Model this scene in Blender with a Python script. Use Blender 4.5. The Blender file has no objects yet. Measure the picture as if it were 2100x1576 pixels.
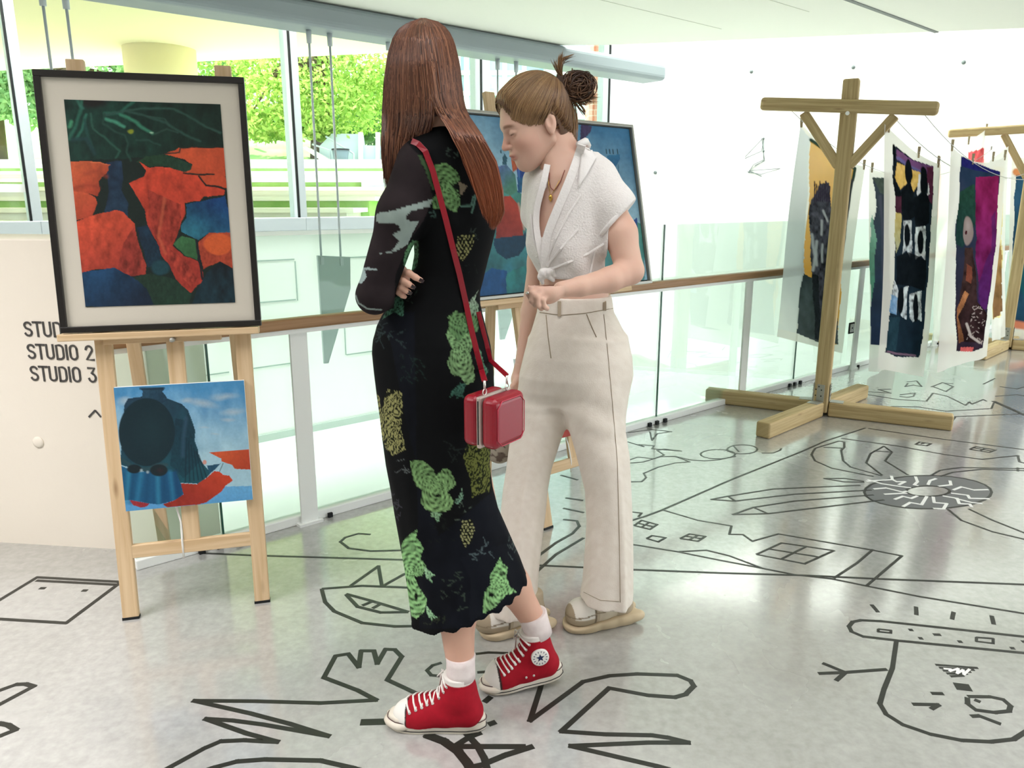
import bpy, bmesh, math, random
import numpy as np
from mathutils import Vector, Matrix
random.seed(7); rng = np.random.default_rng(7)
C = bpy.context.scene.collection
SC = bpy.context.scene
# ---------------------------------------------------------------- camera
F, PITCH, H = 1578.0, math.radians(13.3), 1.36
cd = bpy.data.cameras.new('camera'); cam = bpy.data.objects.new('camera', cd); C.objects.link(cam)
cam.location = (0, 0, H); cam.rotation_euler = (math.pi/2-PITCH, 0, 0)
cd.sensor_width = 36.0; cd.lens = F/2100*36.0; cd.clip_start = 0.05; cd.clip_end = 300
SC.camera = cam
# ---------------------------------------------------------------- world, sun, lamps, exposure
w = bpy.data.worlds.new('world'); SC.world = w; w.use_nodes = True
nt = w.node_tree; bg = nt.nodes['Background']
tc = nt.nodes.new('ShaderNodeTexCoord'); sx = nt.nodes.new('ShaderNodeSeparateXYZ')
rp = nt.nodes.new('ShaderNodeValToRGB')
nt.links.new(tc.outputs['Generated'], sx.inputs[0]); nt.links.new(sx.outputs['Z'], rp.inputs[0])
rp.color_ramp.elements[0].position = 0.0; rp.color_ramp.elements[0].color = (0.96, 0.99, 1.0, 1)
rp.color_ramp.elements[1].position = 0.8; rp.color_ramp.elements[1].color = (0.70, 0.86, 1.0, 1)
nt.links.new(rp.outputs[0], bg.inputs['Color']); bg.inputs['Strength'].default_value = 2.2
def lamp(name, kind, loc, energy, color, size=None, sizey=None, rot=(0, 0, 0)):
    l = bpy.data.lights.new(name, kind); l.energy = energy; l.color = color
    if kind == 'AREA':
        l.shape = 'RECTANGLE'; l.size = size; l.size_y = sizey or size
    if kind == 'SUN': l.angle = math.radians(1.0)
    o = bpy.data.objects.new(name, l); o.location = loc; o.rotation_euler = rot; C.objects.link(o); return o
lamp('sun', 'SUN', (0, 0, 12), 6.5, (1.0, 0.95, 0.84), rot=Vector((0.35, -0.55, -0.76)).to_track_quat('-Z', 'Y').to_euler())
lamp('void_fill_light', 'AREA', (1.6, 7.9, 5.3), 430, (0.96, 0.99, 1.0), 7, 3.0, (0, 0, math.radians(40)))  # added fill light that brightens the white walls of the void
lamp('void_fill_light_left', 'AREA', (-3.0, 4.7, 5.3), 640, (0.99, 0.985, 1.0), 2.2, 2.2, (0, 0, 0))  # added fill light for the left part of the void
for nm_, lc_, en_, sx_, sy_ in (('fill_light_rear', (-0.4, -1.2, 2.76), 26, 4.0, 1.2), ('fill_light_mid', (1.0, 1.2, 2.76), 18, 3.5, 1.0), ('fill_light_right', (5.4, 3.6, 2.76), 54, 3.0, 1.2), ('fill_light_left', (-2.6, 1.0, 2.76), 48, 1.6, 1.6)):  # added fill lights under the ceiling, out of view, no real fittings
    l_ = lamp(nm_, 'AREA', lc_, en_, (1.0, 0.965, 0.985), sx_, sy_); l_.data.spread = math.radians(130)
SC.view_settings.view_transform = 'Standard'; SC.view_settings.look = 'None'
SC.view_settings.gamma = 1.0; SC.view_settings.use_curve_mapping = False
SC.view_settings.exposure = 0.85
SC.cycles.max_bounces = 7; SC.cycles.diffuse_bounces = 4; SC.cycles.transparent_max_bounces = 16
SC.cycles.glossy_bounces = 3; SC.cycles.transmission_bounces = 4
SC.cycles.caustics_reflective = False; SC.cycles.caustics_refractive = False
SC.cycles.sample_clamp_indirect = 6
# ---------------------------------------------------------------- photo pixel -> place helpers (used only to measure where things stand)
def ray(x, y):
    u = (x-1050)/F; v = -(y-788)/F
    return np.array([u, math.cos(PITCH)+v*math.sin(PITCH), -math.sin(PITCH)+v*math.cos(PITCH)])
def fl(x, y, z=0.0):
    r = ray(x, y); return np.array([0, 0, H])+r*((z-H)/r[2])
def G(x, y, Y):
    r = ray(x, y); return np.array([0, 0, H])+r*(Y/r[1])
def pl(x, y, p0, d):
    r = ray(x, y); n = np.array([-d[1], d[0]]); t = (n@np.array(p0[:2], float))/(n@r[:2]); return np.array([0, 0, H])+t*r
def plane3(x, y, p, n):
    r = ray(x, y); o = np.array([0, 0, H]); t = ((np.array(p)-o)@n)/(r@n); return o+t*r
def toph(P):
    P = np.asarray(P, float); z = P[..., 2]-H
    dep = P[..., 1]*math.cos(PITCH)-z*math.sin(PITCH); up = P[..., 1]*math.sin(PITCH)+z*math.cos(PITCH)
    return 1050+F*P[..., 0]/dep, 788-F*up/dep
def nrm(v): v = np.asarray(v, float); return v/np.linalg.norm(v)
def lin(c):
    if isinstance(c, str): c = [int(c[i:i+2], 16)/255 for i in (0, 2, 4)]
    c = np.asarray(c, float)
    return np.where(c <= 0.04045, c/12.92, ((c+0.055)/1.055)**2.4)
# ---------------------------------------------------------------- materials
def mat(name, col, rough=0.6, spec=0.4, metal=0.0, noise=None, bump=None, coat=0, attr=None, sheen=0, alpha=None, sss=0):
    m = bpy.data.materials.new(name); m.use_nodes = True; n = m.node_tree.nodes; L = m.node_tree.links
    b = n['Principled BSDF']; c = list(lin(col))+[1]
    b.inputs['Base Color'].default_value = c; b.inputs['Roughness'].default_value = rough
    b.inputs['Specular IOR Level'].default_value = spec; b.inputs['Metallic'].default_value = metal
    if coat: b.inputs['Coat Weight'].default_value = coat
    if sheen: b.inputs['Sheen Weight'].default_value = sheen
    if sss:
        b.inputs['Subsurface Weight'].default_value = sss; b.inputs['Subsurface Radius'].default_value = (1, 0.35, 0.2); b.inputs['Subsurface Scale'].default_value = 0.01
    tcn = n.new('ShaderNodeTexCoord')
    src = None
    if attr:
        a = n.new('ShaderNodeAttribute'); a.attribute_name = attr; src = a.outputs['Color']; L.new(src, b.inputs['Base Color'])
    if noise:   # (scale, amount, colour2)
        t = n.new('ShaderNodeTexNoise'); t.inputs['Scale'].default_value = noise[0]; t.inputs['Detail'].default_value = 5
        L.new(tcn.outputs['Object'], t.inputs['Vector'])
        r = n.new('ShaderNodeMapRange'); r.inputs['From Min'].default_value = 0.3; r.inputs['From Max'].default_value = 0.7; r.inputs['To Max'].default_value = noise[1]
        L.new(t.outputs['Fac'], r.inputs[0])
        x = n.new('ShaderNodeMix'); x.data_type = 'RGBA'; L.new(r.outputs[0], x.inputs[0])
        if src: L.new(src, x.inputs[6])
        else: x.inputs[6].default_value = c
        x.inputs[7].default_value = list(lin(noise[2]))+[1]; L.new(x.outputs[2], b.inputs['Base Color'])
    if bump:    # (scale, strength)
        t = n.new('ShaderNodeTexNoise'); t.inputs['Scale'].default_value = bump[0]; t.inputs['Detail'].default_value = 6
        L.new(tcn.outputs['Object'], t.inputs['Vector'])
        q = n.new('ShaderNodeBump'); q.inputs['Strength'].default_value = bump[1]; q.inputs['Distance'].default_value = 0.01
        L.new(t.outputs['Fac'], q.inputs['Height']); L.new(q.outputs[0], b.inputs['Normal'])
    if alpha is not None: b.inputs['Alpha'].default_value = alpha
    return m
def wood(name, c1, c2, rough=0.55, knots=0.0):
    m = bpy.data.materials.new(name); m.use_nodes = True; n = m.node_tree.nodes; L = m.node_tree.links
    b = n['Principled BSDF']; b.inputs['Roughness'].default_value = rough; b.inputs['Specular IOR Level'].default_value = 0.3
    uv = n.new('ShaderNodeUVMap'); uv.uv_map = 'UVMap'
    mp = n.new('ShaderNodeMapping'); mp.inputs['Scale'].default_value = (2.5, 55, 1); L.new(uv.outputs[0], mp.inputs[0])
    t = n.new('ShaderNodeTexNoise'); t.inputs['Scale'].default_value = 1.0; t.inputs['Detail'].default_value = 4; t.inputs['Distortion'].default_value = 0.6; L.new(mp.outputs[0], t.inputs['Vector'])
    r = n.new('ShaderNodeValToRGB'); r.color_ramp.elements[0].position = 0.33; r.color_ramp.elements[1].position = 0.68
    r.color_ramp.elements[0].color = list(lin(c2))+[1]; r.color_ramp.elements[1].color = list(lin(c1))+[1]
    L.new(t.outputs['Fac'], r.inputs[0])
    mp2 = n.new('ShaderNodeMapping'); mp2.inputs['Scale'].default_value = (5, 18, 1); L.new(uv.outputs[0], mp2.inputs[0])
    v = n.new('ShaderNodeTexVoronoi'); v.inputs['Scale'].default_value = 0.8; L.new(mp2.outputs[0], v.inputs['Vector'])
    k = n.new('ShaderNodeMapRange'); k.inputs['From Min'].default_value = 0.0; k.inputs['From Max'].default_value = 0.16; k.inputs['To Min'].default_value = knots; k.inputs['To Max'].default_value = 0; L.new(v.outputs['Distance'], k.inputs[0])
    x = n.new('ShaderNodeMix'); x.data_type = 'RGBA'; L.new(k.outputs[0], x.inputs[0]); L.new(r.outputs[0], x.inputs[6]); x.inputs[7].default_value = list(lin('6b4526'))+[1]
    L.new(x.outputs[2], b.inputs['Base Color']); return m
def glass(name, tint, refl=0.9, rough=0.0, film=0.0):
    m = bpy.data.materials.new(name); m.use_nodes = True; n = m.node_tree.nodes; L = m.node_tree.links
    n.remove(n['Principled BSDF']); out = n['Material Output']
    tr = n.new('ShaderNodeBsdfTransparent'); tr.inputs[0].default_value = list(lin(tint))+[1]
    gl = n.new('ShaderNodeBsdfGlossy'); gl.inputs['Roughness'].default_value = rough
    fr = n.new('ShaderNodeFresnel'); fr.inputs['IOR'].default_value = 1.45
    mu = n.new('ShaderNodeMath'); mu.operation = 'MULTIPLY'; mu.inputs[1].default_value = refl; L.new(fr.outputs[0], mu.inputs[0])
    mx = n.new('ShaderNodeMixShader'); L.new(mu.outputs[0], mx.inputs[0]); L.new(tr.outputs[0], mx.inputs[1]); L.new(gl.outputs[0], mx.inputs[2])
    last = mx.outputs[0]
    if film:
        d = n.new('ShaderNodeBsdfDiffuse'); d.inputs[0].default_value = list(lin('d9f2e6'))+[1]  # pale green diffuse layer mixed over the glass
        m2 = n.new('ShaderNodeMixShader'); m2.inputs[0].default_value = film; L.new(last, m2.inputs[1]); L.new(d.outputs[0], m2.inputs[2]); last = m2.outputs[0]
    L.new(last, out.inputs[0]); return m
# ---------------------------------------------------------------- mesh helpers
ORG = {}
def tag(o, label=None, cat=None, group=None, kind=None):
    if label: o['label'] = label
    if cat: o['category'] = cat
    if group: o['group'] = group
    if kind: o['kind'] = kind
    return o
def empty(name, loc, label, cat, group=None):
    o = bpy.data.objects.new(name, None); C.objects.link(o); o.location = [float(v) for v in loc]; o.empty_display_size = 0.1
    ORG[o.name] = np.array(loc, float); return tag(o, label, cat, group)
def link_mesh(name, me, V, parent=None):
    if parent is not None: org = ORG[parent.name]
    else: org = np.array([(V[:, 0].min()+V[:, 0].max())/2, (V[:, 1].min()+V[:, 1].max())/2, V[:, 2].min()])
    co = np.ascontiguousarray(V-org, dtype=np.float32); me.vertices.foreach_set('co', co.ravel()); me.update()
    o = bpy.data.objects.new(name, me); C.objects.link(o)
    if parent is not None: o.parent = parent
    else: o.location = [float(v) for v in org]
    ORG[o.name] = org; return o
def fast_mesh(name, V, Fq, smooth=True, mats=None, cols=None):
    """V (n,3), Fq (m,k) int array of equal-size faces"""
    me = bpy.data.meshes.new(name); V = np.asarray(V, float); Fq = np.asarray(Fq, np.int32); k = Fq.shape[1]
    me.vertices.add(len(V)); me.loops.add(Fq.size); me.polygons.add(len(Fq))
    me.loops.foreach_set('vertex_index', Fq.ravel()); me.polygons.foreach_set('loop_start', np.arange(0, Fq.size, k, dtype=np.int32))
    me.polygons.foreach_set('loop_total', np.full(len(Fq), k, np.int32))
    me.vertices.foreach_set('co', np.asarray(V, np.float32).ravel())
    me.update(calc_edges=True)
    if smooth: me.polygons.foreach_set('use_smooth', np.ones(len(Fq), bool))
    for m in (mats or []): me.materials.append(m)
    if cols is not None:
        a = me.color_attributes.new('Col', 'FLOAT_COLOR', 'POINT'); cc = np.ones((len(V), 4), np.float32); cc[:, :3] = cols; a.data.foreach_set('color', cc.ravel())
    return me
def add_fast(name, V, Fq, m, parent=None, smooth=True, cols=None):
    V = np.asarray(V, float); return link_mesh(name, fast_mesh(name, V, Fq, smooth, [m], cols), V, parent)
class MB:
    def __init__(s): s.v = []; s.f = []; s.uv = []; s.sm = []
    def add(s, vs, fs, uvs=None, smooth=False):
        b = len(s.v); s.v += [tuple(map(float, v)) for v in vs]
        for i, f in enumerate(fs):
            s.f.append([b+j for j in f]); s.uv.append(uvs[i] if uvs else [(vs[j][0], vs[j][2]) for j in f]); s.sm.append(smooth)
        return s
    def obox(s, c, U, V, W, hu, hv, hw):
        c = np.array(c, float); U, V, W = nrm(U), nrm(V), nrm(W)
        P = [c+U*a*hu+V*b*hv+W*d*hw for a in (-1, 1) for b in (-1, 1) for d in (-1, 1)]
        fs = [(0, 1, 3, 2), (4, 6, 7, 5), (0, 4, 5, 1), (2, 3, 7, 6), (0, 2, 6, 4), (1, 5, 7, 3)]
        if np.dot(np.cross(U, V), W) < 0: fs = [f[::-1] for f in fs]
        hs = [hu, hv, hw]; ax = [U, V, W]; k = int(np.argmax(hs)); o = [i for i in range(3) if i != k]; off = random.random()*20
        uvs = []
        for f in fs:
            uvs.append([((P[j]-c)@ax[k]+off, (P[j]-c)@ax[o[0]]+(P[j]-c)@ax[o[1]]*1.3+off) for j in f])
        return s.add(P, fs, uvs)
    def beam(s, a, b, w, d, side=(0, 0, 1)):
        """square bar from a to b; w along side x dir, d along side"""
        a = np.array(a, float); b = np.array(b, float); U = b-a; L = np.linalg.norm(U); U = U/L
        S = np.array(side, float); S = S-U*(S@U); S = nrm(S); T = np.cross(U, S)
        return s.obox((a+b)/2, U, T, S, L/2, w/2, d/2)
    def box(s, x0, x1, y0, y1, z0, z1):
        return s.obox(((x0+x1)/2, (y0+y1)/2, (z0+z1)/2), (1, 0, 0), (0, 1, 0), (0, 0, 1), (x1-x0)/2, (y1-y0)/2, (z1-z0)/2)
    def tube(s, pts, r, n=8, cap=True, closed=False):
        pts = [np.array(p, float) for p in pts]; m = len(pts); rr = r if hasattr(r, '__len__') else [r]*m
        vs = []; ref = np.array([0.13, 0.31, 0.94]); 
        for i, p in enumerate(pts):
            a = pts[(i-1) % m] if (closed or i > 0) else pts[i]; b = pts[(i+1) % m] if (closed or i < m-1) else pts[i]
            t = nrm(b-a+1e-12); e = ref-t*(ref@t)
            if np.linalg.norm(e) < 1e-3: e = np.array([1., 0, 0])-t*t[0]
            e = nrm(e); g = np.cross(t, e); ref = e
            for k in range(n):
                q = 2*math.pi*k/n; vs.append(p+rr[i]*(math.cos(q)*e+math.sin(q)*g))
        fs = []
        for i in range(m if closed else m-1):
            for k in range(n):
                A = i*n+k; B = i*n+(k+1) % n; i2 = (i+1) % m
                fs.append((A, B, i2*n+(k+1) % n, i2*n+k))
        if cap and not closed: fs.append(tuple(range(n-1, -1, -1))); fs.append(tuple((m-1)*n+k for k in range(n)))
        return s.add(vs, fs, None, True)
    def prism(s, poly, vec):
        """poly: planar list of 3d points, extruded by vec"""
        n = len(poly); P = [np.array(p, float) for p in poly]; Q = [p+np.array(vec, float) for p in P]
        fs = [tuple(range(n))[::-1], tuple(range(n, 2*n))]+[(i, (i+1) % n, n+(i+1) % n, n+i) for i in range(n)]
        nn = np.zeros(3)
        for i in range(n): nn += np.cross(P[i], P[(i+1) % n])
        if nn@np.array(vec, float) < 0: fs = [f[::-1] for f in fs]
        return s.add(P+Q, fs)
    def lathe(s, prof, c, n=24, ax=(0, 0, 1)):
        ax = nrm(ax); e = nrm(np.cross(ax, (0.3, 0.9, 0.1))); g = np.cross(ax, e); vs = []; c = np.array(c, float)
        for r, z in prof:
            for k in range(n):
                q = 2*math.pi*k/n; vs.append(c+ax*z+r*(math.cos(q)*e+math.sin(q)*g))
        fs = [(i*n+k, i*n+(k+1) % n, (i+1)*n+(k+1) % n, (i+1)*n+k) for i in range(len(prof)-1) for k in range(n)]
        fs.append(tuple(range(n))[::-1]); fs.append(tuple((len(prof)-1)*n+k for k in range(n)))
        return s.add(vs, fs, None, True)
    def build(s, name, m, parent=None, bevel=0, seg=2, subd=0, solid=0):
        V = np.array(s.v, float); me = bpy.data.meshes.new(name); me.from_pydata(s.v, [], s.f); me.materials.append(m)
        uvl = me.uv_layers.new(name='UVMap'); flat = np.array([c for f in s.uv for uvp in f for c in uvp], np.float32)
        if len(flat) == 2*len(me.loops): uvl.data.foreach_set('uv', flat)
        me.polygons.foreach_set('use_smooth', np.array(s.sm, bool))
        o = link_mesh(name, me, V, parent)
        if bevel:
            b = o.modifiers.new('bevel', 'BEVEL'); b.width = bevel; b.segments = seg; b.limit_method = 'ANGLE'; b.angle_limit = math.radians(40)
        if subd:
            b = o.modifiers.new('sub', 'SUBSURF'); b.levels = subd; b.render_levels = subd
        if solid:
            b = o.modifiers.new('solid', 'SOLIDIFY'); b.thickness = solid; b.offset = 0
        return o
# ---------------------------------------------------------------- painting helper: colours per vertex on a dense grid (flat print on a real surface)
def vnoise(x, y, seed=0):
    xi = np.floor(x).astype(np.int64); yi = np.floor(y).astype(np.int64); fx = x-xi; fy = y-yi
    fx = fx*fx*(3-2*fx); fy = fy*fy*(3-2*fy)
    def hsh(a, b):
        h = (a*374761393+b*668265263+seed*1442695041) & 0xffffffff; h = ((h ^ (h >> 13))*1274126177) & 0xffffffff; return ((h ^ (h >> 16)) & 0xffff)/65535.0
    return (hsh(xi, yi)*(1-fx)+hsh(xi+1, yi)*fx)*(1-fy)+(hsh(xi, yi+1)*(1-fx)+hsh(xi+1, yi+1)*fx)*fy
def fbm(x, y, seed=0, o=4):
    t = 0; a = 0.5
    for i in range(o): t = t+a*vnoise(x*2**i, y*2**i, seed+i); a *= 0.5
    return t
class Paint:
    def __init__(s, x, y, base):
        s.x = np.asarray(x, float).ravel(); s.y = np.asarray(y, float).ravel(); s.c = np.tile(lin(base), (len(s.x), 1)); s.px = s.x; s.py = s.y
    def warp(s, sc, amp, seed=3):
        s.px = s.x+amp*(fbm(s.x/sc, s.y/sc, seed)-0.47)*2; s.py = s.y+amp*(fbm(s.x/sc, s.y/sc, seed+11)-0.47)*2
    def mask_poly(s, P):
        P = np.asarray(P, float); m = np.zeros(len(s.px), bool)
        q = (s.px >= P[:, 0].min()) & (s.px <= P[:, 0].max()) & (s.py >= P[:, 1].min()) & (s.py <= P[:, 1].max()); x = s.px[q]; y = s.py[q]
        r = np.zeros(len(x), bool); n = len(P)
        for i in range(n):
            x0, y0 = P[i]; x1, y1 = P[(i+1) % n]
            if y0 == y1: continue
            c = ((y0 > y) != (y1 > y)) & (x < (x1-x0)*(y-y0)/(y1-y0)+x0); r ^= c
        m[q] = r; return m
    def put(s, m, col, a=1.0, shade=None):
        m = m.astype(float)*a; c = lin(col)
        if shade is None: s.c = s.c*(1-m[:, None])+c*m[:, None]
        else: s.c = s.c*(1-m[:, None])+(c*shade[:, None])*m[:, None]
    def poly(s, P, col, col2=None, g=None, a=1.0, tex=0.25, tsc=14):
        m = s.mask_poly(P)*a; n = fbm(s.x/tsc, s.y/(tsc*1.7), int(P[0][0]) % 97); k = 1+tex*(n-0.47)*3
        c = np.tile(lin(col), (len(s.x), 1))
        if col2 is not None:    # gradient from g[0] to g[1]
            (ax, ay), (bx, by) = g; d = (bx-ax)**2+(by-ay)**2; t = np.clip(((s.x-ax)*(bx-ax)+(s.y-ay)*(by-ay))/d+(n-0.47)*0.5, 0, 1)[:, None]
            c = c*(1-t)+lin(col2)*t
        s.c = s.c*(1-m[:, None])+np.clip(c*k[:, None], 0, 1)*m[:, None]
    def ell(s, cx, cy, rx, ry, col, a=1.0, ang=0, soft=0.1):
        ca, sa = math.cos(ang), math.sin(ang); u = ((s.px-cx)*ca+(s.py-cy)*sa)/rx; v = (-(s.px-cx)*sa+(s.py-cy)*ca)/ry
        m = np.clip((1-np.sqrt(u*u+v*v))/soft, 0, 1); s.put(m, col, a)
    def line(s, P, wd, col, a=1.0, soft=0.6, taper=False):
        P = np.asarray(P, float); best = np.full(len(s.px), 1e9); pad = wd+2
        q = (s.px >= P[:, 0].min()-pad) & (s.px <= P[:, 0].max()+pad) & (s.py >= P[:, 1].min()-pad) & (s.py <= P[:, 1].max()+pad)
        x = s.px[q]; y = s.py[q]; b = np.full(len(x), 1e9)
        for i in range(len(P)-1):
            (ax, ay), (bx, by) = P[i], P[i+1]; L = (bx-ax)**2+(by-ay)**2+1e-9; t = np.clip(((x-ax)*(bx-ax)+(y-ay)*(by-ay))/L, 0, 1)
            d = np.hypot(x-ax-t*(bx-ax), y-ay-t*(by-ay))
            if taper: d = d+wd/2*((i+t)/(len(P)-1))*0.8
            b = np.minimum(b, d)
        best[q] = b; m = np.clip((wd/2-best)/max(soft*wd/2, 1e-3)+0.5, 0, 1); s.put(m, col, a)
    def mottle(s, amt, sc, seed=0): s.c = np.clip(s.c*(1+amt*(fbm(s.x/sc, s.y/sc, seed)-0.47)*3)[:, None], 0, 1)
def gridmesh(P00, P10, P11, P01, nu, nv):
    u, v = np.meshgrid(np.linspace(0, 1, nu), np.linspace(0, 1, nv)); u = u[..., None]; v = v[..., None]
    V = (np.array(P00)*(1-u)*(1-v)+np.array(P10)*u*(1-v)+np.array(P11)*u*v+np.array(P01)*(1-u)*v).reshape(-1, 3)
    return V, gridfaces(nu, nv)
def gridfaces(nu, nv, wrap=False):
    i = np.arange(nv-1)[:, None]*nu; j = np.arange(nu if wrap else nu-1)[None, :]; j2 = (j+1) % nu
    return np.stack([i+j, i+nu+j, i+nu+j2, i+j2], -1).reshape(-1, 4)
# ================================================================ STRUCTURE
RD = nrm((0.761, 0.648)); RN = np.array([-RD[1], RD[0]]); RA = np.array([-0.874, 3.112])
RD3 = np.array([RD[0], RD[1], 0]); RN3 = np.array([RN[0], RN[1], 0]); UP = np.array([0, 0, 1.0])
def R3(s, p, z=0.0): q = RA+RD*s+RN*p; return np.array([q[0], q[1], z])
M_white = mat('white_plaster', 'f1f3ee', 0.75, 0.25, bump=(35, 0.05))
M_cream = mat('cream_plaster', 'efe6d8', 0.8, 0.2, noise=(1.5, 0.25, 'e8ddcc'), bump=(18, 0.12))
M_ceil = mat('ceiling_paint', 'e9eae0', 0.8, 0.2, noise=(0.8, 0.2, 'e2e4d8'))
M_metal = mat('pale_grey_metal', 'b9c2c6', 0.4, 0.5); M_beam = mat('grey_beam_paint', '8d979b', .5, .4)
M_wire = mat('dull_wire', '66706e', .5); M_wmetal = mat('white_metal', 'f7faf7', 0.4, 0.5)
M_joint = mat('shadow_joint', '9fb0a8', 0.8, 0.1)
M_dark = mat('black_rubber', '15181a', 0.6, 0.3)
M_fglass = glass('green_tinted_glass', 'f4fcf8', 0.45, 0.0, 0.05)
M_wglass = glass('window_glass', 'f6fdf9', 0.35)
M_pine = wood('pine', 'dcc19c', 'c9aa82', 0.55, 0.6)
M_rail = wood('oiled_hardwood', 'b08a66', '96724f', 0.4)
M_post = wood('treated_timber', 'c9b488', 'ab9468', 0.7, 0.5)
# polished concrete floor
def concrete():
    m = bpy.data.materials.new('polished_concrete'); m.use_nodes = True; n = m.node_tree.nodes; L = m.node_tree.links; b = n['Principled BSDF']
    tcn = n.new('ShaderNodeTexCoord')
    def ns(sc, det, dist=0.0):
        t = n.new('ShaderNodeTexNoise'); t.inputs['Scale'].default_value = sc; t.inputs['Detail'].default_value = det; t.inputs['Distortion'].default_value = dist
        L.new(tcn.outputs['Object'], t.inputs['Vector']); return t
    a = ns(0.9, 6, 0.8); r = n.new('ShaderNodeValToRGB'); e = r.color_ramp.elements
    e[0].position = 0.34; e[0].color = list(lin('9e9e99'))+[1]; e[1].position = 0.66; e[1].color = list(lin('b4b4b1'))+[1]; L.new(a.outputs['Fac'], r.inputs[0])
    b2 = ns(45, 6); r2 = n.new('ShaderNodeMapRange'); r2.inputs['From Min'].default_value = 0.3; r2.inputs['From Max'].default_value = 0.7; r2.inputs['To Min'].default_value = 0.88; r2.inputs['To Max'].default_value = 1.08; L.new(b2.outputs['Fac'], r2.inputs[0])
    mu = n.new('ShaderNodeVectorMath'); mu.operation = 'SCALE'; L.new(r.outputs[0], mu.inputs[0]); L.new(r2.outputs[0], mu.inputs['Scale'])
    v = n.new('ShaderNodeTexVoronoi'); v.inputs['Scale'].default_value = 2.6; L.new(tcn.outputs['Object'], v.inputs['Vector'])
    k = n.new('ShaderNodeMapRange'); k.inputs['From Min'].default_value = 0.012; k.inputs['From Max'].default_value = 0.02; k.inputs['To Min'].default_value = 0.5; k.inputs['To Max'].default_value = 0; L.new(v.outputs['Distance'], k.inputs[0])
    x = n.new('ShaderNodeMix'); x.data_type = 'RGBA'; L.new(k.outputs[0], x.inputs[0]); L.new(mu.outputs[0], x.inputs[6]); x.inputs[7].default_value = list(lin('5c5a50'))+[1]; L.new(x.outputs[2], b.inputs['Base Color'])
    c = ns(1.7, 5, 0.5); r3 = n.new('ShaderNodeMapRange'); r3.inputs['From Min'].default_value = 0.3; r3.inputs['From Max'].default_value = 0.7; r3.inputs['To Min'].default_value = 0.16; r3.inputs['To Max'].default_value = 0.30; L.new(c.outputs['Fac'], r3.inputs[0]); L.new(r3.outputs[0], b.inputs['Roughness'])
    b.inputs['Specular IOR Level'].default_value = 0.6; b.inputs['Coat Weight'].default_value = 1.0; b.inputs['Coat IOR'].default_value = 2.0; b.inputs['Coat Roughness'].default_value = 0.11
    bp = n.new('ShaderNodeBump'); bp.inputs['Strength'].default_value = 0.03; L.new(a.outputs['Fac'], bp.inputs['Height']); L.new(bp.outputs[0], b.inputs['Normal'])
    return m
M_floor = concrete()
# floor of the landing: everything on the camera's side of the balustrade
fa = R3(-0.70, 0.09); fb = R3(14, 0.09)
poly = [fa, fb, (14, -6, 0), (-7, -6, 0), (-7, 3.9, 0), (-1.38, 3.2, 0)]
o = MB().prism([np.array([p[0], p[1], -0.3]) for p in poly], (0, 0, 0.3)).build('floor', M_floor); tag(o, kind='structure')
for nm_, (x0, x1, y0, y1) in {'wall_back': (-7, 9.5, -6.2, -6.0), 'wall_side': (-7.2, -7.0, -6.2, 3.4)}.items():  # unseen walls, added to cut the sky light from behind
    o = MB().box(x0, x1, y0, y1, 0, 2.8).build(nm_, M_white); tag(o, kind='structure')
# lower hall floor
poly = [R3(-9, 6), R3(13, 6), R3(14, -2), R3(-9, -2)]
M_lower = mat('pale_resin_floor', 'eef2ee', 0.25, 0.5)
o = MB().prism([np.array([p[0], p[1], -1.0]) for p in poly], (0, 0, 0.12)).build('floor_lower', M_lower); tag(o, kind='structure')
# ceiling slab, made thick so no sun enters the void above it
cp = [R3(-9, 2.9), R3(4.17, 2.75), (0.985, 7.769, 0), (9.5, 5.96, 0), (9.5, -6, 0), (-9, -6, 0)]
cp = [np.array([p[0], p[1], 2.8]) for p in (R3(-9, 2.84), R3(3.9, 2.84), (0.985, 7.769, 0), (9.5, 5.96, 0), (9.5, -6, 0), (-9, -6, 0))]
o = MB().prism(cp, (0, 0, 2.8)).build('ceiling', M_ceil); tag(o, kind='structure')
for i, (a, b) in enumerate([((1725, -6), (1921, 66))]):
    A, B = fl(*a, 2.8), fl(*b, 2.8); A = A-(B-A)*0.6
    o = MB().beam(A, B, 0.035, 0.012).build('trim_1', mat('slot_grey', '6f7470', 0.6)); tag(o, kind='structure')
for i, p in enumerate([1.3, 0.5, -0.4, -1.3]):
    A, B = R3(-4, p, 2.7985), R3(4.6, p, 2.7985)
    o = MB().beam(A, B, 0.006, 0.003).build('trim_%d' % (i+2), mat('ceiling_joint', 'cfd2c4', 0.8)); tag(o, kind='structure')
# upper roof over the void, unseen, added to keep direct sun off the walls
o = MB().prism([np.array([p[0], p[1], 5.6]) for p in (R3(-9, 4.4), R3(5.9, 4.4), (12, 8.5, 0), (12, 5, 0), (0, 0, 0), R3(-9, 2))], (0, 0, 0.3)).build('ceiling_upper', M_white); tag(o, kind='structure')
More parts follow.
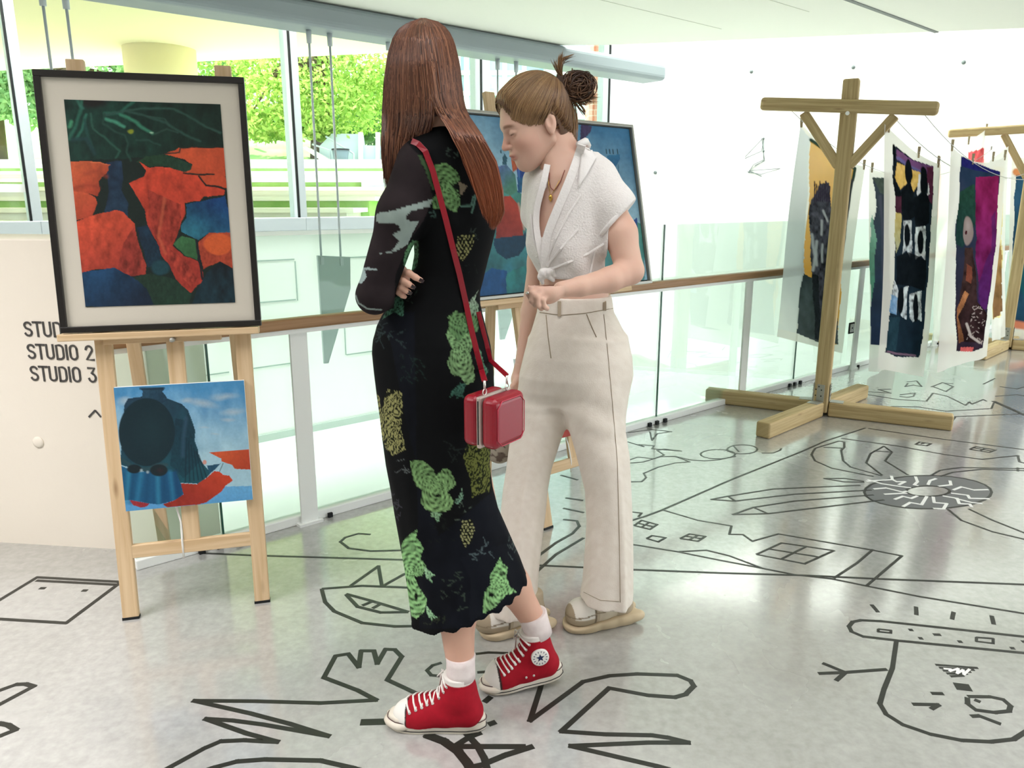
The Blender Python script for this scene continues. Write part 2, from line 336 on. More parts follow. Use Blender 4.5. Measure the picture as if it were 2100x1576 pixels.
# far window wall, four metres across the void
WD = 4.0
def Wp(px_, py_): X = pl(px_, py_, RA+RN*WD, RD); return float((X[:2]-RA)@RD), float(X[2])
sill = 1.2; head = 3.45; sE = Wp(1246, 150)[0]; sR = Wp(1267, 150)[0]
o = MB().prism([R3(-9, WD, -1), R3(sR+0.1, WD, -1), R3(sR+0.1, WD+0.3, -1), R3(-9, WD+0.3, -1)], (0, 0, 2.1)).build('wall_far', M_white); tag(o, kind='structure'); wallfar = o
o = MB().prism([R3(-9, WD, head), R3(sR+0.1, WD, head), R3(sR+0.1, WD+0.3, head), R3(-9, WD+0.3, head)], (0, 0, 2.15)).build('wall_far_upper', M_white); tag(o, kind='structure')
mull = [Wp(52, 240)[0], Wp(612, 240)[0], Wp(994, 150)[0], sR-0.05]
edges = [-7.0]+mull
for i in range(len(edges)-1):
    s0, s1 = edges[i], edges[i+1]; wdw = empty('window_%d' % (i+1), R3((s0+s1)/2, WD, sill), None, None); wdw['kind'] = 'structure'
    MB().prism([R3(s0+.04, WD+.10, sill), R3(s1-.04, WD+.10, sill), R3(s1-.04, WD+.12, sill), R3(s0+.04, WD+.12, sill)], (0, 0, head-sill)).build('pane', M_wglass, wdw)
    MB().prism([R3(s0, WD-.03, sill-.10), R3(s1, WD-.03, sill-.10), R3(s1, WD+.25, sill-.10), R3(s0, WD+.25, sill-.10)], (0, 0, 0.12)).build('window_sill', M_metal, wdw, bevel=0.006)
    wd_ = 0.05 if i < 3 else 0.10
    MB().prism([R3(s1-wd_, WD-.02, sill), R3(s1+wd_*0.4, WD-.02, sill), R3(s1+wd_*0.4, WD+.2, sill), R3(s1-wd_, WD+.2, sill)], (0, 0, head-sill)).build('mullion', M_metal, wdw, bevel=0.004)
    MB().prism([R3(s1-wd_-.016, WD-.022, sill), R3(s1-wd_, WD-.022, sill), R3(s1-wd_, WD+.0, sill), R3(s1-wd_-.016, WD+.0, sill)], (0, 0, head-sill)).build('gasket', M_dark, wdw)
s_, z_ = Wp(40, 386)
MB().beam(R3(-7, WD+.05, z_), R3(mull[0]-.03, WD+.05, z_), 0.05, 0.06).build('transom', M_wmetal, bpy.data.objects['window_1'])
# recessed joints in the lower part of the far wall
def joint(p, q):
    A = pl(*p, RA+RN*(WD-.002), RD); B = pl(*q, RA+RN*(WD-.002), RD)
    if abs(p[0]-q[0]) < 20 and abs(p[1]-q[1]) > 20: B[:2] = A[:2]
    else: B[2] = A[2]
    MB().beam(A, B, 0.004, 0.012, side=UP if abs(A[2]-B[2]) < .1 else RD3).build('panel_joint', M_joint, wallfar)
for p, q in [((520, 536), (604, 536)), ((605, 536), (608, 617)), ((520, 622), (607, 617)), ((706, 659), (711, 728)), ((711, 728), (775, 721)), ((704, 529), (775, 527)),
             ((520, 756), (597, 744)), ((715, 660), (775, 652)), ((395, 774), (470, 765)), ((1003, 660), (1006, 700)), ((1000, 540), (1003, 610))]: joint(p, q)
o = MB().beam(R3(-9, WD-.012, -.845), R3(sR-.02, WD-.012, -.845), 0.02, 0.07, side=UP).build('baseboard_far', mat('grey_skirting', 'b9c4bd', 0.6)); tag(o, kind='structure')
# right wall beyond the void
cA = fl(1294, 758, -.88); cB = fl(1497, 771, -.88); WR = nrm((cB-cA)[:2]); WRn = np.array([WR[1], -WR[0]])
if WRn[1] < 0: WRn = -WRn
cc = R3(sR, WD); # corner
t0 = float((cc[:2]-cA[:2])@WR)
def W2(s, p, z): q = cA[:2]+WR*s+WRn*p; return np.array([q[0], q[1], z])
o = MB().prism([W2(t0-.15, 0, -1), W2(11, 0, -1), W2(11, .3, -1), W2(t0-.15, .3, -1)], (0, 0, 6.6)).build('wall_right', M_white); tag(o, kind='structure'); wallr = o
o = MB().prism([W2(t0+.05, -.015, -.88), W2(11, -.015, -.88), W2(11, 0, -.88), W2(t0+.05, 0, -.88)], (0, 0, .05)).build('baseboard_right', M_wmetal); tag(o, kind='structure')
def onR(px_, py_, off=0.0): return pl(px_, py_, cA[:2]-WRn*off, WR)
for i, q in enumerate([(1541, 147), (1750, 138), (1976, 128), (1344, 354)]):
    c = onR(*q); MB().lathe([(0.022, 0), (0.022, .012), (0.012, .02), (0.012, .03)], c, 14, ax=(-WRn[0], -WRn[1], 0)).build('fixing_bolt', M_wire, wallr)
# wire drawing on the right wall
scr = [[(1528, 322), (1566, 282), (1562, 310), (1528, 325)], [(1566, 282), (1566, 330), (1536, 350), (1600, 346), (1560, 358), (1532, 352)], [(1562, 283), (1568, 330), (1548, 340)], [(1536, 350), (1562, 362)], [(1535, 354), (1545, 338), (1566, 328)]]
wd = empty('wire_drawing', onR(1560, 360, .02), 'thin wire line drawing fixed on the bright white wall above the glass', 'artwork')
for p_ in scr: MB().tube([onR(x, y, .012) for x, y in p_], 0.004, 5).build('wire', M_wire, wd)
for q in [(1566, 284), (1536, 353), (1566, 310)]: MB().lathe([(0.012, 0), (0.012, .02)], onR(*q, 0.0), 8, ax=(-WRn[0], -WRn[1], 0)).build('nail', M_wire, wd)
c = onR(1348, 149)
sl = empty('wall_spotlight', c, 'small white box spotlight on the wall beside the beam end', 'lamp')
MB().obox(c-np.array([WRn[0], WRn[1], 0])*.07, (WR[0], WR[1], 0), (WRn[0], WRn[1], 0), UP, .045, .07, .06).build('housing', M_wmetal, sl, bevel=.01)
MB().obox(c-np.array([WRn[0], WRn[1], 0])*.1-np.array([WR[0], WR[1], 0])*.046, (WR[0], WR[1], 0), (WRn[0], WRn[1], 0), UP, .004, .025, .022).build('lens', mat('lamp_lens', '7d7a70', .3), sl)
# beam in the void with hung fins
BP = 2.82
def B3(s, p, z): return R3(s, BP+p, z)
def onB(px_, py_): X = pl(px_, py_, RA+RN*(BP-.0), RD); return X
sBe = float((pl(1344, 130, RA+RN*BP, RD)[:2]-RA)@RD)
o = MB().beam(B3(-6, 0, 2.71), B3(sBe, 0, 2.71), .34, .175, side=UP).build('trim_beam', M_beam, bevel=.05, seg=4); tag(o, kind='structure')
M_plate = mat('frosted_grey_plate', 'a9b7b6', 0.35, 0.4)
def fin(poly_px, rods, label):
    pts = [onB(*q) for q in poly_px]; c = sum(pts)/len(pts); c[2] = min(p[2] for p in pts)
    e = empty('hanging_fin', c, label, 'fin', 'tapered grey fins hung in the void')
    MB().prism([p-RN3*.012 for p in pts], RN3*.024).build('plate', M_plate, e, bevel=.003)
    for (xt, yt), (xb, yb) in rods:
        b = onB(xb, yb); t = b.copy(); t[2] = 2.63
        MB().tube([t, b], .009, 8).build('rod', M_metal, e)
        MB().tube([t, t-UP*.1], [.022, .02], 10).build('rod_socket', M_metal, e)
        MB().obox(b-UP*.02, RD3, RN3, UP, .014, .018, .03).build('clamp', M_metal, e)
fin([(650, 524), (717, 527), (718, 592), (673, 745), (664, 746)], [((632, 60), (659, 530)), ((677, 60), (699, 532))], 'tapered grey fin hung on two rods above the handrail, left of the dark dress')
fin([(1014, 540), (1064, 541), (1064, 590), (1048, 655), (1034, 696), (1026, 697)], [((1018, 110), (1022, 545)), ((1060, 110), (1058, 545))], 'tapered grey fin showing below the blue framed painting')
fin([(150, 545), (222, 548), (226, 620), (190, 760), (180, 760)], [((62, 20), (158, 550)), ((108, 20), (202, 552))], 'tapered grey fin hung behind the black framed painting, only its rods showing')
b = onB(795, 78); MB().tube([np.array([b[0], b[1], 2.63]), np.array([b[0], b[1], 2.56])], .018, 10).build('beam_stud', M_metal, bpy.data.objects['trim_beam'])
# ---------------------------------------------------------------- balustrade
bal = empty('glass_balustrade', R3(3, .03, 0), 'green tinted glass balustrade with white posts and wooden handrail along the landing', 'balustrade')
sP = [0.0, 1.635, 3.27, 4.89, 6.52, 8.15, 9.8]
for s in sP:
    MB().prism([R3(s-.038, .0, 0.0), R3(s+.038, .0, 0.0), R3(s+.038, .014, 0.0), R3(s-.038, .014, 0.0)], (0, 0, .862)).build('post', M_wmetal, bal, bevel=.002)
    MB().obox(R3(s, .007, .006), RD3, RN3, UP, .055, .02, .006).build('base_plate', M_wmetal, bal)
MB().beam(R3(-.72, -.005, .882), R3(11, -.005, .882), .052, .045, side=UP).build('handrail', M_rail, bal, bevel=.008)
MB().beam(R3(-.72, .0, .850), R3(11, .0, .850), .04, .018, side=UP).build('rail_bar', M_wmetal, bal)
MB().beam(R3(-.70, .045, .02), R3(11, .045, .02), .05, .04, side=UP).build('base_channel', M_wmetal, bal, bevel=.004)
sj = [-.70, -.36]+[Sp+.75 for Sp in [0.0, 1.635, 3.27, 4.89, 6.52, 8.15]]+[11]
for a, b in zip(sj[:-1], sj[1:]):
    MB().prism([R3(a+.006, .04, .03), R3(b-.006, .04, .03), R3(b-.006, .052, .03), R3(a+.006, .052, .03)], (0, 0, 1.20)).build('glass_panel', M_fglass, bal)
for s in sj[1:-1]:
    MB().prism([R3(s-.0035, .041, .03), R3(s+.0035, .041, .03), R3(s+.0035, .051, .03), R3(s-.0035, .051, .03)], (0, 0, 1.20)).build('glass_seal', mat('glass_edge', '2c5a4c', .2), bal)
    for q in (-.10, -.03, .05): MB().obox(R3(s+q, .012, .012), RD3, RN3, UP, .012, .008, .012).build('clip', M_dark, bal)
for s in np.arange(.9, 10, 1.635): MB().obox(R3(s-.8, .012, .01), RD3, RN3, UP, .01, .006, .01).build('clip', M_dark, bal)
s = 4.89
sg = empty('post_sign', R3(s, -.012, .45), 'small white square sign with black border on a balustrade post', 'sign')
c = pl(1746, 673, RA-RN*.01, RD)
MB().obox(c, RD3, RN3, UP, .042, .004, .045).build('sign_border', M_dark, sg)
MB().obox(c-RN3*.006, RD3, RN3, UP, .030, .002, .033).build('sign_face', M_white, sg)
MB().obox(c-RN3*.009, RD3, RN3, UP, .006, .001, .006).build('sign_mark', M_dark, sg)
# ---------------------------------------------------------------- low wall with the studio lettering
wl0 = np.array([-2.102, 2.925, 0]); wld = nrm((0.992, -0.124, 0)); wln = np.array([0.124, 0.992, 0])
we = fl(343, 1134)[:2]; tE = float((we-wl0[:2])@wld[:2])
def WL(s, p, z): q = wl0+wld*s+wln*p; return np.array([q[0], q[1], z])
mb = MB().prism([WL(-5, 0, -.3), WL(tE, 0, -.3), WL(tE, .42, -.3), WL(-5, .42, -.3)], (0, 0, 1.528))
o = mb.build('wall_left', M_cream, bevel=.006); tag(o, kind='structure'); wl = o
M_letter = mat('dark_grey_vinyl', '4a4744', .6)
def onL(x, y): return pl(x, y, wl0[:2]-wln[:2]*.002, wld[:2])
# letters as strokes in a 0..1 box (rounded narrow capitals)
def arc(cx, cy, rx, ry, a0, a1, n=8): return [(cx+rx*math.cos(math.radians(a0+(a1-a0)*i/n)), cy+ry*math.sin(math.radians(a0+(a1-a0)*i/n))) for i in range(n+1)]
GL = {'S': [arc(.3, .76, .24, .22, 20, 180, 7)+[(.1, .66)]+[(.16, .56), (.44, .45), (.53, .34)]+arc(.3, .24, .24, .22, 0, -160, 8)],
      'T': [[(0, 1), (.56, 1)], [(.28, 1), (.28, 0)]],
      'U': [[(.05, 1), (.05, .26)]+arc(.29, .24, .24, .22, 180, 360, 8)+[(.53, 1)]],
      'D': [[(.05, 0), (.05, 1), (.28, 1)]+arc(.28, .74, .26, .26, 90, 0, 5)+arc(.28, .26, .26, .26, 0, -90, 5)+[(.05, 0)]],
      'I': [[(.05, 0), (.05, 1)]],
      'O': [arc(.3, .74, .25, .26, 0, 180, 8)+arc(.3, .26, .25, .26, 180, 360, 8)+[(.55, .74)]],
      '1': [[(.05, .78), (.28, 1), (.28, 0)]],
      '2': [arc(.28, .74, .23, .25, 175, -20, 8)+[(.04, .0), (.55, .0)]],
      '3': [[(.05, 1), (.5, 1), (.24, .60)]+arc(.27, .3, .25, .29, 75, -165, 9)]}
WID = {'S': .72, 'T': .70, 'U': .74, 'D': .74, 'I': .26, 'O': .76, ' ': .42, '1': .5, '2': .7, '3': .7}
def text(x0, s, h, txt, where):
    e = empty('wall_lettering', np.array([x0[0], x0[1], x0[2]]), 'dark grey %s lettering, %s, on the low cream wall' % (txt, where), 'lettering')
    cx = 0.0; tw = sum(WID[c] for c in txt)*h; k = s/tw
    for ch in txt:
        if ch != ' ':
            mb = MB()
            for st in GL[ch]:
                pts = [x0+wld*((cx+u*h)*k)+UP*(v*h) for u, v in st]; vs_ = []
                for i in range(len(pts)):
                    t = nrm(pts[min(i+1, len(pts)-1)]-pts[max(i-1, 0)]); sd = np.cross(t, wln)*.0038; ext = t*(.0036 if i == len(pts)-1 else (-.0036 if i == 0 else 0))
                    vs_ += [pts[i]+ext+sd-wln*.001, pts[i]+ext-sd-wln*.001, pts[i]+ext-sd+wln*.001, pts[i]+ext+sd+wln*.001]
                n_ = len(pts); mb.add(vs_, [(q*4+j, q*4+(j+1) % 4, q*4+4+(j+1) % 4, q*4+4+j) for q in range(n_-1) for j in range(4)]+[(3, 2, 1, 0), tuple((n_-1)*4+j for j in range(4))])
            mb.build('letter', M_letter, e)
        cx += WID[ch]*h
    return e
for (xa, ya), (xb, yb), ht, tx, wh in [((51, 689), (186, 691), 28, 'STUDIO 1', 'top line'), ((58, 735), (196, 737), 28, 'STUDIO 2', 'middle line'), ((64, 780), (202, 782), 28, 'STUDIO 3', 'bottom line')]:
    A = onL(xa, ya); B = onL(xb, yb); Tp = onL(xa, ya-ht); text(A, float((B-A)@wld), float(Tp[2]-A[2]), tx, wh)
A, B_, C_ = onL(182, 856), onL(195, 842), onL(207, 856)
e = MB()
for p, q in ((A, B_), (B_, C_)): e.beam(p, q, .002, .007, side=np.cross(nrm(q-p), wln))
tag(e.build('wall_arrow', M_letter), 'small dark arrow chevron under the studio lettering', 'lettering')
c = onL(78, 908)
o = MB().lathe([(0.024, -.002), (.023, .001), (.012, .0035), (.001, .0045)], c, 18, ax=-wln).build('wall_plug', M_cream); tag(o, 'small round cream plug set in the low wall', 'wall plug')
# ================================================================ OUTSIDE
M_soffit = mat('warm_soffit', 'f3e8c6', .8, .2)
M_stone = mat('pale_stone', 'efece2', .7, .2, noise=(1.2, .5, 'dfe2da'))
M_grass = mat('grass', '8fb968', .9, .1, noise=(1.6, .8, 'b4d48c'), bump=(30, .5))
M_conc = mat('pale_render', 'c6d2dc', .8, .2)
M_bark = mat('bark', '6d5b47', .9, .1, noise=(9, .7, '4c3d2e'))
def leafmat(name, c1, c2):
    m = bpy.data.materials.new(name); m.use_nodes = True; n = m.node_tree.nodes; L = m.node_tree.links; b = n['Principled BSDF']; n.remove(b)
    oi = n.new('ShaderNodeNewGeometry'); r = n.new('ShaderNodeValToRGB'); r.color_ramp.elements[0].color = list(lin(c1))+[1]; r.color_ramp.elements[1].color = list(lin(c2))+[1]
    L.new(oi.outputs['Random Per Island'], r.inputs[0]); d = n.new('ShaderNodeBsdfDiffuse'); t = n.new('ShaderNodeBsdfTranslucent'); L.new(r.outputs[0], d.inputs[0]); L.new(r.outputs[0], t.inputs[0])
    mx = n.new('ShaderNodeMixShader'); mx.inputs[0].default_value = .5; L.new(d.outputs[0], mx.inputs[1]); L.new(t.outputs[0], mx.inputs[2]); L.new(mx.outputs[0], n['Material Output'].inputs[0]); return m
M_leaf = leafmat('maple_leaves', '86b04a', 'd8e686'); M_leaf2 = leafmat('shrub_leaves', '7aa56e', 'b4d294')
def leaves(clusters, n, size, seed=1):
    r = np.random.default_rng(seed); V = []; cl = [clusters[i] for i in r.integers(0, len(clusters), n)]
    c = np.array([k[:3] for k in cl]); rad = np.array([k[3] for k in cl]); d = r.normal(size=(n, 3)); d /= np.linalg.norm(d, axis=1)[:, None]
    P = c+d*(rad*r.uniform(.35, 1, n)**.5)[:, None]*np.array([1, 1, .75])
    a = r.normal(size=(n, 3)); a /= np.linalg.norm(a, axis=1)[:, None]; b = r.normal(size=(n, 3)); b -= a*(a*b).sum(1)[:, None]; b /= np.linalg.norm(b, axis=1)[:, None]
    sz = size*r.uniform(.6, 1.3, n)[:, None]
    V = np.stack([P-a*sz, P+b*sz*.55, P+a*sz, P-b*sz*.55], 1).reshape(-1, 3)
    return V, np.arange(4*n).reshape(-1, 4)
sf = [fl(0, 145, 3.5), fl(850, 106, 3.5)]; d_ = nrm((sf[1]-sf[0])[:2])
far_l = sf[0]-np.array([d_[0], d_[1], 0])*8
pp = [far_l, sf[1], R3(3.6, WD+.35, 3.5), R3(-9, WD+.35, 3.5)]
o = MB().prism([np.array([p[0], p[1], 3.5]) for p in pp], (0, 0, .5)).build('ceiling_canopy', M_soffit); tag(o, kind='structure')
col = empty('round_column', (-5.06, 11.85, .9), 'thick round cream column holding the canopy outside the window', 'column')
MB().lathe([(.49, 0), (.49, 2.6)], (-5.06, 11.85, .9), 48).build('shaft', M_soffit, col)
MB().lathe([(.53, 0), (.53, .06)], (-5.06, 11.85, .9), 48).build('base_ring', M_stone, col)
# paving and turf steps
tp = [R3(-9.0, WD+.36), R3(4.4, WD+.36), (-.2, 10.7, 0), (-22, 10.7, 0), (-22, 2, 0)]
o = MB().prism([np.array([p[0], p[1], .6]) for p in tp], (0, 0, .54)).build('floor_terrace', M_stone); tag(o, kind='structure')
st = empty('terrace_steps', (-6, 12, 1.0), 'wide pale stone and turf steps rising outside the window', 'steps')
for k in range(7):
    y = 10.0+.95*k; z = 1.14+.148*(k+1)
    MB().box(-20, -2.1+.12*k, y, y+1.0, z-.30, z-.06).build('step', M_grass if k % 2 else M_stone, st)
    MB().box(-20, -2.0+.12*k, y-.06, y+1.0, z-.058, z).build('kerb', M_stone, st)
def terrain(x0, x1, y0, y1, fz, nu=60, nv=40):
    u = np.linspace(x0, x1, nu); v = np.linspace(y0, y1, nv); X, Y = np.meshgrid(u, v); Z = fz(X, Y); return np.stack([X, Y, Z], -1).reshape(-1, 3), gridfaces(nu, nv)[:, ::-1]
V, Fq = terrain(-26, -2.0, 16.6, 34, lambda x, y: 2.17+(y-16.6)*.16+.15*np.sin(x*.7)*np.clip((y-16.6)/3, 0, 1)-.02*np.clip(x+6, 0, 9)*(y-16.6)*.4)
tag(add_fast('grass_bank', V, Fq, M_grass), 'sunlit green grass bank rising above the steps', 'grass', kind='stuff')
V, Fq = terrain(-2.2, 14, 10.8, 40, lambda x, y: 1.0+(y-10.8)*.11)
tag(add_fast('lower_lawn', V, Fq, M_grass), 'shaded lawn right of the turf steps', 'grass', kind='stuff')
# stair wall with rails
def onY(x, y, Y): return G(x, y, Y)
sw = empty('stair_wall', onY(700, 345, 20), 'pale blue grey wall with an outdoor stair in front of the trees', 'wall')
MB().prism([onY(655, 352, 16.9), onY(812, 356, 16.9), onY(812, 300, 16.9), onY(745, 298, 16.9), onY(742, 275, 16.9), onY(680, 274, 16.9), onY(655, 300, 16.9)], (0, .2, 0)).build('panel', M_conc, sw)
MB().prism([onY(618, 302, 16.65), onY(628, 300, 16.65), onY(708, 345, 16.65), onY(694, 354, 16.65)], (0, .2, 0)).build('stair_string', M_stone, sw)
for q in (740, 775, 790): MB().beam(onY(q, 354, 16.8), onY(q, 272, 16.8), .12, .08, side=(1, 0, 0)).build('pillar', M_wmetal, sw)
MB().tube([onY(668, 280, 16.5), onY(725, 315, 16.5), onY(726, 345, 16.5)], .02, 6).build('hand_rail', M_metal, sw)
MB().tube([onY(640, 296, 16.5), onY(676, 308, 16.5), onY(678, 342, 16.5)], .02, 6).build('hand_rail', M_metal, sw)
for q, Yq in ((523, 18.6), (594, 19)):
    tag(MB().beam(onY(q, 300, Yq), onY(q+2, 252, Yq), .1, .08, side=(1, 0, 0)).build('white_post', M_wmetal, bevel=.01), 'slim white post on the grass bank, %s' % ('left one' if q == 523 else 'right one beside the mullion'), 'post')
tag(MB().obox(onY(560, 287, 21), (1, 0, 0), (0, 1, 0), UP, .45, .5, .22).build('dark_skip', mat('dark_grey_box', '5a5a66', .7), bevel=.05), 'dark grey low container at the top of the grass bank', 'container')
bn = empty('litter_bin', onY(700, 345, 16.4), 'small dark litter bin at the foot of the outdoor stair', 'bin')
cb = onY(700, 345, 16.4); MB().lathe([(.12, 0), (.17, .35)], cb, 14).build('bucket', mat('bin_grey', '6a7a80', .5), bn); MB().lathe([(.18, .35), (.18, .38)], cb, 14).build('rim', M_dark, bn)
cb = onY(786, 395, 13); tag(MB().obox((cb[0], cb[1], cb[2]), (1, 0, 0), (0, 1, 0), UP, .3, .3, .25).build('planter_block', M_conc, bevel=.02), 'pale block on the lawn near the window', 'block')
# trees
def tree(base, hgt, clusters, n, size, label, seed, lm=M_leaf):
    e = empty('leafy_tree', base, label, 'tree', 'trees outside the window'); b = np.array(base, float)
    MB().tube([b, b+[.1, 0, hgt*.35], b+[-.05, .1, hgt*.7], b+[.1, .1, hgt]], [.22, .17, .12, .05], 10).build('trunk', M_bark, e)
    for c in clusters[:7]:
        c3 = np.array(c[:3]); MB().tube([b+UP*hgt*.45, (b+UP*hgt*.6+c3)/2+[0, 0, .2], c3], [.07, .05, .015], 6).build('branch', M_bark, e)
    V, Fq = leaves(clusters, n, size, seed); o = add_fast('foliage', V, Fq, lm, e, smooth=False); tag(o, kind='stuff')
cl = []
for x, y, r, Y in [(540, 180, 1.1, 17), (520, 225, .9, 16.5), (570, 215, 1.0, 17), (575, 150, 1.0, 18), (640, 160, 1.1, 17), (690, 175, 1.0, 17.5), (650, 215, .9, 17), (700, 225, .8, 17), (660, 120, .9, 18), (740, 160, 1.0, 18), (760, 215, .9, 18.5), (750, 130, .8, 18), (610, 245, .6, 16.5), (655, 262, .35, 17), (530, 130, .9, 18), (600, 120, .8, 18), (480, 160, .8, 18), (430, 150, .8, 18), (780, 180, .7, 18), (545, 258, .5, 17)]:
    c = onY(x, y, Y); cl.append((c[0], c[1], c[2], r))
tree((-4.2, 17.5, 2.2), 4.2, cl, 14500, .062, 'large yellow green leafy tree outside the middle window', 3)
cl = [tuple(onY(x, y, Y))+(r,) for x, y, r, Y in [(745, 240, 1.0, 20), (780, 255, 1.0, 20), (810, 230, 1.2, 20), (720, 250, .7, 20)]]
tree((-3.2, 20.6, 2.4), 2.4, cl, 4000, .08, 'darker green tree beside the outdoor stair', 5, M_leaf2)
cl = [tuple(onY(x, y, Y))+(r,) for x, y, r, Y in [(30, 190, .8, 17), (55, 215, .7, 17), (20, 150, .8, 17), (385, 150, 1.1, 18), (215, 150, .7, 18), (55, 160, .6, 17), (300, 160, .8, 18)]]
tree((-11.2, 17.4, 2.2), 3.0, cl, 4500, .09, 'tree seen left of the black framed painting', 8, M_leaf2)
cl = [tuple(onY(x, y, Y))+(r,) for x, y, r, Y in [(530, 262, .6, 22), (570, 262, .7, 22), (610, 270, .5, 22)]]
V, Fq = leaves(cl, 2200, .07, 9); tag(add_fast('shrub', V, Fq, M_leaf2, None, smooth=False), 'row of pale shrubs at the top of the grass bank', 'shrub', kind='stuff')
# glazed building on the right
M_bglass = mat('sky_reflecting_glass', '9fbccc', .12, .8); M_bglass2 = mat('clear_pale_glass', 'c9dbe6', .12, .8)
gb = empty('glazed_building', onY(1100, 420, 26), 'pale glazed office building with white mullions outside the right window', 'building')
Y0 = 24; xs = [900, 940, 957, 1000, 1035, 1075, 1120, 1160, 1212]; ys = [20, 60, 100, 150, 192, 240, 300, 360]
for i in range(len(xs)-1):
    for j in range(len(ys)-1):
        MB().prism([onY(xs[i], ys[j+1], Y0), onY(xs[i+1], ys[j+1], Y0), onY(xs[i+1], ys[j], Y0), onY(xs[i], ys[j], Y0)], (0, .1, 0)).build('pane', random.choice([M_bglass, M_bglass2, M_bglass2]), gb)
for x in xs: MB().beam(onY(x, ys[-1], Y0-.1), onY(x, ys[0], Y0-.1), .16, .14, side=(1, 0, 0)).build('mullion', M_wmetal, gb)
for y in ys: MB().beam(onY(xs[0], y, Y0-.08), onY(xs[-1], y, Y0-.08), .14, .12, side=UP).build('transom', M_wmetal, gb)
MB().beam(onY(1000, 150, Y0-.3), onY(1030, 205, Y0-.3), .12, .1).build('brace', M_wmetal, gb)
MB().beam(onY(1090, 105, Y0-.3), onY(1150, 175, Y0-.3), .12, .1).build('brace', M_metal, gb)
def brickmat():
    m = bpy.data.materials.new('orange_brick'); m.use_nodes = True; n = m.node_tree.nodes; L = m.node_tree.links; b = n['Principled BSDF']; b.inputs['Roughness'].default_value = .85
    t = n.new('ShaderNodeTexCoord'); mp = n.new('ShaderNodeMapping'); mp.inputs['Rotation'].default_value = (math.pi/2, 0, 0); L.new(t.outputs['Object'], mp.inputs[0])
    k = n.new('ShaderNodeTexBrick'); k.inputs['Scale'].default_value = 1.0; k.inputs['Brick Width'].default_value = .22; k.inputs['Row Height'].default_value = .075; k.inputs['Mortar Size'].default_value = .006
    k.inputs['Color1'].default_value = list(lin('c9785c'))+[1]; k.inputs['Color2'].default_value = list(lin('bd6e54'))+[1]; k.inputs['Mortar'].default_value = list(lin('cda593'))+[1]
    L.new(mp.outputs[0], k.inputs[0]); L.new(k.outputs[0], b.inputs['Base Color']); return m
a, b = G(1207, 255, 11.2), G(1262, 255, 11.2)
tag(MB().box(a[0], b[0], 11.2, 11.8, .8, 4.6).build('brick_pier', brickmat()), 'orange brick pier outside the right end of the windows', 'pier')
# ================================================================ EASELS AND PAINTINGS
M_frame = mat('black_lacquer_frame', '1c1715', .35, .5)
M_mount = mat('off_white_mount', 'cfc8ba', .9, .1)
M_paint = mat('painted_surface', 'ffffff', .55, .3, attr='Col', bump=(120, .08))
M_canvas = mat('canvas_edge', 'e8eef2', .8, .2)
M_alu = mat('brushed_silver_frame', 'a9a8a0', .35, .6, metal=.3)
M_rope = mat('white_cord', 'eceae4', .8)
class Plane:
    def __init__(s, p0, u, nb, lean):
        s.p0 = np.array(p0, float); s.u = nrm(u); s.nb = nrm(nb); a = math.radians(lean)
        s.v = s.nb*math.sin(a)+UP*math.cos(a); s.n = np.cross(s.u, s.v)      # n points towards the viewer side
        if s.n@s.nb > 0: s.n = -s.n
    def at(s, a, b, off=0.0): return s.p0+s.u*a+s.v*b+s.n*off
    def px(s, x, y, off=0.0):
        X = plane3(x, y, s.p0+s.n*off, s.n)-s.p0; return float(X@s.u), float(X@s.v)
def easel(pl_, wdt, top, label, ledge_t, ledge_s, rung_t, back=.47):
    e = empty('artist_easel', pl_.at(wdt/2, 0), label, 'easel', 'pine easels')
    for s in (0, wdt):
        leg = MB().beam(pl_.at(s, 0, .012-.012), pl_.at(s, top), .05, .024, side=pl_.n).build('front_leg', M_pine, e, bevel=.003)
        MB().beam(pl_.at(s, -.002), pl_.at(s, .008), .052, .026, side=pl_.n).build('foot_pad', M_dark, leg.parent)
    for s in (.04, wdt-.04):
        q = pl_.at(s, 0)+pl_.nb*back; q[2] = 0.0
        MB().beam(q, pl_.at(s, top-.12, -.03), .045, .022, side=pl_.n).build('back_leg', M_pine, e, bevel=.003)
    def bk(s, f): q = pl_.at(s, 0)+pl_.nb*back; q[2] = 0; t = pl_.at(s, top-.12, -.03); return q+(t-q)*f
    MB().beam(bk(.04, .22), bk(wdt-.04, .22), .045, .02, side=pl_.nb).build('back_rung', M_pine, e, bevel=.003)
    MB().beam(pl_.at(.02, rung_t), pl_.at(wdt-.02, rung_t), .045, .022, side=pl_.n).build('front_rung', M_pine, e, bevel=.003)
    MB().beam(pl_.at(wdt/2, rung_t+.02, -.002), pl_.at(wdt/2, top-.35, -.002), .052, .022, side=pl_.n).build('mast', M_pine, e, bevel=.003)
    MB().beam(pl_.at(.02, top-.14, -.003), pl_.at(wdt-.02, top-.14, -.003), .045, .02, side=pl_.n).build('top_rung', M_pine, e, bevel=.003)
    MB().beam(pl_.at(ledge_s[0], ledge_t, .032), pl_.at(ledge_s[1], ledge_t, .032), .022, .062, side=pl_.n).build('ledge', M_pine, e, bevel=.003)
    MB().beam(pl_.at(ledge_s[0]+.12, ledge_t-.018, .02), pl_.at(ledge_s[1]-.12, ledge_t-.018, .02), .02, .03, side=pl_.n).build('ledge_block', M_pine, e, bevel=.002)
    MB().lathe([(.008, 0), (.008, .03), (.004, .035)], pl_.at(wdt/2, ledge_t-.02, .03), 10, ax=pl_.n).build('wing_bolt', M_alu, e)
    a = pl_.at(wdt/2-.045, rung_t+.16, .0); b = pl_.at(wdt/2-.03, rung_t+.01, .012)
    MB().tube([a, (a+b)/2+pl_.u*.008, b, b-UP*.05], .0035, 6).build('cord', M_rope, e)
    return e
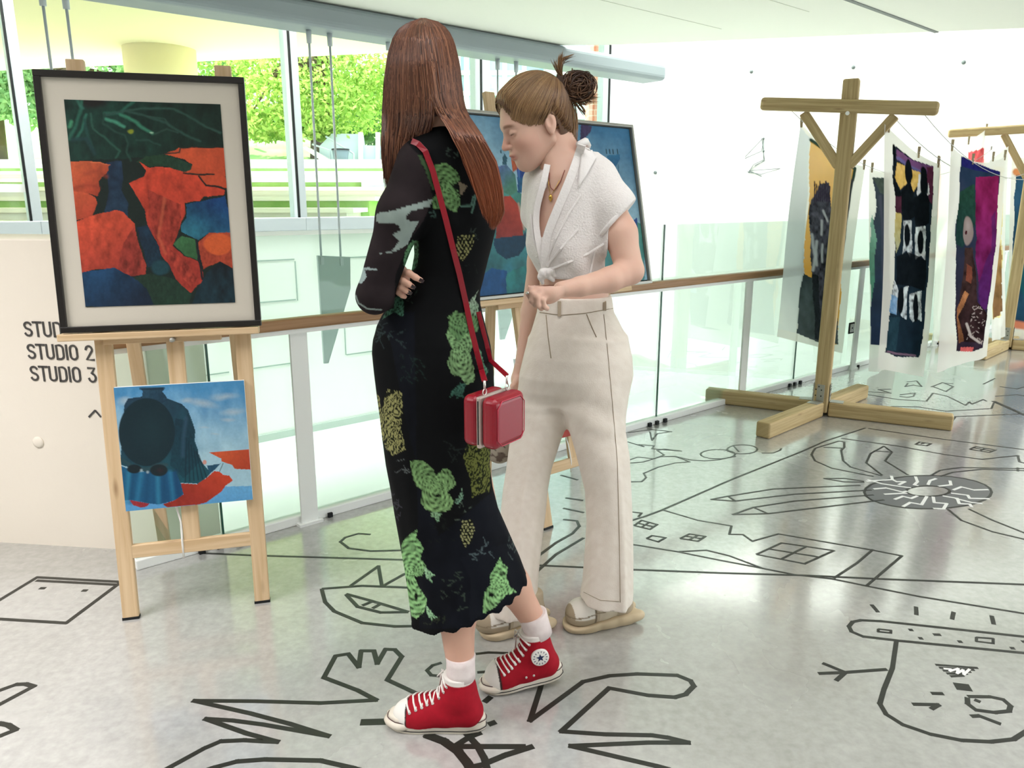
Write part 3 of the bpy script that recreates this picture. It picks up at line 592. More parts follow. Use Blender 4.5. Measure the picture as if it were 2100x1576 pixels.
def quad_paint(pl_, s0, s1, t0, t1, off, nu, nv, zo, zs, base):
    V, Fq = gridmesh(pl_.at(s0, t0, off), pl_.at(s1, t0, off), pl_.at(s1, t1, off), pl_.at(s0, t1, off), nu, nv)
    x, y = toph(V); return V, Fq[:, ::-1], Paint((x-zo[0])*zs, (y-zo[1])*zs, base)
E1 = Plane((-1.278, 2.335, 0), (.965, .262, 0), (-.262, .965, 0), 5)
easel(E1, .42, 1.785, 'pine easel holding the black framed red rocks print and the small canvas', .952, (-.115, .475), .232)
E2 = Plane((.15, 3.066, 0), RD3, RN3, 12)
easel(E2, .42, 1.84, 'pine easel behind the two women holding the blue framed painting', .978, (-.25, .66), .245)
# --- picture 1: framed print
f1 = empty('framed_print', E1.at(.19, .966, .03), 'black framed print of red rocks under dark green roots, with white mount', 'picture')
s0, s1, t0, t1 = -.105, .484, .966, 1.742; fw = .019
for (a0, b0, a1, b1) in ((s0, t0, s1, t0), (s0, t1, s1, t1)):
    yb = b0+fw/2 if b0 == t0 else b0-fw/2; MB().beam(E1.at(a0, yb, .04), E1.at(a1, yb, .04), fw, .030, side=E1.n).build('frame_rail', M_frame, f1, bevel=.002)
for a0 in (s0+fw/2, s1-fw/2): MB().beam(E1.at(a0, t0+fw, .04), E1.at(a0, t1-fw, .04), fw, .030, side=E1.n).build('frame_stile', M_frame, f1, bevel=.002)
MB().obox(E1.at((s0+s1)/2, (t0+t1)/2, .037), E1.u, E1.v, E1.n, (s1-s0)/2-.008, (t1-t0)/2-.008, .006).build('mount', M_mount, f1)
PL = E1.px(134, 200, .045); PR = E1.px(452, 218, .045); PB = E1.px(172, 628, .045); PB2 = E1.px(483, 623, .045)
a0, a1, b0, b1 = (PL[0]+PB[0])/2, (PR[0]+PB2[0])/2, (PB[1]+PB2[1])/2, (PL[1]+PR[1])/2
V, Fq, P = quad_paint(E1, a0, a1, b0, b1, .0452, 260, 340, (120, 190), 3.503, '16241f')
P.warp(60, 9)
P.poly([(0, 0), (1400, 0), (1400, 420), (0, 500)], '122b22', '15382f', ((1000, 60), (150, 300)), tex=.5, tsc=60)
P.ell(250, 60, 130, 60, '1c1a18', soft=.5)
rt = random.Random(4)
for L_, w_, c_ in [([(330, 150), (440, 150), (500, 90), (540, 60)], 22, '2c6a58'), ([(340, 160), (480, 130), (600, 160), (780, 220), (900, 300), (1020, 350)], 16, '2d5249'), ([(480, 130), (620, 110), (830, 120), (950, 180), (1050, 240), (1160, 290)], 15, '2f544a'), ([(440, 160), (540, 200), (600, 250), (670, 295)], 22, '3f8b6f'), ([(340, 190), (400, 210), (470, 245)], 20, '4fa083'),
                   ([(330, 150), (320, 220), (400, 280), (480, 310), (500, 360), (490, 430), (520, 490)], 14, '24483f'), ([(230, 150), (250, 260), (330, 320), (390, 380), (440, 420), (410, 470)], 14, '2b5a4c'), ([(170, 60), (150, 160), (110, 260), (80, 330)], 22, '2c6b59'), ([(200, 160), (170, 260), (130, 330)], 20, '2f7360'), ([(130, 50), (170, 110)], 22, '356f60'), ([(190, 200), (210, 300), (240, 400)], 20, '1f4a45'),
                   ([(90, 210), (80, 240)], 22, '4a9a72'), ([(560, 340), (650, 340), (730, 380)], 12, '254a42'), ([(690, 300), (780, 260), (860, 290)], 12, '2b4b42'), ([(640, 170), (760, 190), (800, 240)], 10, '2d4f46'), ([(100, 340), (200, 330), (260, 440)], 26, '1e3f42')]:
    P.line(L_, w_, c_, .85, 1.4)
P.ell(665, 293, 18, 9, '9cc4a4', soft=.5); P.ell(520, 278, 28, 20, '8f9c2d', soft=.5)
P.poly([(560, 500), (620, 460), (760, 445), (880, 480), (960, 520), (950, 560), (880, 575), (780, 530), (650, 530)], '1f4028', '223f30', ((600, 450), (900, 560)))
P.poly([(340, 500), (450, 490), (470, 620), (450, 700), (500, 800), (500, 900), (330, 860), (360, 700), (345, 600)], '1a2b42', '1c3348', ((340, 500), (500, 900)), tex=.5, tsc=50)
for cx, cy, r in [(425, 515, 36), (410, 575, 42), (400, 650, 50), (400, 725, 48), (410, 800, 70), (470, 810, 40)]: P.ell(cx, cy, r, r*.85, '24405a', .55, soft=.9)
P.poly([(80, 495), (240, 495), (365, 515), (360, 560), (310, 610), (290, 640), (300, 700), (280, 745), (105, 705)], 'd2633c', 'a9402a', ((100, 500), (280, 740)), tex=.35, tsc=50)
P.line([(230, 500), (370, 520)], 8, 'e0764c', .8); P.line([(200, 580), (290, 560), (340, 600)], 26, '9c3f2b', .5, 1.5); P.line([(110, 690), (200, 660), (290, 680)], 24, '8f3526', .5, 1.5)
P.poly([(105, 705), (200, 725), (265, 755), (278, 800), (255, 850), (245, 890), (130, 915)], 'd95f3c', 'b2442e', ((120, 720), (240, 890)), tex=.3, tsc=50)
P.poly([(130, 925), (250, 880), (410, 845), (470, 860), (545, 940), (570, 1060), (600, 1160), (632, 1240), (625, 1310), (500, 1320), (400, 1270), (290, 1265), (165, 1300)], 'cf4f34', '97332a', ((330, 900), (560, 1300)), tex=.45, tsc=40)
P.poly([(545, 960), (570, 1060), (600, 1160), (632, 1240), (625, 1310), (500, 1320), (420, 1250), (470, 1080)], '7f2b26', '9c3a2e', ((470, 1080), (620, 1300)), a=.6, tex=.8, tsc=25)
P.poly([(575, 495), (640, 535), (800, 540), (920, 575), (1010, 600), (1050, 660), (1195, 695), (1190, 730), (1040, 750), (1020, 775), (910, 790), (910, 880), (880, 930), (850, 1040), (820, 1100), (900, 1170), (1000, 1210), (1035, 1290), (1040, 1350), (1000, 1380), (950, 1440), (900, 1400), (840, 1340), (790, 1230), (740, 1180), (700, 1060), (640, 950), (620, 840), (560, 740), (510, 650), (620, 600), (630, 560)], 'd0472f', 'a3362a', ((800, 620), (760, 1150)), tex=.4, tsc=40)
P.poly([(640, 700), (880, 800), (880, 930), (850, 1040), (780, 1110), (900, 1190), (1000, 1330), (950, 1400), (800, 1210), (700, 1050), (650, 900)], '7c2b22', 'a03a2c', ((700, 750), (900, 1300)), a=.6, tex=1.0, tsc=22)
P.line([(760, 760), (740, 900), (720, 1040), (770, 1160)], 20, 'd66a4a', .5, 1.5)
P.poly([(755, 445), (870, 395), (1190, 395), (1210, 690), (1060, 665), (1010, 600), (900, 575), (950, 555), (960, 520), (900, 475)], 'd95a35', 'cf5232', ((900, 420), (1150, 650)), tex=.2, tsc=60)
P.line([(760, 443), (870, 425), (880, 395), (1190, 392)], 12, '14241f', .9); P.line([(900, 578), (1010, 588), (1115, 588)], 12, '1b1e1a'); P.line([(1010, 600), (1060, 668), (1210, 688)], 12, '1b1e1a')
P.poly([(1020, 780), (1200, 740), (1230, 900), (1240, 1010), (1080, 1010), (1000, 1060), (880, 1000), (875, 960), (920, 900), (920, 800)], '163f73', '2a6b80', ((1130, 790), (960, 1020)), tex=.35, tsc=50)
P.poly([(885, 1030), (990, 1060), (1000, 1205), (910, 1170), (825, 1090)], '3d6f45', '33603a', ((880, 1040), (980, 1200)))
P.poly([(1000, 1080), (1080, 1010), (1240, 1005), (1250, 1260), (1160, 1215), (1040, 1270)], 'a8402c', 'b54a30', ((1050, 1250), (1200, 1060)), tex=.3)
P.ell(1150, 1090, 115, 85, 'dd6233', soft=.15)
P.line([(988, 1060), (1010, 1200), (1030, 1340)], 16, '1a1c22')
P.poly([(1060, 1300), (1160, 1215), (1260, 1270), (1280, 1520), (960, 1520), (1000, 1400)], '101f27', '16303a', ((1100, 1250), (1100, 1500)), tex=.6, tsc=40)
P.poly([(560, 970), (640, 960), (720, 1110), (740, 1230), (640, 1260), (600, 1100)], '16283c', '152f40', ((600, 970), (700, 1230)), tex=.3)
P.ell(630, 1000, 55, 50, '1c3a52', .7, soft=.8); P.ell(730, 1260, 75, 62, '1d434d', soft=.3)
P.poly([(160, 1300), (300, 1270), (400, 1260), (540, 1330), (640, 1420), (700, 1540), (170, 1540)], '1a4266', '16283f', ((300, 1280), (500, 1530)), tex=.6, tsc=70)
P.poly([(540, 1330), (660, 1300), (840, 1345), (960, 1450), (930, 1540), (690, 1540), (640, 1420)], '1c3326', '1e3a2c', ((600, 1320), (900, 1500)))
P.mottle(.12, 14, 5)
add_fast('print_sheet', V, Fq, M_paint, f1, smooth=False, cols=P.c*.8)
# --- picture 3: small canvas lower on the first easel
c3 = empty('small_canvas', E1.at(.21, .378, .03), 'small square canvas of a dark oval-headed blue figure, low on left easel', 'picture')
s0, s1, t0, t1 = .022, .415, .378, .786
MB().obox(E1.at((s0+s1)/2, (t0+t1)/2, .020), E1.u, E1.v, E1.n, (s1-s0)/2, (t1-t0)/2, .0095).build('stretcher', M_canvas, c3)
V, Fq, P = quad_paint(E1, s0, s1, t0, t1, .0302, 210, 215, (220, 770), 5.434, '7fb6d8')
P.poly([(0, 0), (1800, 0), (1800, 1600), (0, 1600)], '4f96c8', 'a9cfdd', ((900, 150), (900, 900)), tex=.1, tsc=120)
P.poly([(0, 1270), (1800, 1230), (1800, 1600), (0, 1600)], '6aaedd', '5a9fd4', ((900, 1270), (900, 1500)), tex=.1)
P.warp(90, 16)
for cx, cy, rx, ry, a in [(1300, 240, 200, 50, -.1), (1060, 310, 220, 55, .2), (1400, 410, 170, 50, -.1), (1350, 500, 110, 28, 0), (1200, 655, 70, 16, 0), (200, 290, 110, 60, 0), (1080, 585, 80, 14, 0), (880, 285, 90, 40, 0)]:
    P.ell(cx, cy, rx, ry, 'b4c6cf', .75, a, .9)
P.px, P.py = P.x, P.y
P.poly([(190, 330), (230, 260), (380, 240), (650, 250), (830, 320), (900, 390), (950, 520), (980, 620), (975, 730), (1010, 830), (1020, 910), (1070, 990), (1130, 1060), (1160, 1080), (1040, 1210), (820, 1200), (500, 1100), (150, 1000), (150, 900)], '1f3c50', '17505c', ((500, 250), (950, 1200)), tex=.15, tsc=60)
P.poly([(760, 480), (860, 500), (900, 420), (975, 620), (960, 740), (1010, 850), (1040, 960), (850, 1150), (700, 1000)], '11303f', '123c4a', ((700, 500), (900, 1100)), tex=.2, a=.8)
for i in range(6): P.line([(880+28*i, 700+38*i), (870+48*i, 1190-8*i)], 14, '0e2b38', .8, 1.2)
P.line([(880, 480), (850, 700), (840, 900)], 40, '31536a', .6, 1.6)
P.poly([(370, 150), (620, 135), (635, 160), (610, 180), (660, 240), (665, 290), (600, 310), (385, 250), (395, 180)], '274a60', '1d3c50', ((400, 150), (620, 280))); P.line([(370, 150), (630, 145)], 26, '152c3a', .8)
P.poly([(150, 1010), (330, 1080), (760, 1075), (860, 1300), (820, 1370), (700, 1410), (570, 1440), (470, 1430), (250, 1390), (175, 1400)], '1a5f86', '17527a', ((200, 1050), (700, 1400)), tex=.1)
for x0, x1, c_ in [(200, 215, '2f86a8'), (260, 260, '10486e'), (340, 330, '2a7ca2'), (415, 430, '0f466c'), (520, 570, '3188ab'), (590, 640, '10486e'), (660, 740, '2a7ca2'), (720, 810, '0f3f68')]: P.line([(x0+40, 1080), (x1, 1420)], 44, c_, .65, 1.8)
P.poly([(1130, 860), (1590, 828), (1600, 1052), (1420, 1045), (1390, 1000), (1270, 960), (1270, 930)], 'd25a33', 'b84428', ((1300, 850), (1500, 1040)), tex=.15)
P.poly([(820, 1205), (1000, 1215), (1100, 1150), (1190, 1070), (1250, 1075), (1290, 1110), (1360, 1120), (1400, 1175), (1320, 1230), (1270, 1300), (1100, 1420), (1000, 1445), (660, 1470), (620, 1440), (760, 1390), (850, 1330)], 'c44227', '9c2f22', ((1250, 1100), (1000, 1430)), tex=.2, tsc=50)
P.poly([(250, 1392), (470, 1432), (440, 1465), (370, 1475), (290, 1450)], 'a03038')
P.line([(1290, 985), (1250, 1075)], 8, '4a5a58'); P.poly([(1110, 1010), (1260, 985), (1190, 1060), (1140, 1100)], '22506a'); P.ell(1085, 970, 26, 30, 'd49a8c', soft=.3)
P.ell(440, 635, 318, 385, '0f2a33', soft=.03); P.ell(500, 640, 230, 320, '17343c', .6, soft=.8)
P.line([(150, 935), (280, 1020), (370, 1050), (460, 1050), (560, 1000), (660, 1000)], 40, '2a4a52', .9, .8)
P.ell(300, 1045, 90, 55, '132329', soft=.2); P.ell(575, 1060, 105, 72, '16262b', soft=.15); P.ell(590, 1060, 60, 40, '33242a', .6, soft=.8)
for q in [(380, 1060), (450, 1080)]: P.ell(q[0], q[1], 22, 22, 'a8bcc0', .8, soft=.7)
P.mottle(.06, 20, 2)
add_fast('painted_face', V, Fq, M_paint, c3, smooth=False, cols=P.c*.8)
# --- picture 2: blue painting in a silver frame on the second easel
f2 = empty('framed_painting', E2.at(.2, .99, .03), 'large silver framed blue painting with red bust and tulip, behind the women', 'picture')
s0, s1, t0, t1 = -.365, .812, .992, 1.742; fw = .013
for yb in (t0+fw/2, t1-fw/2): MB().beam(E2.at(s0, yb, .045), E2.at(s1, yb, .045), fw, .036, side=E2.n).build('frame_rail', M_alu, f2, bevel=.002)
for a0 in (s0+fw/2, s1-fw/2): MB().beam(E2.at(a0, t0+fw, .045), E2.at(a0, t1-fw, .045), fw, .036, side=E2.n).build('frame_stile', M_alu, f2, bevel=.002)
MB().obox(E2.at((s0+s1)/2, (t0+t1)/2, .036), E2.u, E2.v, E2.n, (s1-s0)/2-.006, (t1-t0)/2-.006, .006).build('backing', M_dark, f2)
V, Fq, P = quad_paint(E2, s0+.018, s1-.018, t0+.018, t1-.018, .049, 300, 190, (950, 220), 3.751, '5f9cc0')
P.poly([(-600, -100), (1600, -100), (1600, 1700), (-600, 1700)], '3f80ad', '9cc6da', ((900, 120), (700, 620)), tex=.12, tsc=150)
P.warp(70, 14)
P.poly([(-600, 640), (420, 650), (500, 700), (900, 760), (1400, 900), (1400, 1700), (-600, 1700)], '4f9a90', '1c5f7c', ((500, 700), (250, 1500)), tex=.5, tsc=90)
P.poly([(130, 1300), (220, 1230), (330, 1260), (350, 1420), (330, 1480), (100, 1500)], '155288', '134a7c', ((130, 1300), (330, 1450)), tex=.3, tsc=50)
P.poly([(330, 1280), (560, 1180), (640, 1500), (330, 1500)], '2a7a78', '1f6272', ((400, 1250), (600, 1450)), tex=.6, tsc=60)
P.px, P.py = P.x, P.y
P.poly([(305, 690), (360, 680), (430, 760), (460, 900), (460, 990), (250, 1020), (260, 850)], 'b2402f', '8f3430', ((400, 720), (280, 1000)), tex=.3, tsc=50)
P.line([(425, 740), (470, 940)], 14, 'd9b9a4', .7, 1.5)
P.poly([(235, 1010), (460, 985), (480, 950), (485, 1060), (430, 1140), (330, 1170), (260, 1120), (235, 1060)], '12405c', '0f3850', ((250, 1000), (420, 1160)), tex=.15)
P.poly([(255, 460), (330, 440), (400, 520), (420, 650), (360, 680), (280, 640)], '4f8a76', '5b76a8', ((380, 600), (270, 480)), tex=.3, tsc=30)
P.poly([(300, 395), (318, 355), (338, 390), (335, 440), (305, 445)], '2c5a6c'); P.ell(290, 340, 6, 16, '2c5a6c')
P.poly([(360, 350), (405, 358), (415, 480), (380, 500)], 'c8643c', 'b85a3a', ((370, 350), (400, 490)))
P.poly([(410, 380), (465, 385), (480, 560), (490, 660), (420, 660)], '1f3f9c', '1a4a80', ((440, 380), (450, 650)), tex=.3); P.line([(425, 420), (430, 560)], 12, '5a8ad0', .6)
P.poly([(485, 430), (515, 405), (545, 450), (540, 500), (500, 520)], '12323f'); P.poly([(545, 410), (600, 400), (640, 420), (600, 470), (570, 460)], '15394a'); P.poly([(520, 480), (600, 470), (650, 520), (540, 560)], 'b4694e')
P.poly([(420, 540), (620, 560), (640, 660), (430, 660)], '1f6390', '2a6f94', ((430, 560), (620, 650)), tex=.3)
P.poly([(905, 120), (990, 150), (980, 190), (945, 230), (935, 280), (900, 260)], '4a3a68', '3d3560', ((930, 130), (930, 260)), tex=.3)
P.poly([(1105, 370), (1205, 365), (1205, 400), (1165, 470), (1145, 470), (1110, 400)], '2b7ba8', '1c628f', ((1110, 370), (1190, 450)), tex=.3, tsc=20)
for x in (1100, 1125, 1150, 1185): P.line([(x, 325), (x+4, 358)], 8, '1d4a5c'); 
P.line([(1192, 440), (1196, 520)], 5, '2b6a8a'); P.poly([(1310, 870), (1335, 850), (1350, 990), (1325, 930)], '1b4a94')
P.mottle(.12, 22, 3)
add_fast('painted_face', V, Fq, M_paint, f2, smooth=False, cols=P.c*.8)
# --- small red canvas lower on the second easel
c4 = empty('red_canvas', E2.at(.2, .37, .03), 'small plain red canvas low on the easel behind the cream trousers', 'picture')
MB().obox(E2.at(.15, .555, .024), E2.u, E2.v, E2.n, .22, .185, .012).build('stretcher', M_canvas, c4)
V, Fq, P = quad_paint(E2, -.07, .37, .37, .74, .0365, 40, 40, (950, 220), 3.751, 'a93a2c'); P.mottle(.35, 60, 8)
add_fast('painted_face', V, Fq, M_paint, c4, smooth=False, cols=P.c*.8)
# ================================================================ CLOTHES-LINE RACKS AND HANGING PRINTS
rackdir = nrm(np.array([2.62, 2.34, 0])); CB = nrm(np.array([.648, -.761, 0]))
def rack(c, label, pa, pb):
    e = empty('clothes_line_post', c, label, 'post', 'timber clothes line posts'); c = np.array(c, float)
    d0 = np.array([1.498, 4.33, 0]); D0 = np.array([2.04, 4.887, 0])
    dA = nrm(np.array([.885, -.466, 0])); dB = nrm(np.array([.72, .69, 0])); h = .095
    for d_, off, ln in ((-dA, dB*-.0, .75), (dA, dB*-.0, .76), (-dB, 0, .76), (dB, 0, .66)):
        s_ = np.cross(UP, d_)*0.0
        MB().beam(c+d_*.05+UP*.0475, c+d_*ln+UP*.0475, h*.95, h, side=UP).build('foot_beam', M_post, e, bevel=.012, seg=3)
    CB = dA; rackdir = np.array([.466, .885, 0]); k0, k1 = pl(*pa, c-rackdir*.05, dA[:2]), pl(*pb, c-rackdir*.05, dA[:2])
    MB().beam(c+UP*.02, c+UP*2.075, .092, .092, side=CB).build('upright', M_post, e, bevel=.012, seg=3)
    MB().beam(k0, k1, .05, .078, side=UP).build('cross_bar', M_post, e, bevel=.022, seg=4)
    cen_ = c-rackdir*.012; bz = lambda t: (k0+(k1-k0)*float(((cen_+CB*t-k0)@(k1-k0))/((k1-k0)@(k1-k0))))[2]-.030
    for sg in (-1, 1): MB().beam(np.array([*(cen_+CB*sg*.255)[:2], bz(sg*.255)]), c+UP*1.575+CB*sg*.03-rackdir*.012, .055, .06, side=rackdir).build('diagonal_brace', M_post, e, bevel=.006)
    MB().lathe([(.012, 0), (.012, .006), (.006, .01)], c+UP*1.875-rackdir*.076, 12, ax=-rackdir).build('bolt_head', M_wmetal, e)
    for d_ in (-dB, dA, -dA):
        t = np.cross(UP, d_); b = MB().obox(c+d_*.051+UP*.155, t, UP, d_, .036, .055, .0015)
        pb = b.build('angle_bracket', M_alu, e)
        MB().obox(c+d_*.095+UP*.0965, t, d_, UP, .036, .04, .0015).build('bracket_foot', M_alu, e)
        for a_, b_ in ((-.018, .02), (.018, .02), (-.018, -.02), (.018, -.02), (0, .04)): MB().lathe([(.0045, 0), (.0045, .002)], c+d_*.053+UP*(.155+b_)+t*a_, 6, ax=d_).build('screw', M_dark, e)
    return e
RK1 = np.array([2.03, 4.89, 0]); RK2 = np.array([4.70, 7.22, 0])
rack(RK1, 'near timber clothes line post on a cross shaped foot, beside the yellow print', (1560, 213), (1926, 223))
rack(RK2, 'farther timber clothes line post at the right edge, behind the purple print', (1944, 274), (2215, 258))
CB = nrm(np.array([.885, -.466, 0])); XL = pl(1622, 226, RK1, CB); XM = pl(1826, 232, RK1, CB); XR = pl(1895, 234, RK1, CB)
def cline(X, label):
    A = X.copy(); B = A+(RK2-RK1); B[2] = 1.83; pts = [A*(1-t)+B*t-UP*.32*4*t*(1-t) for t in np.linspace(0, 1, 25)]
    e = empty('washing_line', (A+B)/2-UP*.4, label, 'line', 'washing lines between the posts'); MB().tube(pts, .0022, 5).build('cord', M_alu, e)
    MB().lathe([(.006, 0), (.006, .03)], A, 8).build('hook', M_alu, e); MB().lathe([(.006, 0), (.006, .03)], B, 8).build('hook', M_alu, e)
cline(XL, 'left sagging washing line carrying the yellow print'); cline(XM, 'middle sagging washing line carrying the black figures print'); cline(XR, 'right sagging washing line carrying the purple print')
def clothmat():
    m = bpy.data.materials.new('sheer_cotton'); m.use_nodes = True; n = m.node_tree.nodes; L = m.node_tree.links; n.remove(n['Principled BSDF'])
    a = n.new('ShaderNodeAttribute'); a.attribute_name = 'Col'
    d = n.new('ShaderNodeBsdfDiffuse'); t = n.new('ShaderNodeBsdfTranslucent'); tr = n.new('ShaderNodeBsdfTransparent'); L.new(a.outputs['Color'], d.inputs[0]); L.new(a.outputs['Color'], t.inputs[0])
    m1 = n.new('ShaderNodeMixShader'); m1.inputs[0].default_value = .35; L.new(d.outputs[0], m1.inputs[1]); L.new(t.outputs[0], m1.inputs[2])
    s = n.new('ShaderNodeSeparateXYZ'); L.new(a.outputs['Vector'], s.inputs[0]); mr = n.new('ShaderNodeMapRange'); mr.inputs['From Min'].default_value = .35; mr.inputs['From Max'].default_value = .8; mr.inputs['To Max'].default_value = .22; L.new(s.outputs['Y'], mr.inputs[0])
    m2 = n.new('ShaderNodeMixShader'); L.new(mr.outputs[0], m2.inputs[0]); L.new(m1.outputs[0], m2.inputs[1]); L.new(tr.outputs[0], m2.inputs[2]); L.new(m2.outputs[0], n['Material Output'].inputs[0]); return m
M_cloth = clothmat()
M_peg = mat('wooden_peg', 'b9a98a', .7)
def peg(parent, c, ang=0.0, k=1.0):
    for sg in (-1, 1):
        a = c+UP*.035*k+rackdir*.011*sg*k; b = c-UP*.035*k+rackdir*.004*sg*k
        MB().beam(b, a, .006*k, .010*k, side=CB).build('peg_half', M_peg, parent)
    MB().beam(c+rackdir*-.01*k, c+rackdir*.01*k, .011*k, .004*k).build('peg_spring', M_alu, parent)
def cloth(name_label, X, TL, TR, BR, BL, zo, zs, base, painter, sag=.05, nu=100, nv=260, wav=.010, seed=0, pegs=(0.02, .98), dir_=None, peglabel=''):
    dd = rackdir[:2] if dir_ is None else dir_
    c = [pl(*q, X[:2], dd) for q in (TL, TR, BR, BL)]
    V, Fq = gridmesh(*c, nu, nv); u = np.tile(np.linspace(0, 1, nu), nv); v = np.repeat(np.linspace(0, 1, nv), nu)
    V[:, 2] -= sag*4*u*(1-u)*(1-v)**2
    x, y = toph(V); P = Paint((x-zo[0])*zs, (y-zo[1])*zs, base); P.warp(120, 10, seed+2)
    painter(P); nn = np.array([-dd[1], dd[0], 0])
    wv = wav*(np.sin(u*9+seed)*.7+np.sin(u*17+seed*2+v*2)*.4)*(.25+v)+.02*np.sin(v*4+seed)*v
    wv -= wv[0]*0
    V = V+nn*wv[:, None]
    ctr = V.mean(0); ctr[2] = V[:, 2].min()
    o = empty('hanging_print', ctr, name_label, 'print', 'fabric prints pegged on the lines')
    add_fast('cloth', V, Fq, M_cloth, o, cols=P.c)
    pe = None
    for t in pegs:
        q = V[min(nu-1, int(t*(nu-1)))]+UP*.012
        pe = empty('clothes_peg', q-UP*.04, 'wooden peg clipping %s, %s' % (peglabel, 'near corner' if t < .3 else ('far corner' if t > .7 else 'middle of the hem')), 'peg', 'wooden clothes pegs')
        peg(pe, q)
WH = 'e4e2da'
def pA(P):
    P.poly([(150, 50), (235, 160), (190, 1000), (135, 1305), (20, 1270)], 'c3cbd0', 'e6e8e4', ((180, 900), (120, 1300)), tex=.15, tsc=200)
    P.poly([(235, 165), (365, 255), (500, 330), (490, 400), (455, 600), (440, 760), (380, 1365), (250, 1345), (140, 1305), (160, 1100), (190, 950), (225, 560)], 'eab65c', 'e2a850', ((300, 300), (250, 900)), tex=.08, tsc=90)
    P.line([(235, 165), (365, 250), (440, 310), (498, 330), (488, 400)], 18, '34473f'); P.line([(488, 400), (450, 640), (430, 800), (385, 1080)], 16, '3a3f44')
    P.poly([(185, 950), (385, 1055), (390, 1365), (250, 1345), (140, 1305), (160, 1100)], '3c474b', '50585c', ((200, 950), (250, 1340)), tex=.3, tsc=40)
    P.poly([(225, 590), (240, 510), (270, 470), (290, 420), (345, 415), (370, 620), (350, 900), (330, 1350), (270, 1345), (240, 1100), (232, 940), (240, 750)], '4c4c58', '3f3f4a', ((250, 450), (300, 1200)), tex=.9, tsc=16)
    for i in range(9): P.line([(255+12*i, 520), (262+11*i, 410+(i % 3)*14)], 8, '3a3446')
    for a_ in [[(245, 720), (260, 850), (240, 930)], [(310, 580), (340, 640)], [(300, 640), (300, 720)], [(270, 760), (262, 900)], [(305, 780), (300, 880)]]: P.line(a_, 14, 'b9bcc6', .8, 1.2)
    P.poly([(230, 950), (270, 960), (285, 1340), (240, 1330)], '23272c', '2a2e33', ((230, 950), (280, 1300)), tex=.4)
def pB(P):
    P.poly([(605, 385), (700, 390), (700, 1370), (580, 1370), (580, 1130), (595, 700), (625, 560)], '3f4650', '2c3852', ((640, 400), (600, 1350)), tex=.3, tsc=60)
    P.poly([(612, 390), (700, 390), (700, 500), (640, 480)], '4a5450'); P.poly([(590, 640), (600, 600), (620, 760), (600, 1000), (580, 1130), (575, 900)], '7ea898', '4d8570', ((590, 640), (590, 1100)))
    P.line([(640, 500), (655, 700), (650, 1200)], 16, '56566a', .6, 1.5)
def pC(P):
    P.poly([(88, 165), (200, 250), (330, 300), (325, 480), (290, 900), (250, 1440), (150, 1440), (48, 1415), (60, 1190), (85, 900), (95, 600)], '232c35', '1b2a36', ((150, 300), (150, 1400)), tex=.3, tsc=40)
    P.poly([(110, 195), (200, 255), (330, 300), (322, 360), (110, 260)], '7d5580', '6a4576', ((120, 200), (320, 320)), tex=.2)
    P.line([(118, 250), (180, 290), (250, 330)], 18, '6a6aa0', .8)
    P.poly([(290, 300), (330, 305), (320, 520), (300, 500)], '5a2c44')
    P.poly([(115, 275), (180, 300), (175, 400), (130, 435), (104, 360)], 'd9b052'); P.poly([(205, 320), (252, 335), (248, 400), (215, 450), (200, 400)], 'd9b052')
    P.poly([(240, 350), (255, 345), (262, 450), (235, 470)], 'cbccd4'); P.poly([(300, 380), (306, 460), (292, 470)], 'cbccd4')
    P.poly([(92, 480), (128, 470), (132, 570), (92, 570)], '4a2838'); P.poly([(92, 572), (130, 575), (124, 750), (96, 812), (88, 700)], 'c2ad62', 'a8a882', ((100, 580), (100, 790)))
    for m in [[(145, 620), (200, 618), (200, 800), (190, 840), (170, 800), (140, 820), (150, 700)], [(222, 660), (282, 655), (275, 860), (250, 830), (218, 855), (214, 740)], [(80, 975), (110, 1040), (100, 1190), (66, 1160)], [(152, 1020), (178, 1010), (170, 1215), (135, 1190)], [(188, 1060), (255, 1040), (252, 1220), (230, 1200), (205, 1225), (186, 1200)]]: P.poly(m, 'c0c6cc', 'a9b0b8', (m[0], m[2]), tex=.9, tsc=12)
    P.poly([(66, 1060), (105, 1080), (98, 1190), (62, 1170)], '6c98c4', a=.8)
    bk = '14191d'
    P.ell(186, 330, 23, 80, bk); P.ell(272, 385, 23, 88, bk)
    P.poly([(100, 165), (108, 300), (100, 320), (88, 165)], bk); P.poly([(98, 340), (125, 440), (130, 480), (92, 480)], bk)
    P.poly([(130, 450), (175, 405), (200, 405), (218, 460), (216, 600), (190, 620), (140, 610), (128, 520)], bk); P.poly([(220, 480), (262, 460), (290, 460), (306, 500), (300, 640), (270, 658), (222, 655), (216, 560)], bk)
    P.ell(172, 710, 20, 75, bk); P.ell(248, 750, 20, 75, bk); P.ell(132, 1100, 26, 85, bk); P.ell(222, 1140, 16, 85, bk)
    P.poly([(100, 830), (180, 810), (280, 860), (270, 1040), (180, 1010), (90, 1000)], bk, a=.9)
    P.poly([(60, 1200), (130, 1200), (120, 1400), (50, 1400)], '2a4450', a=.7); P.line([(60, 1408), (230, 1430)], 12, '8a6a80', .7)
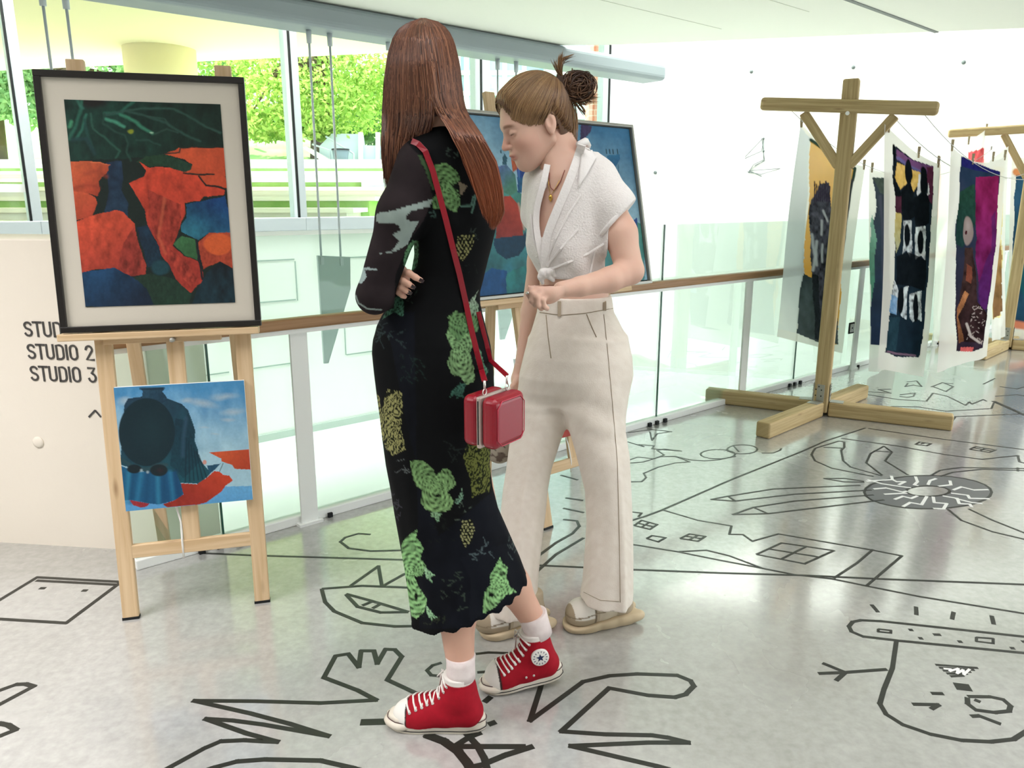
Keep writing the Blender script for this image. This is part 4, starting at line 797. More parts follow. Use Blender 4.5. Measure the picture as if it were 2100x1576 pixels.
def pD(P):
    P.poly([(145, 235), (250, 300), (375, 328), (360, 520), (345, 800), (310, 1100), (285, 1380), (235, 1410), (145, 1410), (125, 1100), (108, 900), (105, 640), (130, 520)], '2a3a52', '2e2430', ((180, 300), (180, 1300)), tex=.3, tsc=50)
    P.poly([(145, 235), (375, 328), (372, 345), (260, 320), (150, 300)], '23235f'); P.poly([(135, 450), (230, 400), (235, 640), (160, 780), (110, 760), (110, 640)], '264438', '203a38', ((150, 420), (150, 700)), tex=.3)
    P.poly([(235, 360), (365, 350), (360, 560), (345, 800), (300, 1150), (270, 1150), (240, 900), (235, 640)], '7c1f4c', '5c1f56', ((300, 380), (290, 1100)), tex=.5, tsc=40)
    P.poly([(325, 600), (348, 560), (345, 800), (325, 950), (300, 1150), (255, 1140), (250, 1000), (320, 800)], '3c2058', a=.6)
    P.ell(190, 680, 32, 90, '8a7a78', soft=.1); P.ell(190, 650, 22, 50, 'a89a98', .6, soft=.8); P.ell(180, 690, 7, 14, '3a1018')
    P.poly([(175, 780), (220, 780), (235, 950), (250, 1100), (300, 1180), (285, 1350), (180, 1350), (140, 1300), (150, 1100), (165, 950)], '3a2a28', '2a1c1e', ((200, 800), (200, 1300)), tex=.7, tsc=25)
    P.poly([(178, 1040), (200, 1060), (150, 1200), (182, 1340), (150, 1360), (140, 1150)], 'a8704a', '6a4430', ((180, 1040), (160, 1340)), tex=.5)
    P.poly([(185, 880), (215, 900), (210, 1000), (180, 980)], '8a4a38', a=.6)
    r = random.Random(3)
    for i in range(40): x = r.uniform(200, 285); y = r.uniform(1130, 1350); P.line([(x, y), (x+r.uniform(-16, 16), y+r.uniform(-14, 14))], 4, 'b0a09c', .8)
    P.line([(195, 1240), (220, 1310), (265, 1350)], 14, 'b8aca8', .8); P.poly([(165, 1385), (240, 1380), (235, 1410), (165, 1410)], 'c05a5a')
def pF(P): P.line([(12, 100), (20, 400), (-10, 700)], 10, 'd99a90', .6, 1.5); P.line([(-30, 100), (-40, 800)], 26, 'd6e0d4', .6, 1.5)
def pG(P): P.poly([(190, 210), (290, 180), (285, 330), (190, 330)], 'd9545a', 'e07a78', ((200, 210), (270, 320)), tex=.5, tsc=30)
def pI(P): P.poly([(345, 300), (410, 300), (400, 800), (385, 1190), (330, 1210), (335, 800)], 'e2cf8a', 'e0d090', ((370, 300), (370, 800)), tex=.2); P.poly([(352, 740), (395, 700), (392, 1160), (335, 1210), (335, 1000)], 'a07c4c', '7a5a3e', ((370, 760), (360, 1180)), tex=.5, tsc=30)
def pJ(P): P.poly([(480, 315), (720, 300), (700, 1260), (430, 1240), (440, 1000), (470, 600)], '2e5068', '27465e', ((520, 350), (520, 1200)), tex=.4, tsc=60); P.line([(480, 330), (720, 312)], 40, 'd08a5a'); P.line([(425, 1240), (720, 1275)], 46, 'cf7e62'); P.line([(500, 600), (530, 800), (500, 1000), (540, 1150)], 26, '1d5a5e', .7, 1.5)
cloth('sheer print with a yellow ground and a dark grey feathered head, behind the near post', XL, (1643, 252), (1774, 342), (1722, 724), (1589, 690), (1580, 230), 2.867, WH, pA, .05, seed=1, peglabel='the yellow print')
cloth('narrow slate blue print hanging partly behind the black figures print', XL, (1783, 345), (1850, 352), (1832, 765), (1781, 762), (1580, 230), 2.867, WH, pB, .02, nu=40, seed=2, pegs=(.08,), peglabel='the slate blue print')
cloth('print of black silhouetted figures on purple and yellow with white borders', XM, (1814, 254), (1928, 338), (1896, 774), (1806, 757), (1800, 240), 2.92, WH, pC, .03, seed=3, pegs=(.08, .6, .96), peglabel='the black figures print')
cloth('print with purple and deep blue ground and a grey headed figure', XR, (1950, 300), (2064, 320), (2032, 732), (1925, 765), (1920, 240), 2.917, WH, pD, .07, seed=4, pegs=(.03, .4, .97), peglabel='the purple print')
cloth('plain pale cloth with a faint pink stripe between the black figures and purple prints', XL+rackdir*.0, (1922, 332), (1962, 318), (1950, 700), (1914, 700), (1920, 240), 2.917, 'e3e6dc', pF, .0, nu=30, seed=5, pegs=(.05,), peglabel='the pale pink striped cloth')
cloth('white cloth with a red top showing above the purple print', XL, (1985, 292), (2028, 262), (2020, 520), (1985, 520), (1920, 240), 2.917, WH, pG, .0, nu=30, nv=80, seed=6, pegs=(.05, .9), peglabel='the red topped cloth')
cloth('ochre and brown print hanging just left of the far post', XM, (2030, 330), (2068, 300), (2057, 690), (2030, 700), (1920, 240), 2.917, WH, pI, .0, nu=30, seed=7, pegs=(.2,), peglabel='the ochre print')
cloth('blue print with orange edges at the right edge of the view', RK2+rackdir*.25, (2076, 318), (2165, 322), (2150, 725), (2062, 705), (1920, 240), 2.917, WH, pJ, .03, seed=8, pegs=(.04,), peglabel='the blue print', dir_=nrm(CB[:2]+rackdir[:2]*1.2))
# ================================================================ FIGURE TOOLS: signed-distance modelling, meshed with surface nets
from mathutils.bvhtree import BVHTree
def smin(a, b, k):
    if k <= 0: return np.minimum(a, b)
    h = np.clip(k-np.abs(a-b), 0, None)/k; return np.minimum(a, b)-h*h*k*.25
def smax(a, b, k): return -smin(-a, -b, k)
class SDF:
    def __init__(s, lo, hi, h):
        s.lo = np.array(lo, float); s.h = h; s.n = np.ceil((np.array(hi)-s.lo)/h).astype(int)+1
        s.f = np.full(s.n, 1.0, np.float32); s.ax = [s.lo[i]+h*np.arange(s.n[i]) for i in range(3)]
    def reg(s, lo, hi, pad):
        a = np.clip(((np.array(lo)-pad-s.lo)/s.h).astype(int), 0, s.n); b = np.clip(((np.array(hi)+pad-s.lo)/s.h).astype(int)+2, 0, s.n)
        sl = tuple(slice(a[i], b[i]) for i in range(3)); return sl, (s.ax[0][sl[0]][:, None, None], s.ax[1][sl[1]][None, :, None], s.ax[2][sl[2]][None, None, :])
    def op(s, lo, hi, fn, k, sub=False):
        sl, (X, Y, Z) = s.reg(lo, hi, max(k, 2*s.h)+.012)
        if 0 in s.f[sl].shape: return s
        d = fn(X, Y, Z); s.f[sl] = smax(s.f[sl], -d, k) if sub else smin(s.f[sl], d, k); return s
    def cone(s, a, b, ra, rb, k=.02, sub=False):
        a = np.array(a, float); b = np.array(b, float); ba = b-a; L = ba@ba+1e-12; r = max(ra, rb)
        def fn(X, Y, Z):
            px_, py_, pz_ = X-a[0], Y-a[1], Z-a[2]; t = np.clip((px_*ba[0]+py_*ba[1]+pz_*ba[2])/L, 0, 1)
            return np.sqrt((px_-t*ba[0])**2+(py_-t*ba[1])**2+(pz_-t*ba[2])**2)-(ra+(rb-ra)*t)
        return s.op(np.minimum(a, b)-r, np.maximum(a, b)+r, fn, k, sub)
    def chain(s, pts, rs, k=.015):
        for i in range(len(pts)-1): s.cone(pts[i], pts[i+1], rs[i], rs[i+1], k)
        return s
    def ell(s, c, r, R=None, k=.02, sub=False):
        c = np.array(c, float); r = np.array(r, float); R = np.eye(3) if R is None else R; m = r.max()
        def fn(X, Y, Z):
            X, Y, Z = X-c[0], Y-c[1], Z-c[2]; q = [(R[0, i]*X+R[1, i]*Y+R[2, i]*Z) for i in range(3)]
            k0 = np.sqrt(sum((q[i]/r[i])**2 for i in range(3))); k1 = np.sqrt(sum((q[i]/r[i]**2)**2 for i in range(3)))+1e-9; return k0*(k0-1)/k1
        return s.op(c-m, c+m, fn, k, sub)
    def vloft(s, z, cx, cy, a, b, k=.02, fold=None, ang=0.0, cap=True):
        o = np.argsort(z); z, cx, cy, a, b = [np.array(v, float)[o] for v in (z, cx, cy, a, b)]; m = max(a.max(), b.max())
        def fn(X, Y, Z):
            zz = Z[0, 0]; I = lambda v: np.interp(zz, z, v)[None, None, :]
            x = X-I(cx); y = Y-I(cy); A = I(a); B = I(b)
            if ang: ca, sa = math.cos(ang), math.sin(ang); x, y = x*ca+y*sa, -x*sa+y*ca
            if fold is not None: th = np.arctan2(y/B, x/A); q = 1+fold(th, Z); A = A*q; B = B*q
            k0 = np.sqrt((x/A)**2+(y/B)**2); k1 = np.sqrt((x/A**2)**2+(y/B**2)**2)+1e-9; d = k0*(k0-1)/k1
            return np.maximum(np.maximum(d, Z-z[-1]), z[0]-Z) if cap else d
        return s.op((cx.min()-m, cy.min()-m, z[0]), (cx.max()+m, cy.max()+m, z[-1]), fn, k)
    def plane(s, p, n, k=0.0):      # keep the side against n
        n = nrm(n); d = (s.ax[0][:, None, None]-p[0])*n[0]+(s.ax[1][None, :, None]-p[1])*n[1]+(s.ax[2][None, None, :]-p[2])*n[2]; s.f = smax(s.f, d.astype(np.float32), k); return s
    def mesh(s):
        f = s.f; nx, ny, nz = f.shape; ins = f < 0
        c = np.zeros((nx-1, ny-1, nz-1), np.int8)
        for i in (0, 1):
            for j in (0, 1):
                for k in (0, 1): c += ins[i:nx-1+i, j:ny-1+j, k:nz-1+k]
        I, J, K = np.nonzero((c > 0) & (c < 8)); P = np.zeros((len(I), 3)); N = np.zeros(len(I))
        cor = [(i, j, k) for i in (0, 1) for j in (0, 1) for k in (0, 1)]
        for u in cor:
            for v in cor:
                if sum(abs(u[q]-v[q]) for q in range(3)) == 1 and u < v:
                    a = f[I+u[0], J+u[1], K+u[2]]; b = f[I+v[0], J+v[1], K+v[2]]; m = (a < 0) != (b < 0); t = np.where(m, a/np.where(m, a-b, 1), 0)
                    for q in range(3): P[:, q] += np.where(m, u[q]+t*(v[q]-u[q]), 0)
                    N += m
        V = s.lo+s.h*(np.stack([I, J, K], 1)+P/N[:, None]); vid = np.full((nx-1, ny-1, nz-1), -1, np.int64); vid[I, J, K] = np.arange(len(I)); Fs = []
        for ax in range(3):
            a = [slice(1, -1)]*3; a[ax] = slice(0, -1); b = list(a); b[ax] = slice(1, None)
            # edges along ax, interior in the other two axes
            m0 = ins[tuple(a)]; m1 = ins[tuple(b)]; E = np.argwhere(m0 != m1); sg = m0[m0 != m1]
            if not len(E): continue
            o1, o2 = [(1, 2), (2, 0), (0, 1)][ax]; base = E.copy(); base[:, o1] += 1; base[:, o2] += 1
            def cell(d1, d2): q = base.copy(); q[:, o1] -= d1; q[:, o2] -= d2; return vid[q[:, 0], q[:, 1], q[:, 2]]
            Q = np.stack([cell(1, 1), cell(0, 1), cell(0, 0), cell(1, 0)], 1); Q[~sg] = Q[~sg][:, ::-1]; Fs.append(Q)
        Fq = np.concatenate(Fs); Fq = Fq[(Fq >= 0).all(1)]; return V, Fq
def smoothv(V, Fq, it=1, lam=.5):
    e = np.concatenate([Fq[:, [0, 1]], Fq[:, [1, 2]], Fq[:, [2, 3]], Fq[:, [3, 0]]])
    for _ in range(it):
        S = np.zeros_like(V); n = np.zeros(len(V)); np.add.at(S, e[:, 0], V[e[:, 1]]); np.add.at(n, e[:, 0], 1); np.add.at(S, e[:, 1], V[e[:, 0]]); np.add.at(n, e[:, 1], 1); V = V*(1-lam)+lam*S/np.maximum(n, 1)[:, None]
    return V
def bvh(V, Fq): return BVHTree.FromPolygons([tuple(v) for v in V], [tuple(map(int, f)) for f in Fq])
def hit(b, x, y, off=.004, Yd=None):
    r = nrm(ray(x, y)); q = b.ray_cast(Vector((0, 0, H)), Vector(r))
    if q[0] is None: return G(x, y, Yd)
    n = q[1]; n = n if n.dot(Vector(r)) < 0 else -n; return np.array(q[0]+n*off)
def join(parts):
    V = []; Fq = []; o = 0
    for v, f in parts: V.append(v); Fq.append(f+o); o += len(v)
    return np.concatenate(V), np.concatenate(Fq)
def rows(rs, Yc):   # (y, xl, xr, dY, depthhalf) -> loft arrays
    z = []; cx = []; cy = []; a = []; b = []
    for y, xl, xr, dy, d in rs:
        L = G(xl, y, Yc+dy); R = G(xr, y, Yc+dy); z.append(L[2]); cx.append((L[0]+R[0])/2); cy.append(Yc+dy); a.append((R[0]-L[0])/2); b.append(d)
    return z, cx, cy, a, b
# ---- a head, modelled facing +x (x forward, y left, z up, origin between the ears)
def head_mesh(h=.0026):
    S = SDF((-.13, -.1, -.15), (.14, .1, .16), h)
    S.ell((-.010, 0, .048), (.094, .074, .084), k=.02); S.ell((.028, 0, .0), (.062, .062, .085), k=.03)
    for sg in (-1, 1):
        S.cone((-.015, sg*.050, -.045), (.052, sg*.016, -.088), .017, .016, .03); S.ell((.052, sg*.036, -.022), (.026, .022, .024), k=.022)      # jaw, cheek
    S.ell((.066, 0, -.088), (.019, .021, .016), k=.02); S.ell((.040, 0, -.060), (.045, .042, .035), k=.03); S.ell((.070, 0, .030), (.022, .045, .016), k=.02)
    for sg in (-1, 1): S.ell((.092, sg*.031, .006), (.017, .018, .012), k=.012, sub=True)
    S.cone((.086, 0, .012), (.104, 0, -.020), .0075, .0095, .010); S.ell((.104, 0, -.024), (.011, .010, .0085), k=.006)
    for sg in (-1, 1): S.ell((.094, sg*.011, -.027), (.009, .0065, .0065), k=.005); S.ell((.100, sg*.006, -.033), (.004, .003, .004), k=.003, sub=True)
    S.ell((.084, 0, -.048), (.014, .022, .014), k=.012); S.ell((.0925, 0, -.0500), (.0085, .019, .0048), k=.004); S.ell((.0900, 0, -.0600), (.0085, .017, .0055), k=.004); S.ell((.099, 0, -.0552), (.006, .022, .0012), k=.003, sub=True)
    for sg in (-1, 1):
        S.ell((.074, sg*.031, .0085), (.0150, .0165, .0115), k=.004)        # closed / lowered lids over the eyeball
        R = np.array(Matrix.Rotation(math.radians(-12), 3, 'Y')); S.ell((-.022, sg*.073, -.002), (.017, .010, .029), R, k=.006); S.ell((-.018, sg*.083, .003), (.008, .007, .015), R, k=.004, sub=True); S.ell((-.016, sg*.0745, -.026), (.007, .006, .009), k=.005)
    return S.mesh()
HV, HF = head_mesh()
def head_cols(skin):
    c = np.tile(lin(skin), (len(HV), 1)); x, y, z = HV.T; ay = np.abs(y)
    def mixc(m, col): m = np.clip(m, 0, 1)[:, None]; c[:] = c*(1-m)+lin(col)*m
    mixc(.35*np.exp(-(((ay-.042)/.02)**2+((z+.03)/.022)**2))*(x > .02), 'd68a78'); mixc(.35*(x > .1)*1.0, 'd9907e')
    mixc((np.exp(-((z+.0555)/.0085)**4)*np.exp(-(ay/.019)**4)*(x > .078)), 'b8645c')
    bz = .030-(ay-.028)**2*9+.0; mixc(.85*np.exp(-((z-bz)/.0045)**4)*np.exp(-((ay-.031)/.019)**6)*(x > .05), '7a5840')
    lz = .0035+(ay-.031)**2*12; mixc(.9*np.exp(-((z-lz)/.0018)**4)*np.exp(-((ay-.031)/.0145)**8)*(x > .06), '4a3028')
    return c
def place(V, c, fwd, pitch, roll=0.0, sc=1.0):
    f = nrm([fwd[0], fwd[1], 0]); l = np.cross(UP, f); cp, sp = math.cos(math.radians(pitch)), math.sin(math.radians(pitch))
    fx = f*cp-UP*sp; uz = UP*cp+f*sp; cr, sr = math.cos(math.radians(roll)), math.sin(math.radians(roll)); l2 = l*cr+uz*sr; uz = uz*cr-l*sr
    M = np.stack([fx, l2, uz], 0); return np.array(c)+(np.asarray(V)*sc)@M, M
M_skin = mat('fair_skin', 'd9a48c', .5, .35, sss=.12, noise=(14, .18, 'c88573'), attr='Col')
M_hair = mat('hair_strands', 'ffffff', .38, .5, attr='Col'); M_lip = mat('lips', 'b9695f', .4); M_brow = mat('brow_brown', '6b4a36', .7); M_nail = mat('dark_nail_varnish', '2a1a1c', .2, .6)
def strands(name, paths, m, parent, r0=.0011, cols=None, kind=True):
    """paths (n, k, 3): three-sided tapering strands in one mesh"""
    P = np.asarray(paths, float); n, k, _ = P.shape; T = np.gradient(P, axis=1); T /= np.linalg.norm(T, axis=2)[..., None]+1e-9
    ref = np.array([.2, .95, .1]); A = np.cross(T, ref); A /= np.linalg.norm(A, axis=2)[..., None]+1e-9; B = np.cross(T, A); tp = np.clip(np.minimum(1, (1-np.linspace(0, 1, k))*5), .12, 1)[None, :, None]*r0
    V = np.stack([P+(A*math.cos(q)+B*math.sin(q))*tp for q in (0, 2.094, 4.189)], 2)   # n,k,3,3
    idx = np.arange(n*k*3).reshape(n, k, 3); F_ = []
    for j in range(3): F_.append(np.stack([idx[:, :-1, j], idx[:, :-1, (j+1) % 3], idx[:, 1:, (j+1) % 3], idx[:, 1:, j]], -1).reshape(-1, 4))
    cc = None if cols is None else np.repeat(cols, k*3, 0) if cols.ndim == 2 else np.repeat(cols.reshape(n*k, 3), 3, 0)
    o = add_fast(name, V.reshape(-1, 3), np.concatenate(F_), m, parent, True, cc)
    if kind: o['kind'] = 'stuff'
    return o
def interp_rows(tab, y): t = np.array(tab, float); return np.interp(y, t[:, 0], t[:, 1])
def nail(S_c, tip, d, n, m, parent, r=.0052):
    d = nrm(d); n = nrm(n); t = np.cross(d, n); c = np.array(tip)
    MB().obox(c, d, t, n, r*1.15, r*.8, .0012).build('fingernail', m, parent, bevel=.001)

# ================================================================ WOMAN IN THE LONG DARK PRINTED DRESS
Y1 = 1.87
w1 = empty('person', (fl(935, 1440)[0], 1.86, 0), 'woman with long auburn hair in a dark dragon-print dress and red high-top shoes, arms folded', 'person')
g1 = lambda x, y, dy=0.0: G(x, y, Y1+dy)
R1 = [(254, 884, 928, .0, .040), (262, 874, 940, .0, .052), (272, 858, 962, .0, .066), (288, 842, 990, 0, .080), (310, 836, 1004, 0, .092), (345, 838, 1012, 0, .102), (400, 842, 1018, 0, .110), (460, 848, 1019, 0, .110), (520, 850, 1005, 0, .102), (560, 844, 994, 0, .096), (600, 824, 985, 0, .098), (625, 800, 985, 0, .104), (645, 785, 989, 0, .110), (668, 773, 996, 0, .117), (695, 766, 1003, 0, .124), (722, 764, 1008, 0, .128), (760, 768, 1012, 0, .130),
      (800, 773, 1014, 0, .130), (850, 780, 1013, 0, .128), (900, 786, 1008, 0, .124), (950, 793, 1005, 0, .122), (1000, 803, 1011, 0, .124), (1050, 811, 1024, 0, .128), (1100, 820, 1046, 0, .134), (1150, 829, 1068, 0, .140), (1200, 836, 1086, 0, .144), (1250, 842, 1102, 0, .148), (1300, 848, 1116, 0, .15), (1330, 850, 1120, 0, .15)]
def fold1(th, Z):
    k = np.clip((1.0-Z)/.9, 0, 1); near = np.clip(-np.sin(th), 0, 1)
    notch = -.16*np.exp(-((th+1.30-.10*Z)/.13)**2)*np.clip((.50-Z)/.3, 0, 1)
    return .016*k*np.sin(th*7+Z*6)+.012*k*np.sin(th*13-Z*4)+notch+.006*np.clip((Z-.9)/.2, 0, 1)*np.sin(Z*70+th*2)*(np.abs(Z-1.13) < .12)
S = SDF((-.50, Y1-.20, .20), (.16, Y1+.20, 1.54), .0034)
S.vloft(*rows(R1, Y1), k=.01, fold=fold1)
sh, el = g1(858, 335, -.055), g1(768, 607, -.115); mid = g1(822, 440, -.095); fo = g1(806, 597, .02); fo2 = g1(880, 575, .125)
S.chain([sh, mid, el], [.050, .049, .0405], .03); S.chain([el, fo, fo2], [.0405, .038, .032], .012)
shR = g1(962, 335, .03); elR = g1(955, 520, .08); S.chain([shR, elR], [.048, .042], .03); S.chain([elR, g1(900, 560, .14)], [.04, .034], .02)
hp = [G(845, 1278, Y1-.02), G(1086, 1192, Y1-.02)]; hv = hp[1]-hp[0]; hn = np.cross(hv, np.array([0, 1, 0.0])); hn = hn if hn[2] < 0 else -hn
S.plane(hp[0], hn)
DV, DF = S.mesh(); DV = smoothv(DV, DF, 1, .4)
# lettuce hem
q = (DV-hp[0])@nrm(hn); e_ = q > -.012; DV[e_] += nrm(hn)*(.004*np.sin(DV[e_, 0]*150+DV[e_, 1]*90))[:, None]
dx, dy = toph(DV); P = Paint(dx, dy, '0d0f12')
z7 = lambda L: [(700+x/2.4244, 650+y/2.4244) for x, y in L]; z6 = lambda L: [(700+x/3.1525, 200+y/3.1525) for x, y in L]
P.poly([(760, 640), (850, 640), (860, 1290), (1100, 1290), (1020, 1000), (900, 1100), (840, 900), (800, 700)], '10141f', tex=.4, tsc=30)
P.poly(z7([(590, 1200), (900, 1100), (940, 1330), (640, 1520), (640, 1300)]), '262c3a', '101420', ((640+700-700, 1300), (1080, 1150)), a=.6)
P.warp(9, 1.6, 5)
def dragon(L, c1, c2, fn=z7, ln='5f8f58'):
    L = fn(L); A = np.array(L); P.poly(L, c1, c2, ((A[:, 0].min(), A[:, 1].min()), (A[:, 0].max(), A[:, 1].max())), tex=.35, tsc=5)
    cx, cy = A.mean(0)
    m = P.mask_poly(L); r_ = np.hypot(P.px-cx, (P.py-cy)*.7); an = np.arctan2(P.py-cy, P.px-cx); sc = np.sin(r_*.75+np.sin(an*3)*2.2)*np.sin(an*9+r_*.22); P.c[m] = (P.c*(1+.42*np.clip(sc*1.6, -1, 1))[:, None])[m]
    q = m & (sc < -.55); P.c[q] = (P.c*.35)[q]
G1c, G2c = '6f9f62', '4c7a4a'
dragon([(555, -10), (600, -10), (640, 60), (662, 130), (640, 180), (660, 260), (665, 320), (620, 340), (590, 300), (550, 290), (525, 230), (550, 160), (520, 90), (540, 30)], G1c, '7fae72'); dragon([(590, 330), (622, 335), (605, 380), (618, 410), (590, 395), (575, 410), (565, 385), (540, 400), (548, 368)], '3f7a68', '356c5c')
dragon([(660, 140), (690, 160), (712, 240), (735, 270), (715, 290), (690, 280), (670, 220)], '5a9068', '4a8a70')
dragon([(690, 1420), (740, 1375), (780, 1400), (860, 1340), (900, 1420), (880, 1520), (800, 1530), (760, 1576), (700, 1520)], '6b9a5c', G2c, z6); dragon([(885, 1250), (862, 1310), (890, 1345), (885, 1420), (830, 1400), (800, 1390), (825, 1330), (850, 1290)], 'a9bfa8', '6f9a74', z6)
dragon([(340, 715), (400, 712), (450, 750), (470, 790), (510, 755), (540, 762), (572, 830), (530, 870), (560, 920), (540, 960), (470, 975), (420, 960), (398, 930), (400, 860), (370, 840), (350, 770)], '73a35f', '8bbd74')
dragon([(450, 968), (500, 980), (490, 995), (475, 1030), (462, 995), (445, 1000)], '8fc08a', '7ab08a'); dragon([(560, 920), (585, 900), (600, 850), (606, 900), (575, 935)], '8ab68e', '6fa58c'); P.ell(*z7([(480, 890)])[0], 8, 4, '0c100c', soft=.3)
dragon([(300, 1130), (320, 1095), (380, 1058), (372, 1095), (410, 1150), (392, 1200), (425, 1240), (400, 1290), (362, 1290), (384, 1340), (425, 1400), (412, 1470), (372, 1502), (350, 1490), (330, 1400), (320, 1300), (298, 1200)], '86c678', '9ade8c', ln='6aae66')
dragon([(408, 1240), (465, 1285), (445, 1295), (452, 1325), (420, 1300)], 'a8dca8', '8fd09a'); dragon([(418, 1430), (480, 1500), (455, 1495), (450, 1512), (425, 1480)], 'a8dca8', '8fd09a'); P.ell(*z7([(358, 1150)])[0], 7, 10, '0c100c', .8, soft=.4); P.ell(*z7([(372, 1392)])[0], 4, 11, '0c100c', soft=.4); P.ell(*z7([(350, 1150)])[0], 9, 13, '9ade8c', .6, soft=.5)
dragon([(705, 1440), (712, 1370), (742, 1330), (738, 1290), (790, 1195), (802, 1232), (828, 1245), (822, 1290), (832, 1335), (872, 1368), (820, 1385), (760, 1450), (705, 1475)], '86c678', '98d888'); P.ell(*z7([(745, 1385)])[0], 7, 5, '0c100c', soft=.3); P.ell(*z7([(800, 1275)])[0], 7, 5, '0c100c', .8, soft=.3)
dragon([(600, 440), (680, 420), (740, 470), (772, 530), (725, 570), (760, 610), (770, 690), (740, 742), (690, 720), (600, 722), (578, 660), (622, 620), (600, 520)], '5f8f4f', '6c9e5e', z6); P.poly(z6([(760, 540), (815, 575), (775, 640), (765, 590)]), '8f8068'); P.poly(z6([(480, 365), (520, 372), (560, 440), (610, 600), (590, 600), (540, 460)]), '3f5f3a'); P.line(z6([(710, 565), (775, 640)]), 3, '0c100c')
P.line(z6([(775, 705), (840, 700), (850, 650), (868, 632), (860, 690), (845, 745)]), 4, '5f9080', .9); P.line(z6([(570, 745), (600, 740), (610, 770), (580, 770)]), 3, '4a7068', .8)
dragon([(455, 925), (498, 930), (500, 1000), (492, 1090), (455, 1122), (402, 1080), (410, 1000)], '5f9a68', '3f7a58', z6); P.line(z6([(430, 1040), (460, 1060), (480, 1040)]), 2, '12301f'); P.ell(*z6([(480, 985)])[0], 2.5, 2.5, '0c100c')
dragon([(330, 1310), (395, 1260), (405, 1330), (400, 1420), (340, 1390), (265, 1435), (290, 1380)], '39604a', '4a8a70', z6)
def stripes(L, base, dk, sc):
    m = P.mask_poly(L); v = np.sin((P.px*.8+P.py*.5)/sc*6.28+9*fbm(P.px/13, P.py/13, 3)*3)+.5*(fbm(P.px/5, P.py/5, 8)-.45)*4; c = np.where(v[:, None] > 0, lin(base), lin(dk)); P.c[m] = c[m]
stripes(z7([(172, 385), (188, 392), (200, 470), (215, 400), (232, 360), (300, 375), (306, 440), (295, 560), (322, 660), (250, 692), (218, 650), (195, 570), (176, 480)]), 'b5b269', '1c1f12', 7)
stripes(z7([(605, 700), (625, 630), (690, 640), (742, 655), (742, 780), (738, 870), (690, 880), (648, 900), (640, 800)]), '7d8434', '20260e', 8)
def cone_(L, c1):
    m = P.mask_poly(L); r = np.floor(P.py/6.5); u = (P.px/7.5+.5*(r % 2)) % 1-.5; v = (P.py/6.5) % 1-.5; k = (np.abs(u)*1.1+np.abs(v)*.9) < .42; P.c[m] = lin('14170f'); P.c[m & k] = lin(c1)
cone_(z7([(602, 1012), (650, 1012), (662, 1060), (650, 1120), (612, 1148), (590, 1090)]), 'b9b877'); cone_(z6([(752, 905), (800, 882), (862, 892), (852, 960), (820, 1020), (775, 1062), (735, 1000)]), 'a9a763')
rr = random.Random(11)
for cx, cy, rx, ry, n_, c_ in [(235, 90, 70, 60, 16, '34484a'), (360, 240, 55, 65, 12, '203a34'), (300, 720, 22, 60, 5, '6a7274'), (275, 950, 24, 70, 7, '4a4a56'), (540, 690, 60, 40, 7, '26322f'), (690, 1150, 70, 45, 8, '5a6e74'), (545, 1370, 70, 90, 14, '3f4f44'), (850, 1170, 24, 60, 6, '4c5c5c'), (500, 1060, 60, 60, 8, '1c231e'), (440, 1500, 60, 30, 6, '34402c'), (620, 980, 30, 36, 4, '56665a'), (780, 340, 0, 0, 0, '')]:
    for _ in range(n_):
        x, y = cx+rr.uniform(-rx, rx), cy+rr.uniform(-ry, ry); P.line(z7([(x, y), (x+rr.uniform(-26, 26), y+rr.uniform(-26, 26)), (x+rr.uniform(-36, 36), y+rr.uniform(-36, 36))]), 1.6, c_, .9)
for cx, cy, rx, ry, n_, c_ in [(690, 350, 60, 30, 9, '44584e'), (850, 880, 40, 60, 6, '3c4a42'), (820, 1120, 80, 50, 6, '1f2a25'), (460, 1300, 40, 60, 5, '34483e')]:
    for _ in range(n_): x, y = cx+rr.uniform(-rx, rx), cy+rr.uniform(-ry, ry); P.line(z6([(x, y), (x+rr.uniform(-30, 30), y+rr.uniform(-30, 30))]), 1.6, c_, .9)
# sleeve cloth and its pale shapes (only what lies on the arm)
P.px, P.py = P.x, P.y
tt = np.clip(((DV-sh)@(el-sh))/((el-sh)@(el-sh)), 0, 1); ax_ = sh+tt[:, None]*(el-sh); dist = np.linalg.norm(DV-ax_, axis=1); d2 = np.linalg.norm(DV-(el+np.clip(((DV-el)@(fo-el))/((fo-el)@(fo-el)), 0, 1.1)[:, None]*(fo-el)), axis=1)
seam = z6([(420, 290), (490, 360), (575, 560), (592, 660), (530, 800), (440, 930), (408, 1010), (350, 1150), (345, 1290), (340, 1360), (180, 1440), (60, 1330), (60, 1100), (200, 800), (240, 500), (330, 330)])
onarm = P.mask_poly(seam) & ((DV[:, 1] < Y1-.0) | (d2 < .05)); kp = P.c.copy(); P.c[:] = lin('30262a'); P.mottle(.25, 40, 2)
ml = 'a3b8b3'
P.poly(z6([(225, 760), (250, 742), (330, 735), (440, 700), (592, 655), (592, 700), (450, 735), (412, 780), (440, 800), (505, 798), (460, 880), (430, 950), (340, 1000), (243, 1014), (330, 990), (372, 930), (332, 885), (380, 862), (372, 830), (330, 812), (245, 812), (225, 800)]), ml, tex=.1)
P.poly(z6([(128, 1098), (180, 1100), (232, 1112), (150, 1118), (165, 1160), (130, 1205), (100, 1190), (120, 1150)]), 'b4cfd0', tex=.1); P.line(z6([(92, 1280), (110, 1330), (170, 1368), (258, 1374)]), 3, ml)
P.c[~onarm] = kp[~onarm]; DC = np.clip(P.c, 0, 1)*.62; DC = DC*.8+.2*DC.mean(1)[:, None]*np.array([1.0, 1.0, .8])
M_dress = mat('printed_mesh_jersey', 'ffffff', .85, .12, attr='Col')
